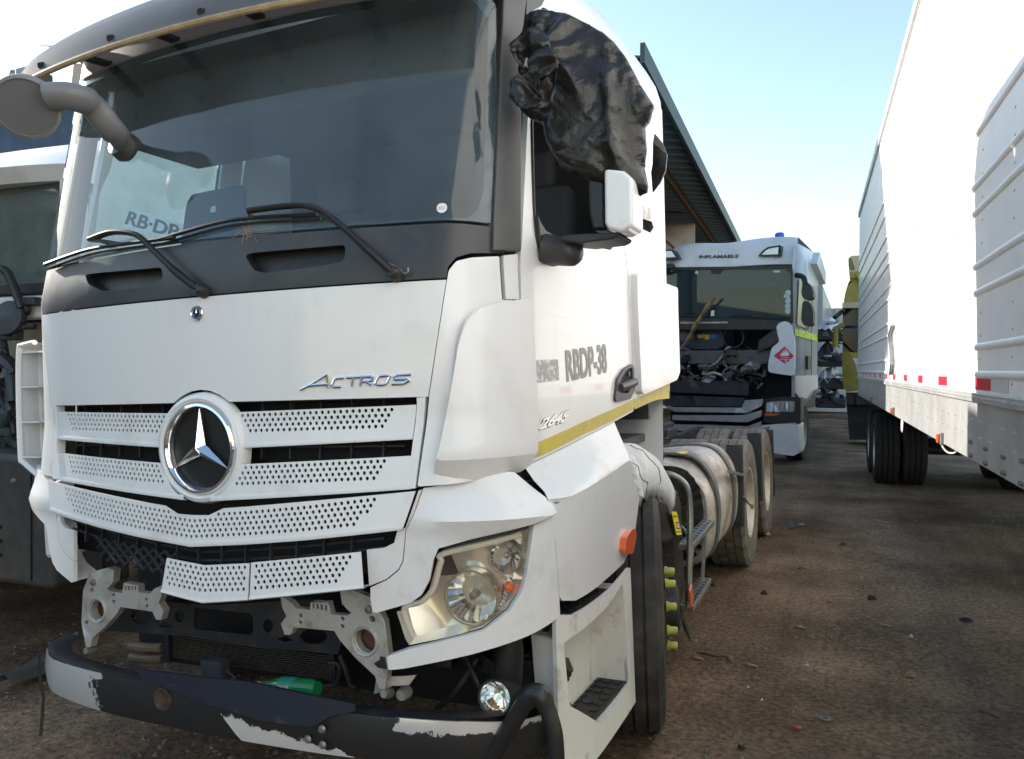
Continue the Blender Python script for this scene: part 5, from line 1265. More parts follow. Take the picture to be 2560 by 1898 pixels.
# ================================================================ green bottle resting in the bumper
p0=ph('L',1525,1213,1,.14); p1=ph('L',1880,1238,1,.14); d=(p1-p0); Lb=d.length
bo=empty('bottle','green plastic soft drink bottle lying behind the steel bumper','bottle',matrix=MT)
GRN=mat('green_bottle',(.02,.30,.10),.12,trans=.35,coat=.4); GL=mat('bottle_label',(.02,.20,.16),.4,col2=(.03,.3,.2),vscale=40)
MB().lathe([(.011,.02),(.013,.03),(.02,.06),(.033,.10),(.034,Lb*.5),(.033,Lb*.9),(.026,Lb),(0,Lb)],p0,d,24).build('bottle_body',GRN,bo)
MB().lathe([(0,0),(.013,0),(.014,.02),(.012,.022)],p0,d,16).build('bottle_cap',mat('cap_gold',(.4,.26,.08),.4),bo)
MB().lathe([(.0345,Lb*.42),(.0352,Lb*.43),(.0352,Lb*.66),(.0345,Lb*.67)],p0,d,24).build('bottle_label_band',GL,bo)
dn=d.normalized(); sd_=Vector((0,-1,0)); upb=dn.cross(sd_)*-1
for t,dy in (('GINGER',.012),('ALE',-.008)):
    text_on('bottle_print',t,lambda u,v,o,dy=dy:p0+dn*(Lb*.45+u*Lb*.19)+upb*((v-.5)*.014+dy)+sd_*(.0352+o),mat('print_white',(.8,.8,.78),.5),bo)
# ================================================================ ground
CW=MT@Vector(CAM)
def gz(x): return 0. if x>=1.25 else max(-.0393*(1.25-x),-.104)
def gzn(x,y):
    return gz(x)+.012*mnoise.noise(Vector((x*.7,y*.7,0)))+.006*mnoise.noise(Vector((x*2.1,y*2.1,4)))
m=MB(); xs=sorted(set([-400,-150,-60,-30]+[-15+.5*i for i in range(15)]+[-7.5+.25*i for i in range(60)]+[7.5+i for i in range(10)]+[30,60,150,400])); ys=[-300,-100,-40,-20]+[-10+.25*i for i in range(120)]+[20+i*2 for i in range(11)]+[60,120,300,700]
m.grid([[Vector((x,y,gzn(x,y) if -15<x<17 and -10<y<40 else gz(x))) for x in xs] for y in ys])
DIRT=bpy.data.materials.new('packed_dirt'); DIRT.use_nodes=True; nt=DIRT.node_tree; b=nt.nodes['Principled BSDF']
tc=nt.nodes.new('ShaderNodeTexCoord')
def nz(scale,detail=8,rough=.65,off=0):
    n=nt.nodes.new('ShaderNodeTexNoise'); n.inputs['Scale'].default_value=scale; n.inputs['Detail'].default_value=detail; n.inputs['Roughness'].default_value=rough
    mp=nt.nodes.new('ShaderNodeMapping'); mp.inputs['Location'].default_value=(off,off*.7,0); nt.links.new(tc.outputs['Object'],mp.inputs[0]); nt.links.new(mp.outputs[0],n.inputs['Vector']); return n.outputs['Fac']
def ramp(f,stops):
    r=nt.nodes.new('ShaderNodeValToRGB'); e=r.color_ramp.elements
    while len(e)<len(stops): e.new(.5)
    for i,(p,c) in enumerate(stops): e[i].position=p; e[i].color=(*c,1)
    nt.links.new(f,r.inputs['Fac']); return r.outputs['Color']
def mixn(f,a,b_,mode='MIX'):
    n=nt.nodes.new('ShaderNodeMix'); n.data_type='RGBA'; n.blend_type=mode
    if isinstance(f,(int,float)): n.inputs[0].default_value=f
    else: nt.links.new(f,n.inputs[0])
    for i,v in ((6,a),(7,b_)):
        if isinstance(v,tuple): n.inputs[i].default_value=(*v,1)
        else: nt.links.new(v,n.inputs[i])
    return n.outputs[2]
base=ramp(nz(1.1,10,.68),[(.25,(.13,.088,.058)),(.45,(.29,.190,.118)),(.6,(.40,.265,.165)),(.78,(.32,.235,.162))])
gr=ramp(nz(34,6,.7,3),[(.3,(.22,.22,.22)),(.5,(.82,.82,.82)),(.72,(1.55,1.5,1.45))])
c=mixn(1,base,gr,'MULTIPLY')
dk=ramp(nz(.55,7,.6,9),[(.44,(0,0,0)),(.58,(1,1,1))])
c=mixn(dk,c,mixn(1,c,(.56,.55,.54),'MULTIPLY'))
mpt=nt.nodes.new('ShaderNodeMapping'); mpt.inputs['Scale'].default_value=(3.2,.22,1); nt.links.new(tc.outputs['Object'],mpt.inputs[0]); ntr=nt.nodes.new('ShaderNodeTexNoise'); ntr.inputs['Scale'].default_value=1.; ntr.inputs['Detail'].default_value=6; nt.links.new(mpt.outputs[0],ntr.inputs['Vector'])
c=mixn(ramp(ntr.outputs['Fac'],[(.42,(0,0,0)),(.66,(.75,.75,.75))]),c,mixn(1,c,(.62,.62,.63),'MULTIPLY'))
nt.links.new(c,b.inputs['Base Color']); b.inputs['Specular IOR Level'].default_value=.25
rr=ramp(nz(.8,6,.6,21),[(.4,(.95,.95,.95)),(.7,(.7,.7,.7))]); nt.links.new(rr,b.inputs['Roughness'])
bp=nt.nodes.new('ShaderNodeBump'); bp.inputs['Strength'].default_value=.7; bp.inputs['Distance'].default_value=.02; nt.links.new(nz(45,8,.7,5),bp.inputs['Height']); nt.links.new(bp.outputs['Normal'],b.inputs['Normal'])
GRD=m.build('ground',DIRT,None,ang=180); GRD['kind']='structure'
# a wet patch
PUD=mat('wet_patch',(.012,.011,.010),.12,spec=.5)
rng=random.Random(8); c=ph('T',1550,1000,2,.0,True)
m=MB(); pts=[]
for k in range(26):
    a=2*math.pi*k/26; r_=1+.35*math.sin(3*a+1)+.25*rng.uniform(-1,1); pts.append(Vector((c.x+math.cos(a)*.07*r_,c.y+math.sin(a)*.17*r_,gzn(c.x,c.y)+.012)))
m.add(pts,[tuple(range(26))]); o=m.build('puddle',PUD); o['kind']='structure'
# gravel: uncountable
m=MB(); rng=random.Random(21)
def stone(m,c,r,rng):
    v=[Vector((1,0,0)),Vector((-1,0,0)),Vector((0,1,0)),Vector((0,-1,0)),Vector((0,0,.7)),Vector((0,0,-.6))]
    q=Matrix.Rotation(rng.uniform(0,6.3),3,'Z')@Matrix.Rotation(rng.uniform(-.5,.5),3,'X')
    m.add([Vector(c)+q@(p*r*rng.uniform(.55,1.25)) for p in v],[(0,2,4),(2,1,4),(1,3,4),(3,0,4),(2,0,5),(1,2,5),(3,1,5),(0,3,5)])
cnt=0
while cnt<12000:
    y=-1.2+rng.random()**1.7*11; x=rng.uniform(-3,5.5)
    if mnoise.noise(Vector((x*.9,y*.9,7)))+.6*mnoise.noise(Vector((x*2.5,y*2.5,3)))<rng.uniform(-.25,.55): continue
    stone(m,(x,y,gzn(x,y)),.004+.016*rng.random()**2.4,rng); cnt+=1
g=m.build('gravel',mat('gravel_stone',(.13,.105,.08),.95,col2=(.21,.175,.14),thr=(.4,.65),vscale=25),None,ang=10); g['kind']='stuff'; g['label']='loose gravel and grit strewn over the dirt'; g['category']='gravel'
# ---- litter on the dirt
LEAF=mat('dry_leaf',(.28,.2,.12),.8,var=.3,vscale=40); CHIP=mat('pale_chip',(.3,.28,.25),.8,var=.3,vscale=40); DKB=mat('dark_scrap',(.03,.026,.024),.8,var=.3,vscale=40); RED=mat('red_shard',(.42,.07,.05),.5); WSH=mat('white_shard',(.55,.53,.5),.7)
def litter(zone,x,y,kind,w,h,ang,label,cat,mt,name):
    p=ph(zone,x,y,2,0,True); z=gzn(p.x,p.y)+.004; rng=random.Random(int(x+y)); q=Matrix.Rotation(R(ang),3,'Z'); m=MB(); o=Vector((p.x,p.y,z))
    if kind=='leaf':
        pts=[(-1,0),(-.5,.32),(.1,.38),(.6,.22),(1,0),(.5,-.25),(-.1,-.36),(-.6,-.22)]; k=len(pts)
        v=[o+q@Vector((a*w/2*rng.uniform(.85,1.1),b_*h*rng.uniform(.8,1.2),.006+.012*(1-a*a)*(rng.random()))) for a,b_ in pts]; v+=[o+q@Vector((0,0,.016))]
        m.add(v,[(i,(i+1)%k,k) for i in range(k)])
    elif kind=='chunk':
        k=7 if w>.03 else 5; v=[o+q@Vector((math.cos(i/k*6.283)*w/2*rng.uniform(.6,1.1),math.sin(i/k*6.283)*h/2*rng.uniform(.6,1.1),0)) for i in range(k)]; t=[a.lerp(o,rng.uniform(.1,.5))+Vector((rng.uniform(-.002,.002),rng.uniform(-.002,.002),(.012+.02*rng.random())*min(1,w/.05))) for a in v]
        m.add(v+t,[tuple(range(k,2*k))]+[(i,(i+1)%k,(i+1)%k+k,i+k) for i in range(k)])
    elif kind=='ring':
        m.tube([o+q@Vector((math.cos(i/20*6.283)*w/2,math.sin(i/20*6.283)*h/2,.008)) for i in range(21)],min(.009,w*.12),7,caps=False)
    elif kind=='twig':
        pts=[o+q@Vector((w*(i/6-.5),h*rng.uniform(-.5,.5),.008+.012*rng.random())) for i in range(7)]; m.tube(cr([tuple(a) for a in pts],3),[.006]*10+[.004]*9,6)
    ob=m.build(name,mt,None,ang=25)
    if kind=='leaf': ob.modifiers.new('t','SOLIDIFY').thickness=.002
    return tag(ob,label,cat,'litter on the dirt lane')
LIT=[(1395,248,'twig',.16,.02,-10,'pale thin stick lying highest up the lane near the trailer shadow','stick',CHIP,'stick'),(940,522,'leaf',.09,.04,0,'small dark leaf nearest the ladder steps of the white tractor','leaf',DKB,'leaf'),
(1100,712,'leaf',.05,.035,40,'small red triangular shard in the middle of the lane','shard',RED,'shard'),(1345,690,'chunk',.07,.05,10,'jagged dark brown scrap beside the red triangular shard','scrap',DKB,'scrap'),
(1305,805,'leaf',.085,.02,-40,'narrow tan curled leaf in the middle of the lane','leaf',LEAF,'leaf'),(1420,862,'leaf',.08,.05,-5,'pale triangular chip to the right of the tan curled leaf','chip',CHIP,'chip'),
(925,865,'leaf',.085,.03,-8,'pale elongated chip to the left of the tan curled leaf','chip',CHIP,'chip'),(1890,825,'ring',.065,.05,0,'small dark rubber ring on the right of the lane','rubber ring',DKB,'rubber_ring'),
(650,1085,'leaf',.075,.035,-5,'grey flat chip right of the black crooked twig','chip',CHIP,'chip'),(668,1160,'leaf',.05,.025,0,'small greenish grey chip just below the grey flat chip','chip',mat('green_chip',(.16,.18,.15),.8),'chip'),
(330,1040,'leaf',.09,.035,-6,'brownish red chip close to the front tyre','chip',mat('brown_red',(.25,.12,.09),.7),'chip'),(905,1440,'leaf',.055,.04,5,'red shard low in the lane among the gravel','shard',RED,'shard'),
(1075,1392,'ring',.042,.03,0,'small grey ring on the gravel near the lower red shard','metal ring',mat('ring_grey',(.2,.2,.19),.5),'metal_ring'),(590,1558,'chunk',.035,.025,0,'small black nut near the bottom of the lane','nut',DKB,'nut'),
(2000,1350,'leaf',.17,.03,-38,'long brown pod leaf at the lower right of the lane','leaf',mat('pod_brown',(.13,.095,.07),.8),'pod'),(627,1205,'chunk',.018,.01,10,'tiny white fragment left of centre in the lane','fragment',WSH,'fragment'),
(705,1278,'chunk',.018,.01,50,'tiny white fragment lowest of the white fragments','fragment',WSH,'fragment'),(970,1082,'chunk',.018,.012,0,'tiny white fragment right of the grey flat chip','fragment',WSH,'fragment'),
(1575,922,'chunk',.025,.012,0,'tiny white fragment below the pale triangular chip','fragment',WSH,'fragment'),(720,668,'chunk',.055,.025,5,'dark clod of dirt in line with the front wheel nuts','clod',DKB,'clod'),
(425,615,'chunk',.045,.03,0,'dark clod of dirt just behind the lower ladder step','clod',DKB,'clod'),(1180,380,'chunk',.06,.03,0,'dark green flattened scrap high up the lane','scrap',mat('green_scrap',(.04,.06,.045),.7),'scrap'),
(440,1035,'twig',.2,.08,-20,'black crooked twig beside the front tyre','twig',DKB,'twig'),(738,320,'chunk',.08,.07,20,'pale broken lump behind the rear wheel of the white tractor','lump',CHIP,'lump'),(1570,1145,'chunk',.06,.03,10,'brown clod in the gravel at the right of the lane','clod',LEAF,'clod'),
(1210,790,'leaf',.05,.02,-30,'small brown curled leaf left of the tan curled leaf','leaf',mat('leaf_brown',(.14,.09,.06),.8),'leaf'),(1360,898,'leaf',.05,.02,0,'faint green grey leaf under the pale triangular chip','leaf',mat('leaf_grey',(.14,.13,.1),.8),'leaf')]
for a in LIT: litter('N',*a)
# rubber strip lying at the passenger side
pts=[ph('L',x,y,2,-.06,True) for x,y in ((-60,1230),(60,1195),(180,1150),(260,1100),(310,1075),(380,1060))]
m=MB(); rows=[]
for p in cr([tuple(p) for p in pts],5): p=Vector(p); rows.append([p+Vector((-.05,-.05,.0)),p+Vector((-.03,-.03,.05)),p+Vector((.04,.05,.055)),p+Vector((.06,.08,.0))])
m.grid(rows); tag(m.build('rubber_strip',mat('dusty_rubber',(.075,.07,.065),.8,var=.3),None,ang=50),'dusty grey rubber strip on the ground left of the steel bumper','rubber strip')
# ================================================================ box trailer on the right
tdir=ray(2040,927,True); tdir.z=0; tdir.normalize()
p0=ph('D',2228,1070,2,1.19,True)
TB=FlatSurf(p0,-tdir,(0,0,1))        # u towards the camera, v up (absolute z = v + 1.19), n towards the lane
def tv(zone,x,y): return TB.hit(*px(zone,x,y),True)
ufar=tv('K',384,600)[0]; unear=6.5
zt_=tv('C',1600,0)[1]; 
ztop=sum(tv('C',x,y)[1] for x,y in ((1600,0),(1500,400),(1400,800)))/3
TRL=empty('box_trailer','long white ribbed box trailer with red reflectors standing along the right','trailer',loc=TB.at(0,0)*1)
TRL.location=(0,0,0)
RIBW=mat('trailer_white',(.82,.82,.82),.42,col2=(.72,.71,.69),thr=(.5,.8),vscale=2.2,coat=.15,bump=.22,bscale=1.6); grime(RIBW,.13,.25,.35)
def tbox(u0,u1,v0,v1,d0,d1,name,m_,bevel=0):
    m=MB(); c=[TB.at(u,v,d) for u in (u0,u1) for v in (v0,v1) for d in (d0,d1)]
    m.add(c,[(0,1,3,2),(4,6,7,5),(0,4,5,1),(2,3,7,6),(0,2,6,4),(1,5,7,3)]); return m.build(name,m_,TRL,bevel=bevel)
vr=tv('K',900,995)[1]
tbox(ufar,unear,vr,ztop,-2.5,0,'trailer_body',RIBW,.02)
tbox(ufar,unear,.0,vr-.004,-2.5,-.006,'lower_rail',mat('rail_alu',(.58,.58,.57),.38,.5,col2=(.42,.42,.41),thr=(.4,.7),vscale=4),.006)
tbox(ufar-.02,unear,ztop-.09,ztop+.015,-2.5,.02,'top_rail',mat('rail_alu',(.58,.58,.57)),.006)
tbox(ufar,unear,vr-.03,vr+.012,-.02,.014,'rub_rail',mat('rail_alu',(.58,.58,.57)),.004)
ribz=[tv('C',1895,720)[1],tv('C',1890,880)[1],tv('C',1880,1165)[1],tv('C',1875,1310)[1],tv('C',1865,1605)[1],tv('K',915,520)[1],tv('K',900,775)[1],tv('K',900,900)[1]]
g1=(ribz[0]-ribz[5])/4
z_=max(ribz)
extra=[z_+.18,z_+.43,z_+.61]
for v in ribz+[e for e in extra if e<ztop-.12]:
    m=MB(); m.tube([TB.at(ufar+.02+(unear-ufar-.04)*k/20,v,-.007) for k in range(21)],.019,12,sq=1); m.build('side_rib',RIBW,TRL)
REDT=mat('red_tape',(.62,.02,.04),.3,col2=(.5,.03,.06),vscale=30); SIL=mat('silver_tape',(.62,.62,.6),.3)
tapes=[('K',990,1072,912,985),('K',799,845,918,969),('K',694,718,916,961),('K',620,638,918,955),('K',563,577,917,950),('K',524,535,918,945),('K',493,501,919,943),('K',466,473,919,941),('K',443,449,919,939),('K',424,429,919,938),('K',408,412,919,937)]
for i,(z,x0,x1,y0,y1) in enumerate(tapes):
    a=tv(z,x0,(y0+y1)/2)[0]; c=tv(z,x1,(y0+y1)/2)[0]; w=abs(c-a); h=.055; vc=tv('K',1030,948)[1]
    panel('red_reflector',[(a,vc-h/2),(c,vc-h/2),(c,vc+h/2),(a,vc+h/2)],TB,.001,.002,REDT,TRL,bevel=0,res=0,dn=0)
    panel('silver_reflector',[(c,vc-h/2),(c+w*.9,vc-h/2),(c+w*.9,vc+h/2),(c,vc+h/2)],TB,.001,.002,SIL,TRL,bevel=0,res=0,dn=0)
RIV=mat('rivet',(.5,.5,.49),.4,.4)
m=MB(); u=-4.
while u<.6:
    q=TB.at(u,vr-.008,.014); m.lathe([(0,.004),(.006,.002),(.007,0)],q,TB.n,6); u+=.05
o=m.build('rail_rivets',RIV,TRL); o['kind']='stuff'
m=MB()
for u in [-8+.6*k for k in range(15)]:
    for k in range(26):
        v=vr+.06+k*(ztop-vr-.2)/26
        q=TB.at(u,v,.0); m.lathe([(0,.0035),(.005,.002),(.006,0)],q,TB.n,6)
o=m.build('seam_rivets',RIV,TRL); o['kind']='stuff'
rng=random.Random(3)
BLT=mat('rail_bolt',(.2,.19,.18),.5,.5)
for x,y in ((962,1250),(962,1320),(1038,1285),(1038,1360),(1130,1328),(1130,1410),(1228,1350),(1220,1465)):
    u,v=tv('K',x,y)
    for du in (-.012,.012):
        m=MB(); m.lathe([(0,.012),(.008,.011),(.011,0)],TB.at(u+du,v,-.006),TB.n,6); m.build('rail_bolt',BLT,TRL)
m=MB()
for u in [-7+.22*k for k in range(32)]:
    for v in (.10,.17): 
        for du in (0,.025): m.lathe([(0,.003),(.005,.002),(.006,0)],TB.at(u+du,vr*.25+v-.06,-.006),TB.n,5)
o=m.build('rail_rivets',RIV,TRL); o['kind']='stuff'
for x,y,c in ((565,1090,0),(812,1232,0),(455,1030,1)):
    u,v=tv('K',x,y); m=MB(); s=.05 if y>1100 else .075; q=TB.at(u,v,.01); Mx=Matrix((TB.a,TB.b,TB.n)).transposed(); m.box(q,(s,.055,.03),Mx); lo=m.build('marker_light',AMBER if not c else REDT,TRL,bevel=.008)
    m=MB(); m.box(TB.at(u+.035,v,.0),(.03,.07,.02),Mx); m.build('marker_bracket',GREY,lo,bevel=.004)
u,v=tv('K',597,1172); m=MB(); m.lathe([(0,.01),(.05,.008),(.06,0)],TB.at(u,-.05,-.02),TB.n,16); m.build('side_lamp',SIL,TRL)
pts=[TB.at(*tv('K',x,y),-.03) for x,y in ((788,1245),(790,1275),(815,1302),(845,1305),(858,1295))]; m=MB(); m.tube(cr([tuple(p) for p in pts],5),.005,6); m.build('cable_loop',mat('cable_white',(.6,.58,.53),.5),TRL)
# locking rods
for dx in (0,14):
    pts=[TB.at(*tv('K',x+dx,y),.03) for x,y in ((575,650),(560,700),(568,770),(572,850),(566,900))]; m=MB(); m.tube([pts[0],pts[1],pts[2],pts[3],pts[4]],.012,6); m.build('locking_rod',GREY,TRL)
# underside: frame, axles, wheels
tbox(ufar+.5,unear,-.25,.0,-1.9,-.7,'under_frame',STEEL)
def tw(pos,outer_n,par,rr=.5,name='wheel',rimm=RIMM,mesh={}):
    if rr not in mesh:
        o=tyre_mesh(rr,.29,3,False,72).build(name,mat('shade_dark_tyre',(.016,.015,.015),.85,col2=(.04,.035,.03),thr=(.5,.8),vscale=7),par,ang=28); MB().lathe([(.29,-.02),(.28,.0),(.262,-.03),(.25,-.13),(.14,-.14),(.13,-.05),(0,-.05)],(0,0,0),(1,0,0),32).build('rim',rimm,o); mesh[rr]=o  # rubber colour darkened for the shade under the trailer
    else: o=dup(mesh[rr]); o.parent=par
    o.location=pos; o.rotation_euler=(0,0,math.atan2(outer_n.y,outer_n.x)); return o
uw=(Vector((0,10.45,0))-TB.o).dot(TB.a)
for u in (uw,uw-1.3):
    for d,sgn in ((-.13,1),(-.47,1),(-2.36,-1),(-2.02,-1)):
        p=TB.at(u,0,d); tw(Vector((p.x,p.y,.5)),TB.n*sgn,TRL)
for u in (uw,uw-1.3): m=MB(); a=TB.at(u,0,-.3); c=TB.at(u,0,-2.2); m.cyl((a.x,a.y,.5),(c.x,c.y,.5),.07); m.build('axle',STEEL,TRL)
# ================================================================ shed on the left behind
e1=ph('U',800,1470,2,6.3,True); e0=ph('U',55,10,2,6.3,True); ed=(e1-e0); ed.z=0; ed.normalize()
en=Vector((-ed.y,ed.x,0))            # towards the inside (left)
def E(y,d,z): 
    q=e0+ed*((y-e0.y)/ed.y)+en*d; return Vector((q.x,q.y,z))
SHD=empty('shed','open sided steel shed with dark corrugated roof and rusty beams behind the white tractor','shed')
Y0s,Y1s=9.6,34.
SOF=mat('soffit_sheet',(.10,.12,.13),.6,.3,col2=(.10,.085,.075),thr=(.5,.75),vscale=3); PINK=mat('painted_beam',(.50,.42,.38),.75,col2=(.36,.26,.21),thr=(.45,.75),vscale=2.5)
m=MB(); rows=[]
n=170
for i in range(n+1):
    y=Y0s+(Y1s-Y0s)*i/n; dz=.035*(1 if (i%4) in (1,2) else -1)
    rows.append([E(y,0,6.25+dz),E(y,12,8.0+dz)])
m.grid(rows); ro=m.build('roof_sheet',SOF,SHD,ang=20); ro.modifiers.new('t','SOLIDIFY').thickness=.03
m=MB(); m.add([E(Y0s,-.05,6.12),E(Y1s,-.05,6.12),E(Y1s,-.05,6.42),E(Y0s,-.05,6.42),E(Y0s,.02,6.12),E(Y1s,.02,6.12),E(Y1s,.02,6.42),E(Y0s,.02,6.42)],[(0,1,2,3),(7,6,5,4),(0,4,5,1),(3,2,6,7),(0,3,7,4),(1,5,6,2)]); m.build('eave_flashing',mat('eave_green',(.06,.085,.09),.5,.2,var=.3),SHD)
bd=.75
m=MB(); m.bar(E(Y0s,bd,6.12),E(Y1s,bd,6.12),.10,.22); m.build('eave_beam',RUST,SHD)
for d in (2.2,4.0,6.0): m=MB(); m.bar(E(Y0s,d,6.35+d*.14),E(Y1s,d,6.35+d*.14),.08,.18); m.build('purlin',RUST,SHD)
colY=[Y0s+.4,16.2,22.6,29.]
for k,y in enumerate(colY):
    m=MB(); p=E(y,bd+.35,0); m.box((p.x,p.y,3.0),(.34,.02,6.0)); 
    m.box((p.x+.17,p.y,3.0),(.02,.22,6.0)); m.box((p.x-.17,p.y,3.0),(.02,.22,6.0))
    CO=m.build('column',PINK,SHD)
    m=MB(); q=E(y,bd,0); m.add([E(y,bd+.1,6.05),E(y,bd+2.6,6.4),E(y,bd+2.6,5.75),E(y,bd+.9,4.5),E(y,bd+.1,4.3)],[(0,1,2,3,4)]); o=m.build('rafter_haunch',PINK,SHD); o.modifiers.new('t','SOLIDIFY').thickness=.18
    m=MB(); m.bar(E(y,bd+2.5,6.1),E(y,11.5,7.4),.16,.5); m.build('rafter',PINK,SHD)
for k in range(3):
    m=MB(); m.tube([E(colY[k],bd+.3,4.9),E(colY[k+1],bd+.3,2.3)],.05,8); m.build('brace',RUST,SHD)
    m=MB(); m.tube([E(colY[k],bd+.3,4.9),E(colY[k+1],bd+.3,4.9)],.035,8); m.build('brace',RUST,SHD)
m=MB(); m.add([E(Y0s,9.0,0),E(Y1s,9.0,0),E(Y1s,9.0,7.5),E(Y0s,9.0,7.5)],[(0,1,2,3)]); o=m.build('back_wall',PINK,SHD); o.modifiers.new('t','SOLIDIFY').thickness=.1
m=MB(); m.add([E(Y1s,.3,0),E(Y1s,9.,0),E(Y1s,9.,7.5),E(Y1s,.3,6.2)],[(0,1,2,3)]); o=m.build('end_wall',PINK,SHD); o.modifiers.new('t','SOLIDIFY').thickness=.1
# blue grey warehouse wall far left
WLL=empty('warehouse','blue grey corrugated warehouse wall at the far left edge','warehouse',loc=(-17.5,12.5,0),rz=R(24))
zt0=ph('P',60,175,1,12.5,True); m=MB(); rows=[]
for i in range(84):
    x=-3.6+i*.085; d=.014 if (i%4) in (1,2) else 0; rows.append([Vector((x,d,-.2)),Vector((x,d,zt0.z+.05))])
m.grid(rows); o=m.build('wall_sheet',mat('blue_sheet',(.10,.13,.17),.5,.3,var=.25,vscale=1.5),WLL,ang=20); o.modifiers.new('t','SOLIDIFY').thickness=.04
m=MB(); m.bar((-3.6,-.05,zt0.z+.08),(3.5,-.05,zt0.z+.08),.16,.14); m.build('wall_capping',mat('cap_blue',(.12,.15,.18),.5),WLL)

# unseen wall added outside the left frame edge to keep the ground shaded
m=MB(); rows=[]
for i in range(380):
    y=6.9-i*.085; d=.03 if (i%4) in (1,2) else 0; rows.append([Vector((-12.4-d,y,-.2)),Vector((-12.4-d,y,5.0))])
inv=(Matrix.Translation((-17.5,12.5,0))@Matrix.Rotation(R(24),4,'Z')).inverted()
m.grid([[inv@p for p in r] for r in rows]); o=m.build('shade_wall_sheet',mat('shade_wall_grey',(.34,.35,.36),.6,var=.2),WLL,ang=20); o.modifiers.new('t','SOLIDIFY').thickness=.04
# ================================================================ wrecked truck facing the camera behind the tractor
SY=12.3
sa=Vector((.9903,-.139,0)); sn_=Vector((-.139,-.9903,0))
SF=FlatSurf((0,SY,0),sa,(0,0,1))                 # front plane
def sh_(x,y,off=0):
    """S-zone pixel on the plane lying off metres in front of the wreck's front plane"""
    f=FlatSurf(SF.at(0,0,off),sa,(0,0,1)); return f.hit(*px('S',x,y),True)
def SV(x,y,off=0): u,v=sh_(x,y,off); return SF.at(u,v,off)
WK=empty('wrecked_truck','white tractor with torn open front and INFLAMABLE on its roof standing behind','truck')
WW=mat('wreck_white',(.76,.77,.79),.35,coat=.3,col2=(.6,.6,.6),thr=(.5,.8),vscale=2)
def spanel(name,pts,off,th,m_,par=WK,bevel=.01,rd=0,res=.15,holes=(),fn=None,dn=.12):
    p=[sh_(x,y,off+th) for x,y in pts]
    if rd: p=rnd(p,rd)
    return panel(name,p,SF,off,th,m_,par,bevel=bevel,res=res,holes=holes,fn=fn,dn=dn)
# cab body behind the face
cl=sh_(1650,500)[0]; wl=-cl-.12
def sblock(u0,u1,v0,v1,d0,d1,name,m_,bevel=.03,par=WK):
    m=MB(); c=[SF.at(u,v,d) for u in (u0,u1) for v in (v0,v1) for d in (d0,d1)]
    m.add(c,[(0,1,3,2),(4,6,7,5),(0,4,5,1),(2,3,7,6),(0,2,6,4),(1,5,7,3)]); return m.build(name,m_,par,bevel=bevel,bseg=3)
uR=cl+.02; uL=-1.28
# roof with a forehead that slopes back
zt=sh_(1420,112,-.3)[1]; zb=sh_(1000,372)[1]
m=MB(); rows=[]
for k in range(13):
    t=k/12; v=zb+(zt-zb)*math.sin(t*math.pi/2); back=-.02-.34*(1-math.cos(t*math.pi/2))**1.0
    row=[]
    for j in range(-10,11):
        w=j/10; u=(uL+uR)/2+(uR-uL)/2*w*(1-.05*t); cb=-.28*abs(w)**6
        dip=.05*math.exp(-((w+.05)/.35)**2)*t
        row.append(SF.at(u,v-dip,back+cb))
    rows.append(row)
rows.append([p+Vector((.17,1.95,-.02)) for p in rows[-1]])
m.grid(rows); m.build('roof',WW,WK,ang=50)
# cab side (driver's side towards the lane)
m=MB(); zlow=1.12
side=[SF.at(uR,zlow,-.1),SF.at(uR,zb,-.06),SF.at(uR-.02,zb+.25,-.2),SF.at(uR-.05,zt-.12,-.42),SF.at(uR-.06,zt-.08,-2.1),SF.at(uR,zb,-2.1),SF.at(uR,1.35,-2.1),SF.at(uR,1.1,-1.5),SF.at(uR,.95,-.9)]
m.add(side,[tuple(range(len(side)))]); o=m.build('cab_side',WW,WK); o.modifiers.new('t','SOLIDIFY').thickness=.04
sblock(uL,uR-.06,1.25,zt-.2,-2.05,-1.9,'back_wall',WW)
m=MB(); m.add([SF.at(uL,1.2,-.05),SF.at(uL,zt-.2,-.2),SF.at(uL,zt-.2,-2.1),SF.at(uL,1.2,-2.1)],[(0,1,2,3)]); o=m.build('cab_side',WW,WK); o.modifiers.new('t','SOLIDIFY').thickness=.04
# side window, stripe, handle on the lane side
SS=FlatSurf(SF.at(uR,0,0)+Vector((.02,0,0)),-sn_,(0,0,1))     # u backwards, n towards +X
DG=mat('dark_glass',(.02,.03,.035),.12,spec=.18)
def ssp(pts): return [SS.hit(*px('S',x,y),True) for x,y in pts]
wz0=sh_(1690,870)[1]; wz1=sh_(1690,440)[1]
panel('side_window',rnd([(.14,wz0+.02),(1.15,wz0-.03),(1.15,wz1-.05),(.28,wz1)],.06),SS,.004,.008,DG,WK,bevel=0,res=0)
FLU=mat('fluor_tape',(.62,.85,.02),.4); za=sh_(1672,925)[1]
panel('fluorescent_stripe',[(.0,za-.06),(1.95,za-.10),(1.95,za+.02),(.0,za+.06)],SS,.004,.004,FLU,WK,bevel=0,res=0)
panel('door_handle',rnd([(1.0,1.62),(1.3,1.62),(1.3,1.86),(1.0,1.86)],.04),SS,.004,.02,BLACK,WK,bevel=.01,res=0)
m=MB(); m.tube([SS.at(1.42,z,.003) for z in (1.2,2.2,3.0)],.006,5); m.build('door_seam',DARK,WK)
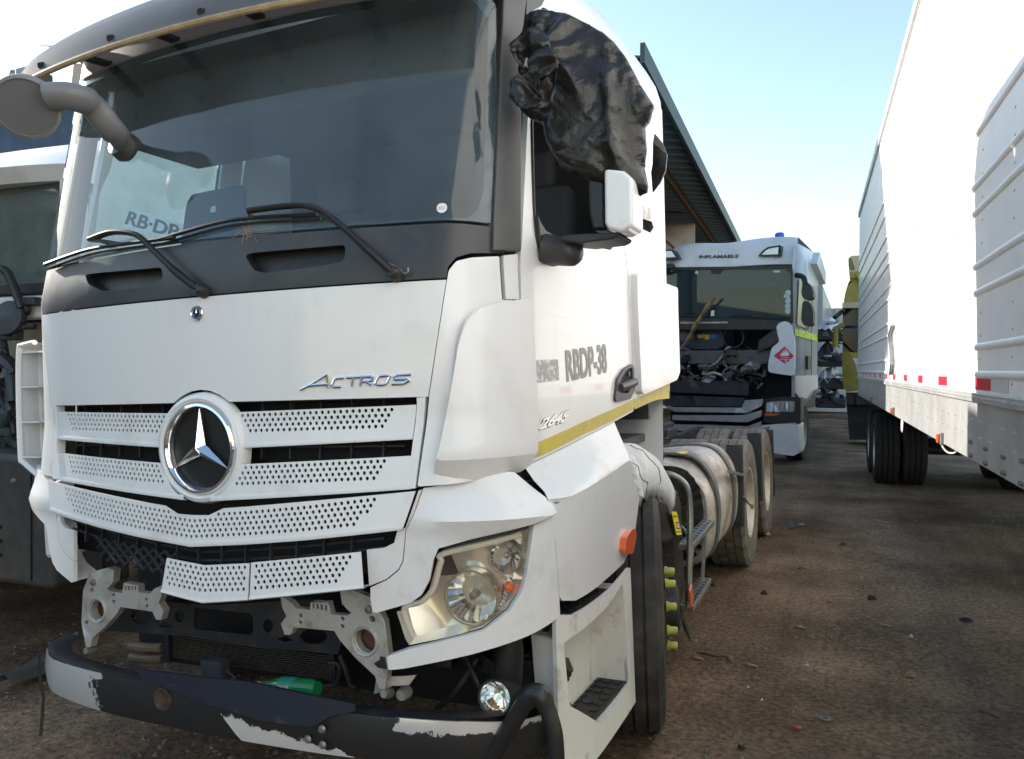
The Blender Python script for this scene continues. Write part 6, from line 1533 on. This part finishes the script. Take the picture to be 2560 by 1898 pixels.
# windscreen
TEAL=glass('wreck_glass',(.28,.40,.44),dirt=.22,dirtcol=(.2,.28,.32))
ws=[(512,385),(1590,372),(1632,392),(1645,425),(1640,835),(1400,815),(585,795),(512,790)]
spanel('windscreen',ws,-.02,.01,TEAL,bevel=0,rd=.04,res=.3)
spanel('windscreen_frame',[(505,372),(1600,360),(1650,395),(1655,850),(1630,850),(1636,430),(1585,386),(505,398)],-.01,.02,BLACK,bevel=.004,res=0)
sblock(uL+.05,uR-.08,1.7,1.95,-.5,-.1,'dashboard',mat('wreck_dash',(.1,.11,.11),.8))
sblock(uL+.1,uR-.1,2.0,3.2,-1.85,-1.8,'cab_lining',INTER,0)
for u in (-.55,.55): 
    o=sblock(u-.25,u+.25,1.9,2.7,-1.4,-1.2,'seat',SEATM,.05)
spanel('sun_band',[(520,388),(935,382),(960,430),(1030,430),(1060,380),(1585,375),(1588,384),(520,402)],-.008,.002,BLACK,bevel=0,res=0)
for i,(x,y,r_) in enumerate(((1612,592,.05),(1612,660,.05),(1610,704,.05),(1610,744,.05))):
    c=sh_(x,y); panel('screen_sticker',[(c[0]+math.cos(a*R(30))*r_,c[1]+math.sin(a*R(30))*r_) for a in range(12)],SF,-.008,.002,mat('sticker_teal',(.5,.66,.66),.5),WK,bevel=0,res=0,dn=0)
spanel('screen_sticker',[(1575,606),(1628,606),(1628,636),(1575,632)],-.008,.002,mat('sticker_teal',(.5,.66,.66)),bevel=0,res=0)
spanel('screen_sticker',[(1486,398),(1545,398),(1543,416),(1486,416)],-.008,.002,mat('sticker_teal',(.5,.66,.66)),bevel=0,res=0)
c=sh_(828,416); panel('screen_sticker',[(c[0]+math.cos(a*R(30))*.03,c[1]+math.sin(a*R(30))*.03) for a in range(12)],SF,-.008,.002,mat('sticker_teal',(.5,.66,.66)),WK,bevel=0,res=0,dn=0)
f_=spanel('screen_sticker',[(952,745),(980,738),(978,788),(948,790)],-.008,.002,STK,bevel=0,res=0)
def sback(v): t=math.asin(max(0,min(1,(v-zb)/(zt-zb))))*2/math.pi; return -.02-.34*(1-math.cos(t*math.pi/2))
# roof lamps, lettering, beacon
def sforehead(x,y): return sh_(x,y,-.04)
for pts,inn in (([(527,218),(625,218),(684,298),(512,304)],[(545,234),(612,232),(650,284),(533,288)]),([(1440,196),(1550,180),(1545,275),(1352,278),(1400,222)],[(1452,212),(1530,198),(1526,260),(1385,264),(1420,228)])):
    LO=spanel('roof_lamp',pts,-.16,.18,mat('lamp_frame',(.02,.028,.04),.4),bevel=.01,rd=.02,res=0)
    spanel('roof_lamp_lens',inn,.021,.006,mat('lamp_lens_pale',(.62,.66,.7),.12,.4,var=.25,vscale=25),LO,bevel=.004,res=0)
q=[sh_(x,y,.0) for x,y in ((845,293),(1182,287),(1182,260),(845,266))]
text_on('roof_lettering','INFLAMABLE',lambda u,v,o:SF.at(q[0][0]+(q[1][0]-q[0][0])*u,q[0][1]+(q[1][1]-q[0][1])*u+(q[3][1]-q[0][1])*v,sback(q[0][1]+(q[3][1]-q[0][1])*v)+.004+o),mat('letter_dark',(.06,.06,.07),.5),WK,offset=.012,thick=.02)
bc_=SV(1540,108,-.7); MB().lathe([(.10,0),(.10,.04),(.085,.05),(.08,.16),(.06,.18),(0,.18)],(bc_.x,bc_.y,zt-.06),(0,0,1),20).build('beacon',mat('beacon_blue',(.01,.09,.55),.2,coat=.4),WK)
# mirrors
m=MB(); a=SV(1680,440,-.1); pts=[a,SV(1740,455,.05),SV(1760,520,.1)]; m.tube(cr([tuple(p) for p in pts],4),.045,8); MM=m.build('mirror_arm',BLACK,WK)
for y0,y1,w in ((500,655,.17),(660,880,.17)):
    pts=[(1735,y0+8),(1770,y0-4),(1808,y0+30),(1828,y0+90),(1825,y1-20),(1800,y1),(1745,y1-8),(1722,y1-60)]; p=rnd([sh_(x,y,.12) for x,y in pts],.05); panel('mirror_head',p,SF,-.05,.17,BLACK,MM,bevel=.03,res=0,bseg=3)
pts=[(575,345),(595,338),(632,342),(636,372),(625,384),(578,380),(568,365)]; MP=panel('front_mirror',rnd([sh_(x,y,.25) for x,y in pts],.02),SF,.18,.10,BLACK,WK,bevel=.02,res=0)
m=MB(); m.tube([SV(600,380,.2),SV(580,410,.1),SV(520,430,.02)],.03,8); m.build('front_mirror_arm',BLACK,WK)
# wipers
for a_,b_ in (((590,788),(860,792)),((1090,786),(1410,800))):
    m=MB(); m.tube([SV(*a_,.03),SV((a_[0]+b_[0])/2,min(a_[1],b_[1])-6,.04),SV(*b_,.03)],.014,6); m.build('wiper',BLACK,WK)
spanel('dash_box',[(1222,745),(1272,745),(1275,800),(1222,800)],-.14,.06,BLACK,bevel=.01,res=0)
# torn open front: dark bay and wreckage
sblock(uL,uR-.06,.6,1.98,-.55,-.5,'bulkhead',DARK,0)
spanel('scuttle',[(585,800),(1560,822),(1600,850),(1540,905),(590,905)],-.12,.1,BLACK,bevel=.02,res=0)
spanel('bay_panel',[(640,905),(1040,900),(1060,1045),(1000,1075),(690,1070),(655,1020)],-.32,.05,mat('bay_navy',(.03,.036,.05),.5,var=.3),bevel=.02,res=0)
for pts,col,nm in (([(836,948),(896,948),(896,978),(838,978)],(.62,.27,.03),'warning_label'),([(898,948),(936,948),(936,990),(898,990)],(.7,.42,.04),'warning_label'),([(944,948),(998,948),(998,980),(944,980)],(.05,.16,.5),'warning_label')):
    spanel(nm,pts,-.27,.01,mat('label_%02d'%int(col[0]*99),col,.5,var=.2,vscale=30),bevel=0,res=0)
c=SV(1145,975,-.25); m=MB(); m.lathe([(.16,0),(.17,.03),(.19,.03),(.2,0)],c,sn_,24); m.build('filter_ring',BLACK,WK)
c=SV(720,965,-.25); m=MB(); m.lathe([(0,.03),(.05,.03),(.09,.02),(.10,0)],c,sn_,18); m.build('filler_neck',mat('neck_brown',(.14,.1,.09),.6),WK)
spanel('chrome_strip',[(690,838),(850,840),(1095,836),(1095,852),(690,856)],-.015,.02,mat('bare_strip',(.45,.42,.38),.4,.6,var=.5,vscale=9),bevel=.004,res=0)
spanel('hood_hinge',[(1360,1000),(1500,900),(1540,990),(1480,1040),(1350,1100)],-.1,.08,BLACK,bevel=.02,res=0)
rng=random.Random(17)
WM_=[mat('wreck_alu',(.42,.42,.43),.4,.6,var=.5,vscale=12),STEEL,BLACK,mat('wreck_grey',(.18,.18,.185),.6,var=.5,vscale=9),mat('wreck_brown',(.11,.085,.07),.7,var=.5,vscale=9)]
for i in range(84):
    x=rng.uniform(600,1450); y=1080+rng.random()*270+(40 if x>1250 else 0); off=rng.uniform(-.35,.02); c=SV(x,y,off); m=MB(); w=rng.uniform(.05,.22)
    k=rng.random(); q=Matrix.Rotation(rng.uniform(-1,1),3,'X')@Matrix.Rotation(rng.uniform(-1.2,1.2),3,'Y')@Matrix.Rotation(rng.uniform(-.6,.6),3,'Z')
    if k<.38: m.box(c,(w,w*rng.uniform(.2,.7),w*rng.uniform(.2,.6)),q)
    elif k<.9:
        pp=[c]
        for _ in range(3): pp.append(pp[-1]+Vector((rng.uniform(-.16,.16),rng.uniform(-.06,.06),rng.uniform(-.12,.1))))
        m.tube(cr([tuple(p) for p in pp],4),rng.uniform(.01,.03),7)
    else:
        v=[c+q@Vector((rng.uniform(-w,w),rng.uniform(-.04,.04),rng.uniform(-w,w)*.7)) for _ in range(6)]; m.add(v,[(0,1,2),(0,2,3),(0,3,4),(0,4,5),(1,3,5)])
    m.build('wreckage_piece',WM_[0] if k>.9 and rng.random()<.5 else rng.choice(WM_),WK,ang=15,bevel=.008 if k<.38 else 0)
m=MB(); m.tube(cr([tuple(SV(x,y,-.02)) for x,y in ((930,1225),(1000,1190),(1050,1130),(1085,1070),(1120,1055))],4),.022,7); m.build('bent_rail',WM_[0],WK)
spanel('crumpled_sheet',[(1200,1240),(1280,1180),(1380,1190),(1370,1240),(1250,1285),(1215,1290)],-.1,.01,WM_[0],bevel=0,res=.04,fn=lambda u,v:.06*facet((u,v),7,2))
spanel('crumpled_sheet',[(880,1310),(940,1290),(995,1325),(930,1365),(870,1350)],.0,.01,WM_[0],bevel=0,res=.04,fn=lambda u,v:.05*facet((u,v),9,4))
# cooling pack, grille bars
spanel('cooling_pack',[(600,1345),(1250,1345),(1275,1385),(1270,1470),(600,1440)],-.15,.15,mat('pack_dark',(.035,.04,.05),.6,var=.4,vscale=12),bevel=.02,res=0)
spanel('cooling_pack',[(560,1470),(1240,1490),(1215,1565),(560,1560)],-.15,.17,mat('pack_dark',(.035,.04,.05)),bevel=.02,res=0)
GB=mat('grille_grey',(.46,.47,.49),.35,.3,var=.3)
spanel('grille_bar',[(545,1560),(640,1572),(1215,1575),(1240,1512),(1398,1500),(1385,1560),(1260,1620),(640,1610)],.0,.08,GB,bevel=.01,res=.2)
spanel('grille_bar',[(620,1640),(1210,1640),(1260,1630),(1385,1595),(1380,1650),(1260,1700),(620,1680)],.0,.08,GB,bevel=.01,res=.2)
spanel('grille_bar',[(620,1715),(1260,1735),(1380,1690),(1375,1760),(1250,1790),(620,1770)],-.03,.06,GB,bevel=.01,res=.2)
# headlight and corner
spanel('headlight_housing',[(1415,1500),(1560,1480),(1720,1490),(1720,1690),(1690,1720),(1400,1700)],-.25,.25,BLACK,bevel=.03,res=0)
HLW=spanel('headlight',[(1428,1528),(1560,1516),(1670,1520),(1665,1612),(1420,1612)],.0,.015,mat('wreck_lamp',(.55,.6,.6),.15,.5,var=.4,vscale=14),bevel=.006,rd=.03,res=0)
for k in range(6): spanel('lamp_flute',[(1440+k*38,1530),(1458+k*38,1528),(1456+k*38,1604),(1438+k*38,1604)],.015,.012,mat('flute',(.6,.62,.62),.2,.5),HLW,bevel=.004,res=0)
spanel('turn_signal',[(1412,1622),(1548,1626),(1500,1645),(1410,1645)],.0,.015,AMBER,HLW,bevel=.004,res=0)
cb=[(1290,1735),(1690,1700),(1700,1960),(1660,1990),(1400,1950),(1290,1900)]
spanel('bumper_corner',cb,-.5,.5,WW,bevel=.05,rd=.05,res=0)
spanel('fog_light',[(1290,1760),(1460,1735),(1430,1800),(1290,1810)],.0,.012,mat('wreck_lamp',(.55,.6,.6)),bevel=.004,res=0)
spanel('bumper_middle',[(600,1790),(1290,1830),(1290,1920),(600,1880)],-.3,.25,BLACK,bevel=.03,res=0)
# corner fairing with the hazard diamond
fair=[(1510,880),(1540,845),(1590,832),(1630,850),(1655,905),(1668,1010),(1668,1300),(1640,1300),(1560,1290),(1440,1270),(1440,1200),(1470,1060),(1540,1010),(1520,940)]
spanel('corner_fairing',fair,-.02,.06,WW,bevel=.02,rd=.06,res=.08,fn=lambda u,v:.0)
fair2=[(1640,1300),(1672,1290),(1880,1290),(1880,1415),(1820,1420),(1775,1515),(1700,1480),(1660,1360)]
p=ssp([(1672,1300),(1878,1290),(1880,1410),(1822,1420),(1775,1512),(1705,1480)])
zz=[sh_(1672,1300)[1],sh_(1700,1500)[1]]
panel('lower_door',[(0,zz[0]),(1.9,zz[0]),(1.9,zz[0]-.25),(1.35,zz[0]-.28),(.9,zz[1]-.02),(.3,zz[1]),(.05,zz[0]-.3)],SS,.002,.03,WW,WK,bevel=.01,res=0)
dm=[(1583,1050),(1660,1130),(1592,1206),(1488,1130)]
DI=spanel('hazard_diamond',dm,.042,.004,mat('hazard_red',(.62,.03,.09),.4),bevel=0,res=0)
spanel('hazard_flame',[(1545,1128),(1555,1100),(1566,1112),(1568,1082),(1580,1100),(1588,1062),(1598,1098),(1612,1080),(1610,1110),(1626,1098),(1618,1128),(1600,1132),(1565,1132)],.047,.003,STK,DI,bevel=0,res=0)
for x0,x1,y,t in ((1552,1622,1150,'LIQUIDO'),(1542,1632,1165,'INFLAMABLE'),(1580,1606,1198,'3')):
    h=sh_(1580,y-9)[1]-sh_(1580,y)[1] if t!='3' else sh_(1580,1170)[1]-sh_(1580,1198)[1]
    a=sh_(x0,y,.05); b_=sh_(x1,y,.05); text_on('hazard_print',t,lambda u,v,o,a=a,b_=b_,h=h:SF.at(a[0]+(b_[0]-a[0])*u,a[1]+h*v,.047+o),STK,DI,offset=.01,thick=.003)
# wheel
wp=SF.at(uR-.02,0,-1.1); tw(Vector((wp.x,wp.y,.5)),Vector((.996,-.087,0)),WK,.5)
wp=SF.at(uL+.02,0,-1.1); tw(Vector((wp.x,wp.y,.5)),Vector((-.996,.087,0)),WK,.5)
sblock(-.9,.1,.7,1.0,-7,-.6,'chassis',STEEL)
for d in (-4.9,-6.3):
    for u,sg in ((uL,-1),): wp=SF.at(u,0,d); tw(Vector((wp.x,wp.y,.5)),Vector((.996,-.087,0))*sg,WK,.5)
m=MB(); a=SS.at(1.2,zt-.4,.0); m.prism([(0,0),(.9,-.3),(.9,-.05),(.3,.25)],a,-sn_,Vector((0,0,1)),Vector((.12,0,0))); m.build('side_deflector',WW,WK,bevel=.02)
# a plank leaning in the wreck
WOOD=mat('weathered_wood',(.42,.30,.16),.8,col2=(.2,.13,.07),vscale=9,thr=(.4,.65))
a=SV(625,1125,.0); b_=SV(760,985,.08); c=SV(800,900,.12); d=SV(985,625,.22)
m=MB(); pts=cr([tuple(b_),tuple(c),tuple(SV(900,740,.18)),tuple(d)],5); m.tube(pts,[.05+.012*math.sin(i*1.3) for i in range(len(pts))],8,sq=.5); PK=m.build('plank',WOOD); tag(PK,'long weathered wooden plank sticking up out of the wrecked truck front','plank')
m=MB(); m.tube([a,a.lerp(b_,.5)+Vector((0,-.02,-.03)),b_],.022,7); m.build('bent_bracket',GREY,PK)
# ================================================================ white truck at the left edge
LY=1.1
NT=empty('neighbour_truck','older white truck partly cut off at the left edge with a cluttered open front','truck')
LF=FlatSurf((0,LY,0),(1,0,0),(0,0,1))
def lh(z,x,y,off=0): return FlatSurf((0,LY-off,0),(1,0,0),(0,0,1)).hit(*px(z,x,y),True)
def LV(z,x,y,off=0): u,v=lh(z,x,y,off); return LF.at(u,v,off)
ZT=lh('P',60,600)[1]; ZW1=lh('P',0,835)[1]; ZW0=lh('P',0,1462)[1]; ZW2=lh('Q',0,160)[1]
xR=-2.02; xL=-4.45
NW=mat('old_white',(.76,.75,.73),.4,coat=.2,col2=(.5,.45,.38),thr=(.45,.8),vscale=3)
def nbox(x0,x1,y0,y1,z0,z1,name,m_,bevel=.03,par=NT):
    m=MB(); m.box(((x0+x1)/2,(y0+y1)/2,(z0+z1)/2),(x1-x0,y1-y0,z1-z0)); return m.build(name,m_,par,bevel=bevel,bseg=3)
# roof brow leaning out over the windscreen
m=MB(); rows=[]
for k in range(-12,13):
    x=(xL+xR)/2+(xR-xL)/2*k/12; cb=.10*abs(k/12)**4
    rows.append([Vector((x,LY-.10+cb,ZW1+.02)),Vector((x,LY-.16+cb,ZW1+.10)),Vector((x,LY-.05+cb,ZT-.02)),Vector((x,LY+.15+cb,ZT+.10)),Vector((x,LY+.5,ZT+.22)),Vector((x,LY+1.9,ZT+.28))])
m.grid(rows)
for r_ in (rows[0],rows[-1]): m.add(r_+[Vector((r_[0].x,LY+1.9,ZW1+.02))],[tuple(range(len(r_)+1))])
m.grid([[r_[0] for r_ in rows],[Vector((r_[0].x,LY+.06,ZW1+.03)) for r_ in rows]])
m.build('roof_brow',NW,NT,ang=40,weld=True)
for x in (xL+.06,xR-.06): m=MB(); m.box((x,LY+.02,(ZW0+ZW1)/2),(.13,.1,ZW1-ZW0+.1)); m.build('pillar',NW,NT,bevel=.02)
nbox(xL,xR,LY+1.8,LY+1.9,.9,ZT+.2,'back_wall',NW); nbox(xL,xL+.05,LY+.1,LY+1.9,.9,ZT+.15,'cab_side',NW)
m=MB(); m.add([(xR,LY+.05,.9),(xR,LY+.05,ZW0),(xR,LY+.15,ZT+.1),(xR,LY+1.9,ZT+.2),(xR,LY+1.9,.9)],[(0,1,2,3,4)]); o=m.build('cab_side',NW,NT); o.modifiers.new('t','SOLIDIFY').thickness=.04
panel('windscreen',rnd([(xL+.12,ZW0),(xR-.12,ZW0),(xR-.14,ZW1+.05),(xL+.14,ZW1+.05)],.06),FlatSurf((0,LY+.02,0),(1,0,0),(0,0,1)),0,.008,glass('old_glass',(.55,.65,.62),dirt=.3,dirtcol=(.45,.46,.42)),NT,bevel=0,res=0)
nbox(xL,xR,LY-.03,LY+.06,ZW0-.07,ZW0,'windscreen_seal',BLACK,.01)
nbox(xL+.1,xR-.1,LY+1.6,LY+1.7,1.6,ZT+.1,'cab_lining',mat('old_lining',(.16,.14,.1),.8),0); nbox(xL+.1,xR-.1,LY+.3,LY+.7,ZW0-.2,ZW0-.04,'dashboard',INTER)
o=nbox(-2.95,-2.5,LY+.9,LY+1.05,ZW0-.3,ZW0+.4,'seat',mat('old_seat',(.2,.17,.12),.8),.06)
nbox(-4.2,-3.7,LY+.9,LY+1.05,ZW0-.3,ZW0+.4,'seat',mat('old_seat',(.2,.17,.12)),.06)
PLS=mat('clear_film',(.6,.58,.5),.3,alpha=.35); m=MB(); rng=random.Random(6); rows=[]
for i in range(9): rows.append([Vector((-2.95+.5*j/8,LY+.2+.06*rng.random(),ZW0+.02+.42*i/8-.1*abs(j-4)/8+.03*rng.random())) for j in range(9)])
m.grid(rows); m.build('plastic_film',PLS,NT,ang=10)
# white band, then the open front
nbox(xL,xR,LY-.02,LY+.1,ZW2-.10,ZW0-.075,'scuttle',NW,.02)
nbox(xL,xR,LY+.25,LY+.3,.8,ZW2-.1,'bulkhead',mat('old_beige',(.36,.32,.26),.8,col2=(.2,.16,.12),vscale=5),0)
m=MB(); pts=[LV('P',-30,1350,.12),LV('P',40,1370,.12),LV('P',90,1470,.1),LV('P',150,1625,.08)]; m.tube(cr([tuple(p) for p in pts],5),.028,8,sq=.8); WA=m.build('wiper_arm',BLACK,NT)
m=MB(); q=LV('Q',200,150,.06); m.box(q,(.14,.06,.05)); m.lathe([(0,.03),(.03,.03),(.04,0)],LV('Q',185,200,.05),(0,-1,0),12); m.build('wiper_motor',BLACK,WA,bevel=.01)
q=LV('Q',65,265,.1); MH=MB().lathe([(0,-.06),(.07,-.05),(.105,0),(.10,.02),(0,.03)],q,(.2,-1,.2),20).build('spot_mirror',BLACK,NT)  # black spot mirror carried on a rod
m=MB(); m.tube([LV('Q',-40,345,.12),LV('Q',245,318,.06)],.018,8); m.box(LV('Q',60,380,.08),(.18,.06,.06)); m.build('mirror_rod',STEEL,MH,bevel=.006)
rng=random.Random(9)
for i in range(16):
    x=rng.uniform(-20,130); y=rng.uniform(480,1050); a=LV('Q',x,y,rng.uniform(-.2,.02)); pts=[a]
    for _ in range(3): pts.append(pts[-1]+Vector((rng.uniform(-.12,.12),rng.uniform(-.05,.03),rng.uniform(-.16,.02))))
    m=MB(); m.tube(cr([tuple(p) for p in pts],5),rng.uniform(.015,.04),8); m.build('engine_hose',rng.choice([BLACK,STEEL,mat('hose_teal',(.03,.05,.05),.5)]),NT)
m=MB(); pts=[LV('Q',40,400,.02),LV('Q',5,440,.04),LV('Q',50,510,.02),LV('Q',30,400,.0)]; m.tube(cr([tuple(p) for p in pts],5),.012,6); m.build('hook',STEEL,NT)
m=MB(); pts=[Vector((-2.75+.34*math.cos(R(200-k*12)),LY-.02,1.30+.36*math.sin(R(200-k*12)))) for k in range(14)]; m.tube(pts,.045,8); m.build('air_hose',BLACK,NT)
zb1=lh('Q',0,1165)[1]
nbox(xL,xR-.02,LY-.15,LY+.2,.35,zb1,'bumper',mat('dark_grey_bumper',(.045,.042,.04),.65,col2=(.10,.08,.06),thr=(.45,.75),vscale=4,bump=.1,bscale=30),.05)
nbox(xL+.05,xR-.05,LY+.2,LY+.4,.3,1.0,'front_beam',STEEL,.02)
for x in (-3.15,-2.62):
    hq=Vector((x,LY-.152,.86)); hl_=MB().lathe([(.105,.0),(.115,.012),(.10,.02),(.09,.01),(.05,-.03),(0,-.04)],hq,(0,-1,0),24).build('round_headlight',mat('old_lamp',(.4,.39,.36),.2,.6),NT); MB().lathe([(0,.018),(.05,.014),(.092,.006)],hq,(0,-1,0),20).build('headlight_glass',glass('old_lamp_glass',(.9,.9,.86),dirt=.2),hl_)
for z in (.52,.60,.68): m=MB(); m.box((-2.9,LY-.152,z),(.9,.012,.022)); m.build('bumper_slot',DARK,NT,bevel=.004)
for x in (-2.35,-2.12,-3.6): m=MB(); m.lathe([(0,.01),(.012,.01),(.016,0)],(x,LY-.15,.95),(0,-1,0),10); m.build('bumper_bolt',GREY,NT)
m=MB(); m.box((-2.2,LY-.153,.75),(.006,.01,.7)); m.build('bumper_seam',DARK,NT)
for sx,sg in ((xR-.02,1),(xL+.02,-1)): tw(Vector((sx,LY+1.2,.4)),Vector((sg,0,0)),NT,.5)
nbox(-3.7,-2.8,LY+1.9,12.,.65,.9,'chassis',STEEL)
nbox(xL,xR,LY+2.3,11.,.95,2.65,'shade_body',mat('old_body',(.45,.44,.42),.6,var=.3),.03)  # unseen body, added and sized to shade the ground of the lane
for y in (7.6,8.9):
    for sx,sg in ((xR-.02,1),(xL+.02,-1)): tw(Vector((sx,y,.4)),Vector((sg,0,0)),NT,.5)
# ================================================================ yellow truck beyond the trailer
YT=empty('yellow_truck','yellow truck half hidden behind the far end of the white trailer','truck')
YY=16.6; YF=FlatSurf((0,YY,0),(1,0,0),(0,0,1))
def yh(x,y,off=0): return FlatSurf((0,YY-off,0),(1,0,0),(0,0,1)).hit(*px('K',x,y),True)
YP=mat('yellow_paint',(.42,.33,.03),.4,coat=.2,col2=(.3,.23,.04),vscale=3); CRM=mat('cream_paint',(.62,.55,.36),.45)
def yp(name,pts,off,th,m_,rd=.04,bevel=.02):
    p=[yh(x,y,off+th) for x,y in pts]; return panel(name,rnd(p,rd),YF,off,th,m_,YT,bevel=bevel,res=0,bseg=3)
yp('roof_deflector',[(332,300),(350,287),(470,285),(470,400),(338,402),(336,370),(332,330)],-.6,.7,CRM,.06)
yp('roof_deflector',[(334,300),(348,300),(362,345),(366,360),(345,362),(334,340)],.1,.01,mat('olive_shade',(.22,.18,.03),.5),.02,0)
yp('roof_band',[(336,372),(470,362),(470,402),(340,404)],.0,.2,YP,.02)
yp('cab_roof',[(308,520),(318,470),(335,420),(348,402),(480,402),(480,528),(308,528)],-1.6,1.7,YP,.06)
yp('visor',[(300,530),(480,524),(480,556),(300,558)],-.2,.45,CRM,.02)
yp('cab_front',[(302,775),(304,560),(480,560),(480,800),(302,800)],-1.6,1.6,mat('yellow_truck_glass',(.012,.013,.02),.15),.02)
yp('cab_band',[(300,786),(480,790),(480,812),(300,808)],-1.5,1.55,YP,.01)
yp('fender',[(302,790),(318,775),(345,800),(372,850),(382,910),(384,985),(318,992),(306,960),(300,880)],-.3,.5,mat('olive_yellow',(.30,.25,.035),.45,col2=(.2,.16,.04)),.06)
m=MB(); m.tube([YF.at(*yh(262,608,.25),.25),YF.at(*yh(300,575,.1),.1)],.05,8); m.build('mirror',BLACK,YT)
m=MB(); m.tube([YF.at(*yh(308,645,.25),.25),YF.at(*yh(268,662,.3),.3),YF.at(*yh(264,760,.3),.3)],.06,8); m.build('mirror_bracket',mat('olive_yellow',(.3,.25,.035)),YT)
p=ph('K',385,1240,2,0,True); tw(Vector((p.x+.25,YY+.6,.5)),Vector((-1,0,0)),YT,.5); tw(Vector((p.x+2.3,YY+.6,.5)),Vector((1,0,0)),YT,.5)
yp('lower_body',[(322,1050),(480,1050),(480,1238),(338,1238)],-1.2,1.0,mat('yellow_under',(.012,.012,.012),.7),.02)
yp('bumper',[(318,995),(480,995),(480,1060),(325,1055)],-.4,.4,BLACK,.02)
# ================================================================ things far down the yard
def fh(z,x,y,Y): return ph(z,x,y,1,Y,True)
G=empty('grey_trailer','pale grey box trailer with rounded top far behind the wrecked truck','trailer')
FY=27.; a=fh('S',1760,470,FY); b_=fh('S',1908,725,FY); FG_=FlatSurf((0,FY,0),(1,0,0),(0,0,1)); pp=[(a.x-1.6,0.9),(b_.x,.9),(b_.x,a.z),(a.x-1.6,a.z)]
GM=mat('pale_grey_sheet',(.42,.44,.46),.5,var=.15); panel('front_wall',rnd(pp,[.05,.05,.35,.35]),FG_,-10,10,GM,G,bevel=.05,res=0)
for k in range(9):
    x=b_.x-.12-k*.12; m=MB(); m.bar((x,FY-.015,1.2),(x,FY-.015,a.z-.25),.03,.02,(0,1,0)); m.build('wall_rib',GM,G)
tw(Vector((b_.x-1.9,FY+1.5,.5)),Vector((1,0,0)),G,.5)
WY=31.; a=fh('S',1845,725,WY); c=fh('S',2090,708,WY)
H=empty('white_container','long white container standing across the far end of the yard','container'); HF=FlatSurf((0,WY,0),(1,0,0),(0,0,1))
panel('container_wall',[(a.x-4,.02),(c.x+6,.02),(c.x+6,a.z),(a.x-4,a.z)],HF,-2.4,2.4,mat('container_white',(.62,.62,.62),.5,var=.2),H,bevel=.03,res=0)
for k in range(12): m=MB(); x=a.x-2+k*.9; m.box((x,WY-.03,(a.z+.2)/2),(.06,.06,a.z-.3)); m.build('wall_post',GM,H)
def wreck(name,label,x0,x1,y0,y1,Y,seed,col):
    r=empty(name,label,'wrecked car'); rng=random.Random(seed); A=fh('S',x0,y0,Y); B_=fh('S',x1,y1,Y); mm=mat('wreck_paint_%d'%seed,col,.45,coat=.2,var=.3,vscale=3)
    cx=(A.x+B_.x)/2; w=(B_.x-A.x); h=A.z-B_.z
    m=MB(); rows=[]
    for i in range(9):
        row=[]
        for j in range(9):
            u=i/8; v=j/8; prof=.45+.55*math.sin(min(1,u*1.15)*math.pi)
            row.append(Vector((A.x+w*u,Y+1.6*(v-.5),B_.z+h*prof*math.sin(math.pi*(.12+.76*v))*.95+.10*rng.uniform(-1,1))))
        rows.append(row)
    m.grid(rows); m.build('body_shell',mm,r,ang=15)
    m=MB(); m.box((cx,Y,B_.z+h*.18),(w*.95,1.5,h*.5)); m.build('body_floor',mat('wreck_dark',(.04,.04,.045),.7),r,bevel=.05)
    for i in range(5):
        p=Vector((A.x+w*rng.random(),Y-.8,B_.z+h*rng.uniform(.1,.8))); m=MB(); s=rng.uniform(.12,.28); v=[p+Vector((rng.uniform(-s,s),rng.uniform(-.25,.05),rng.uniform(-s,s)*.5)) for _ in range(5)]; m.add(v,[(0,1,2),(0,2,3),(0,3,4),(1,2,4)]); m.build('bent_sheet',mm if i%2 else GM,r,ang=5)
    return r
wreck('wrecked_car','crumpled white car body stacked on top behind the wrecked truck',1845,2100,805,990,22,31,(.66,.65,.63))
wreck('wrecked_car','crushed white car body at the bottom of the stack beside the yellow truck',1870,2110,1210,1400,21.5,32,(.62,.62,.61))
wreck('wrecked_car','dark burnt car body in the middle of the stack beside the yellow truck',1865,2090,1000,1210,21.8,33,(.05,.045,.045))
wreck('wrecked_car','dark flattened car body lying on the ground under the stack',1850,2120,1390,1560,21.4,34,(.035,.03,.03))
for (z,x,y,l,nm,an) in (('K',240,1140,1.0,'flat pale board lying on the ground far up the lane',5),('K',285,1158,1.6,'thin pale slat lying across the far lane in front of the board',0),('K',390,1298,1.2,'thin pale strip lying on the lane nearest the trailer tyre',-3)):
    p=ph(z,x,y,2,0,True); m=MB(); m.box((p.x,p.y,gzn(p.x,p.y)+.02),(l*.45,.08 if 'thin' in nm else .25,.025),Matrix.Rotation(R(an),3,'Z')); tag(m.build('board',mat('pale_board',(.3,.26,.22),.8,var=.3,vscale=9),None,bevel=.004),nm,'board','boards lying in the far lane')
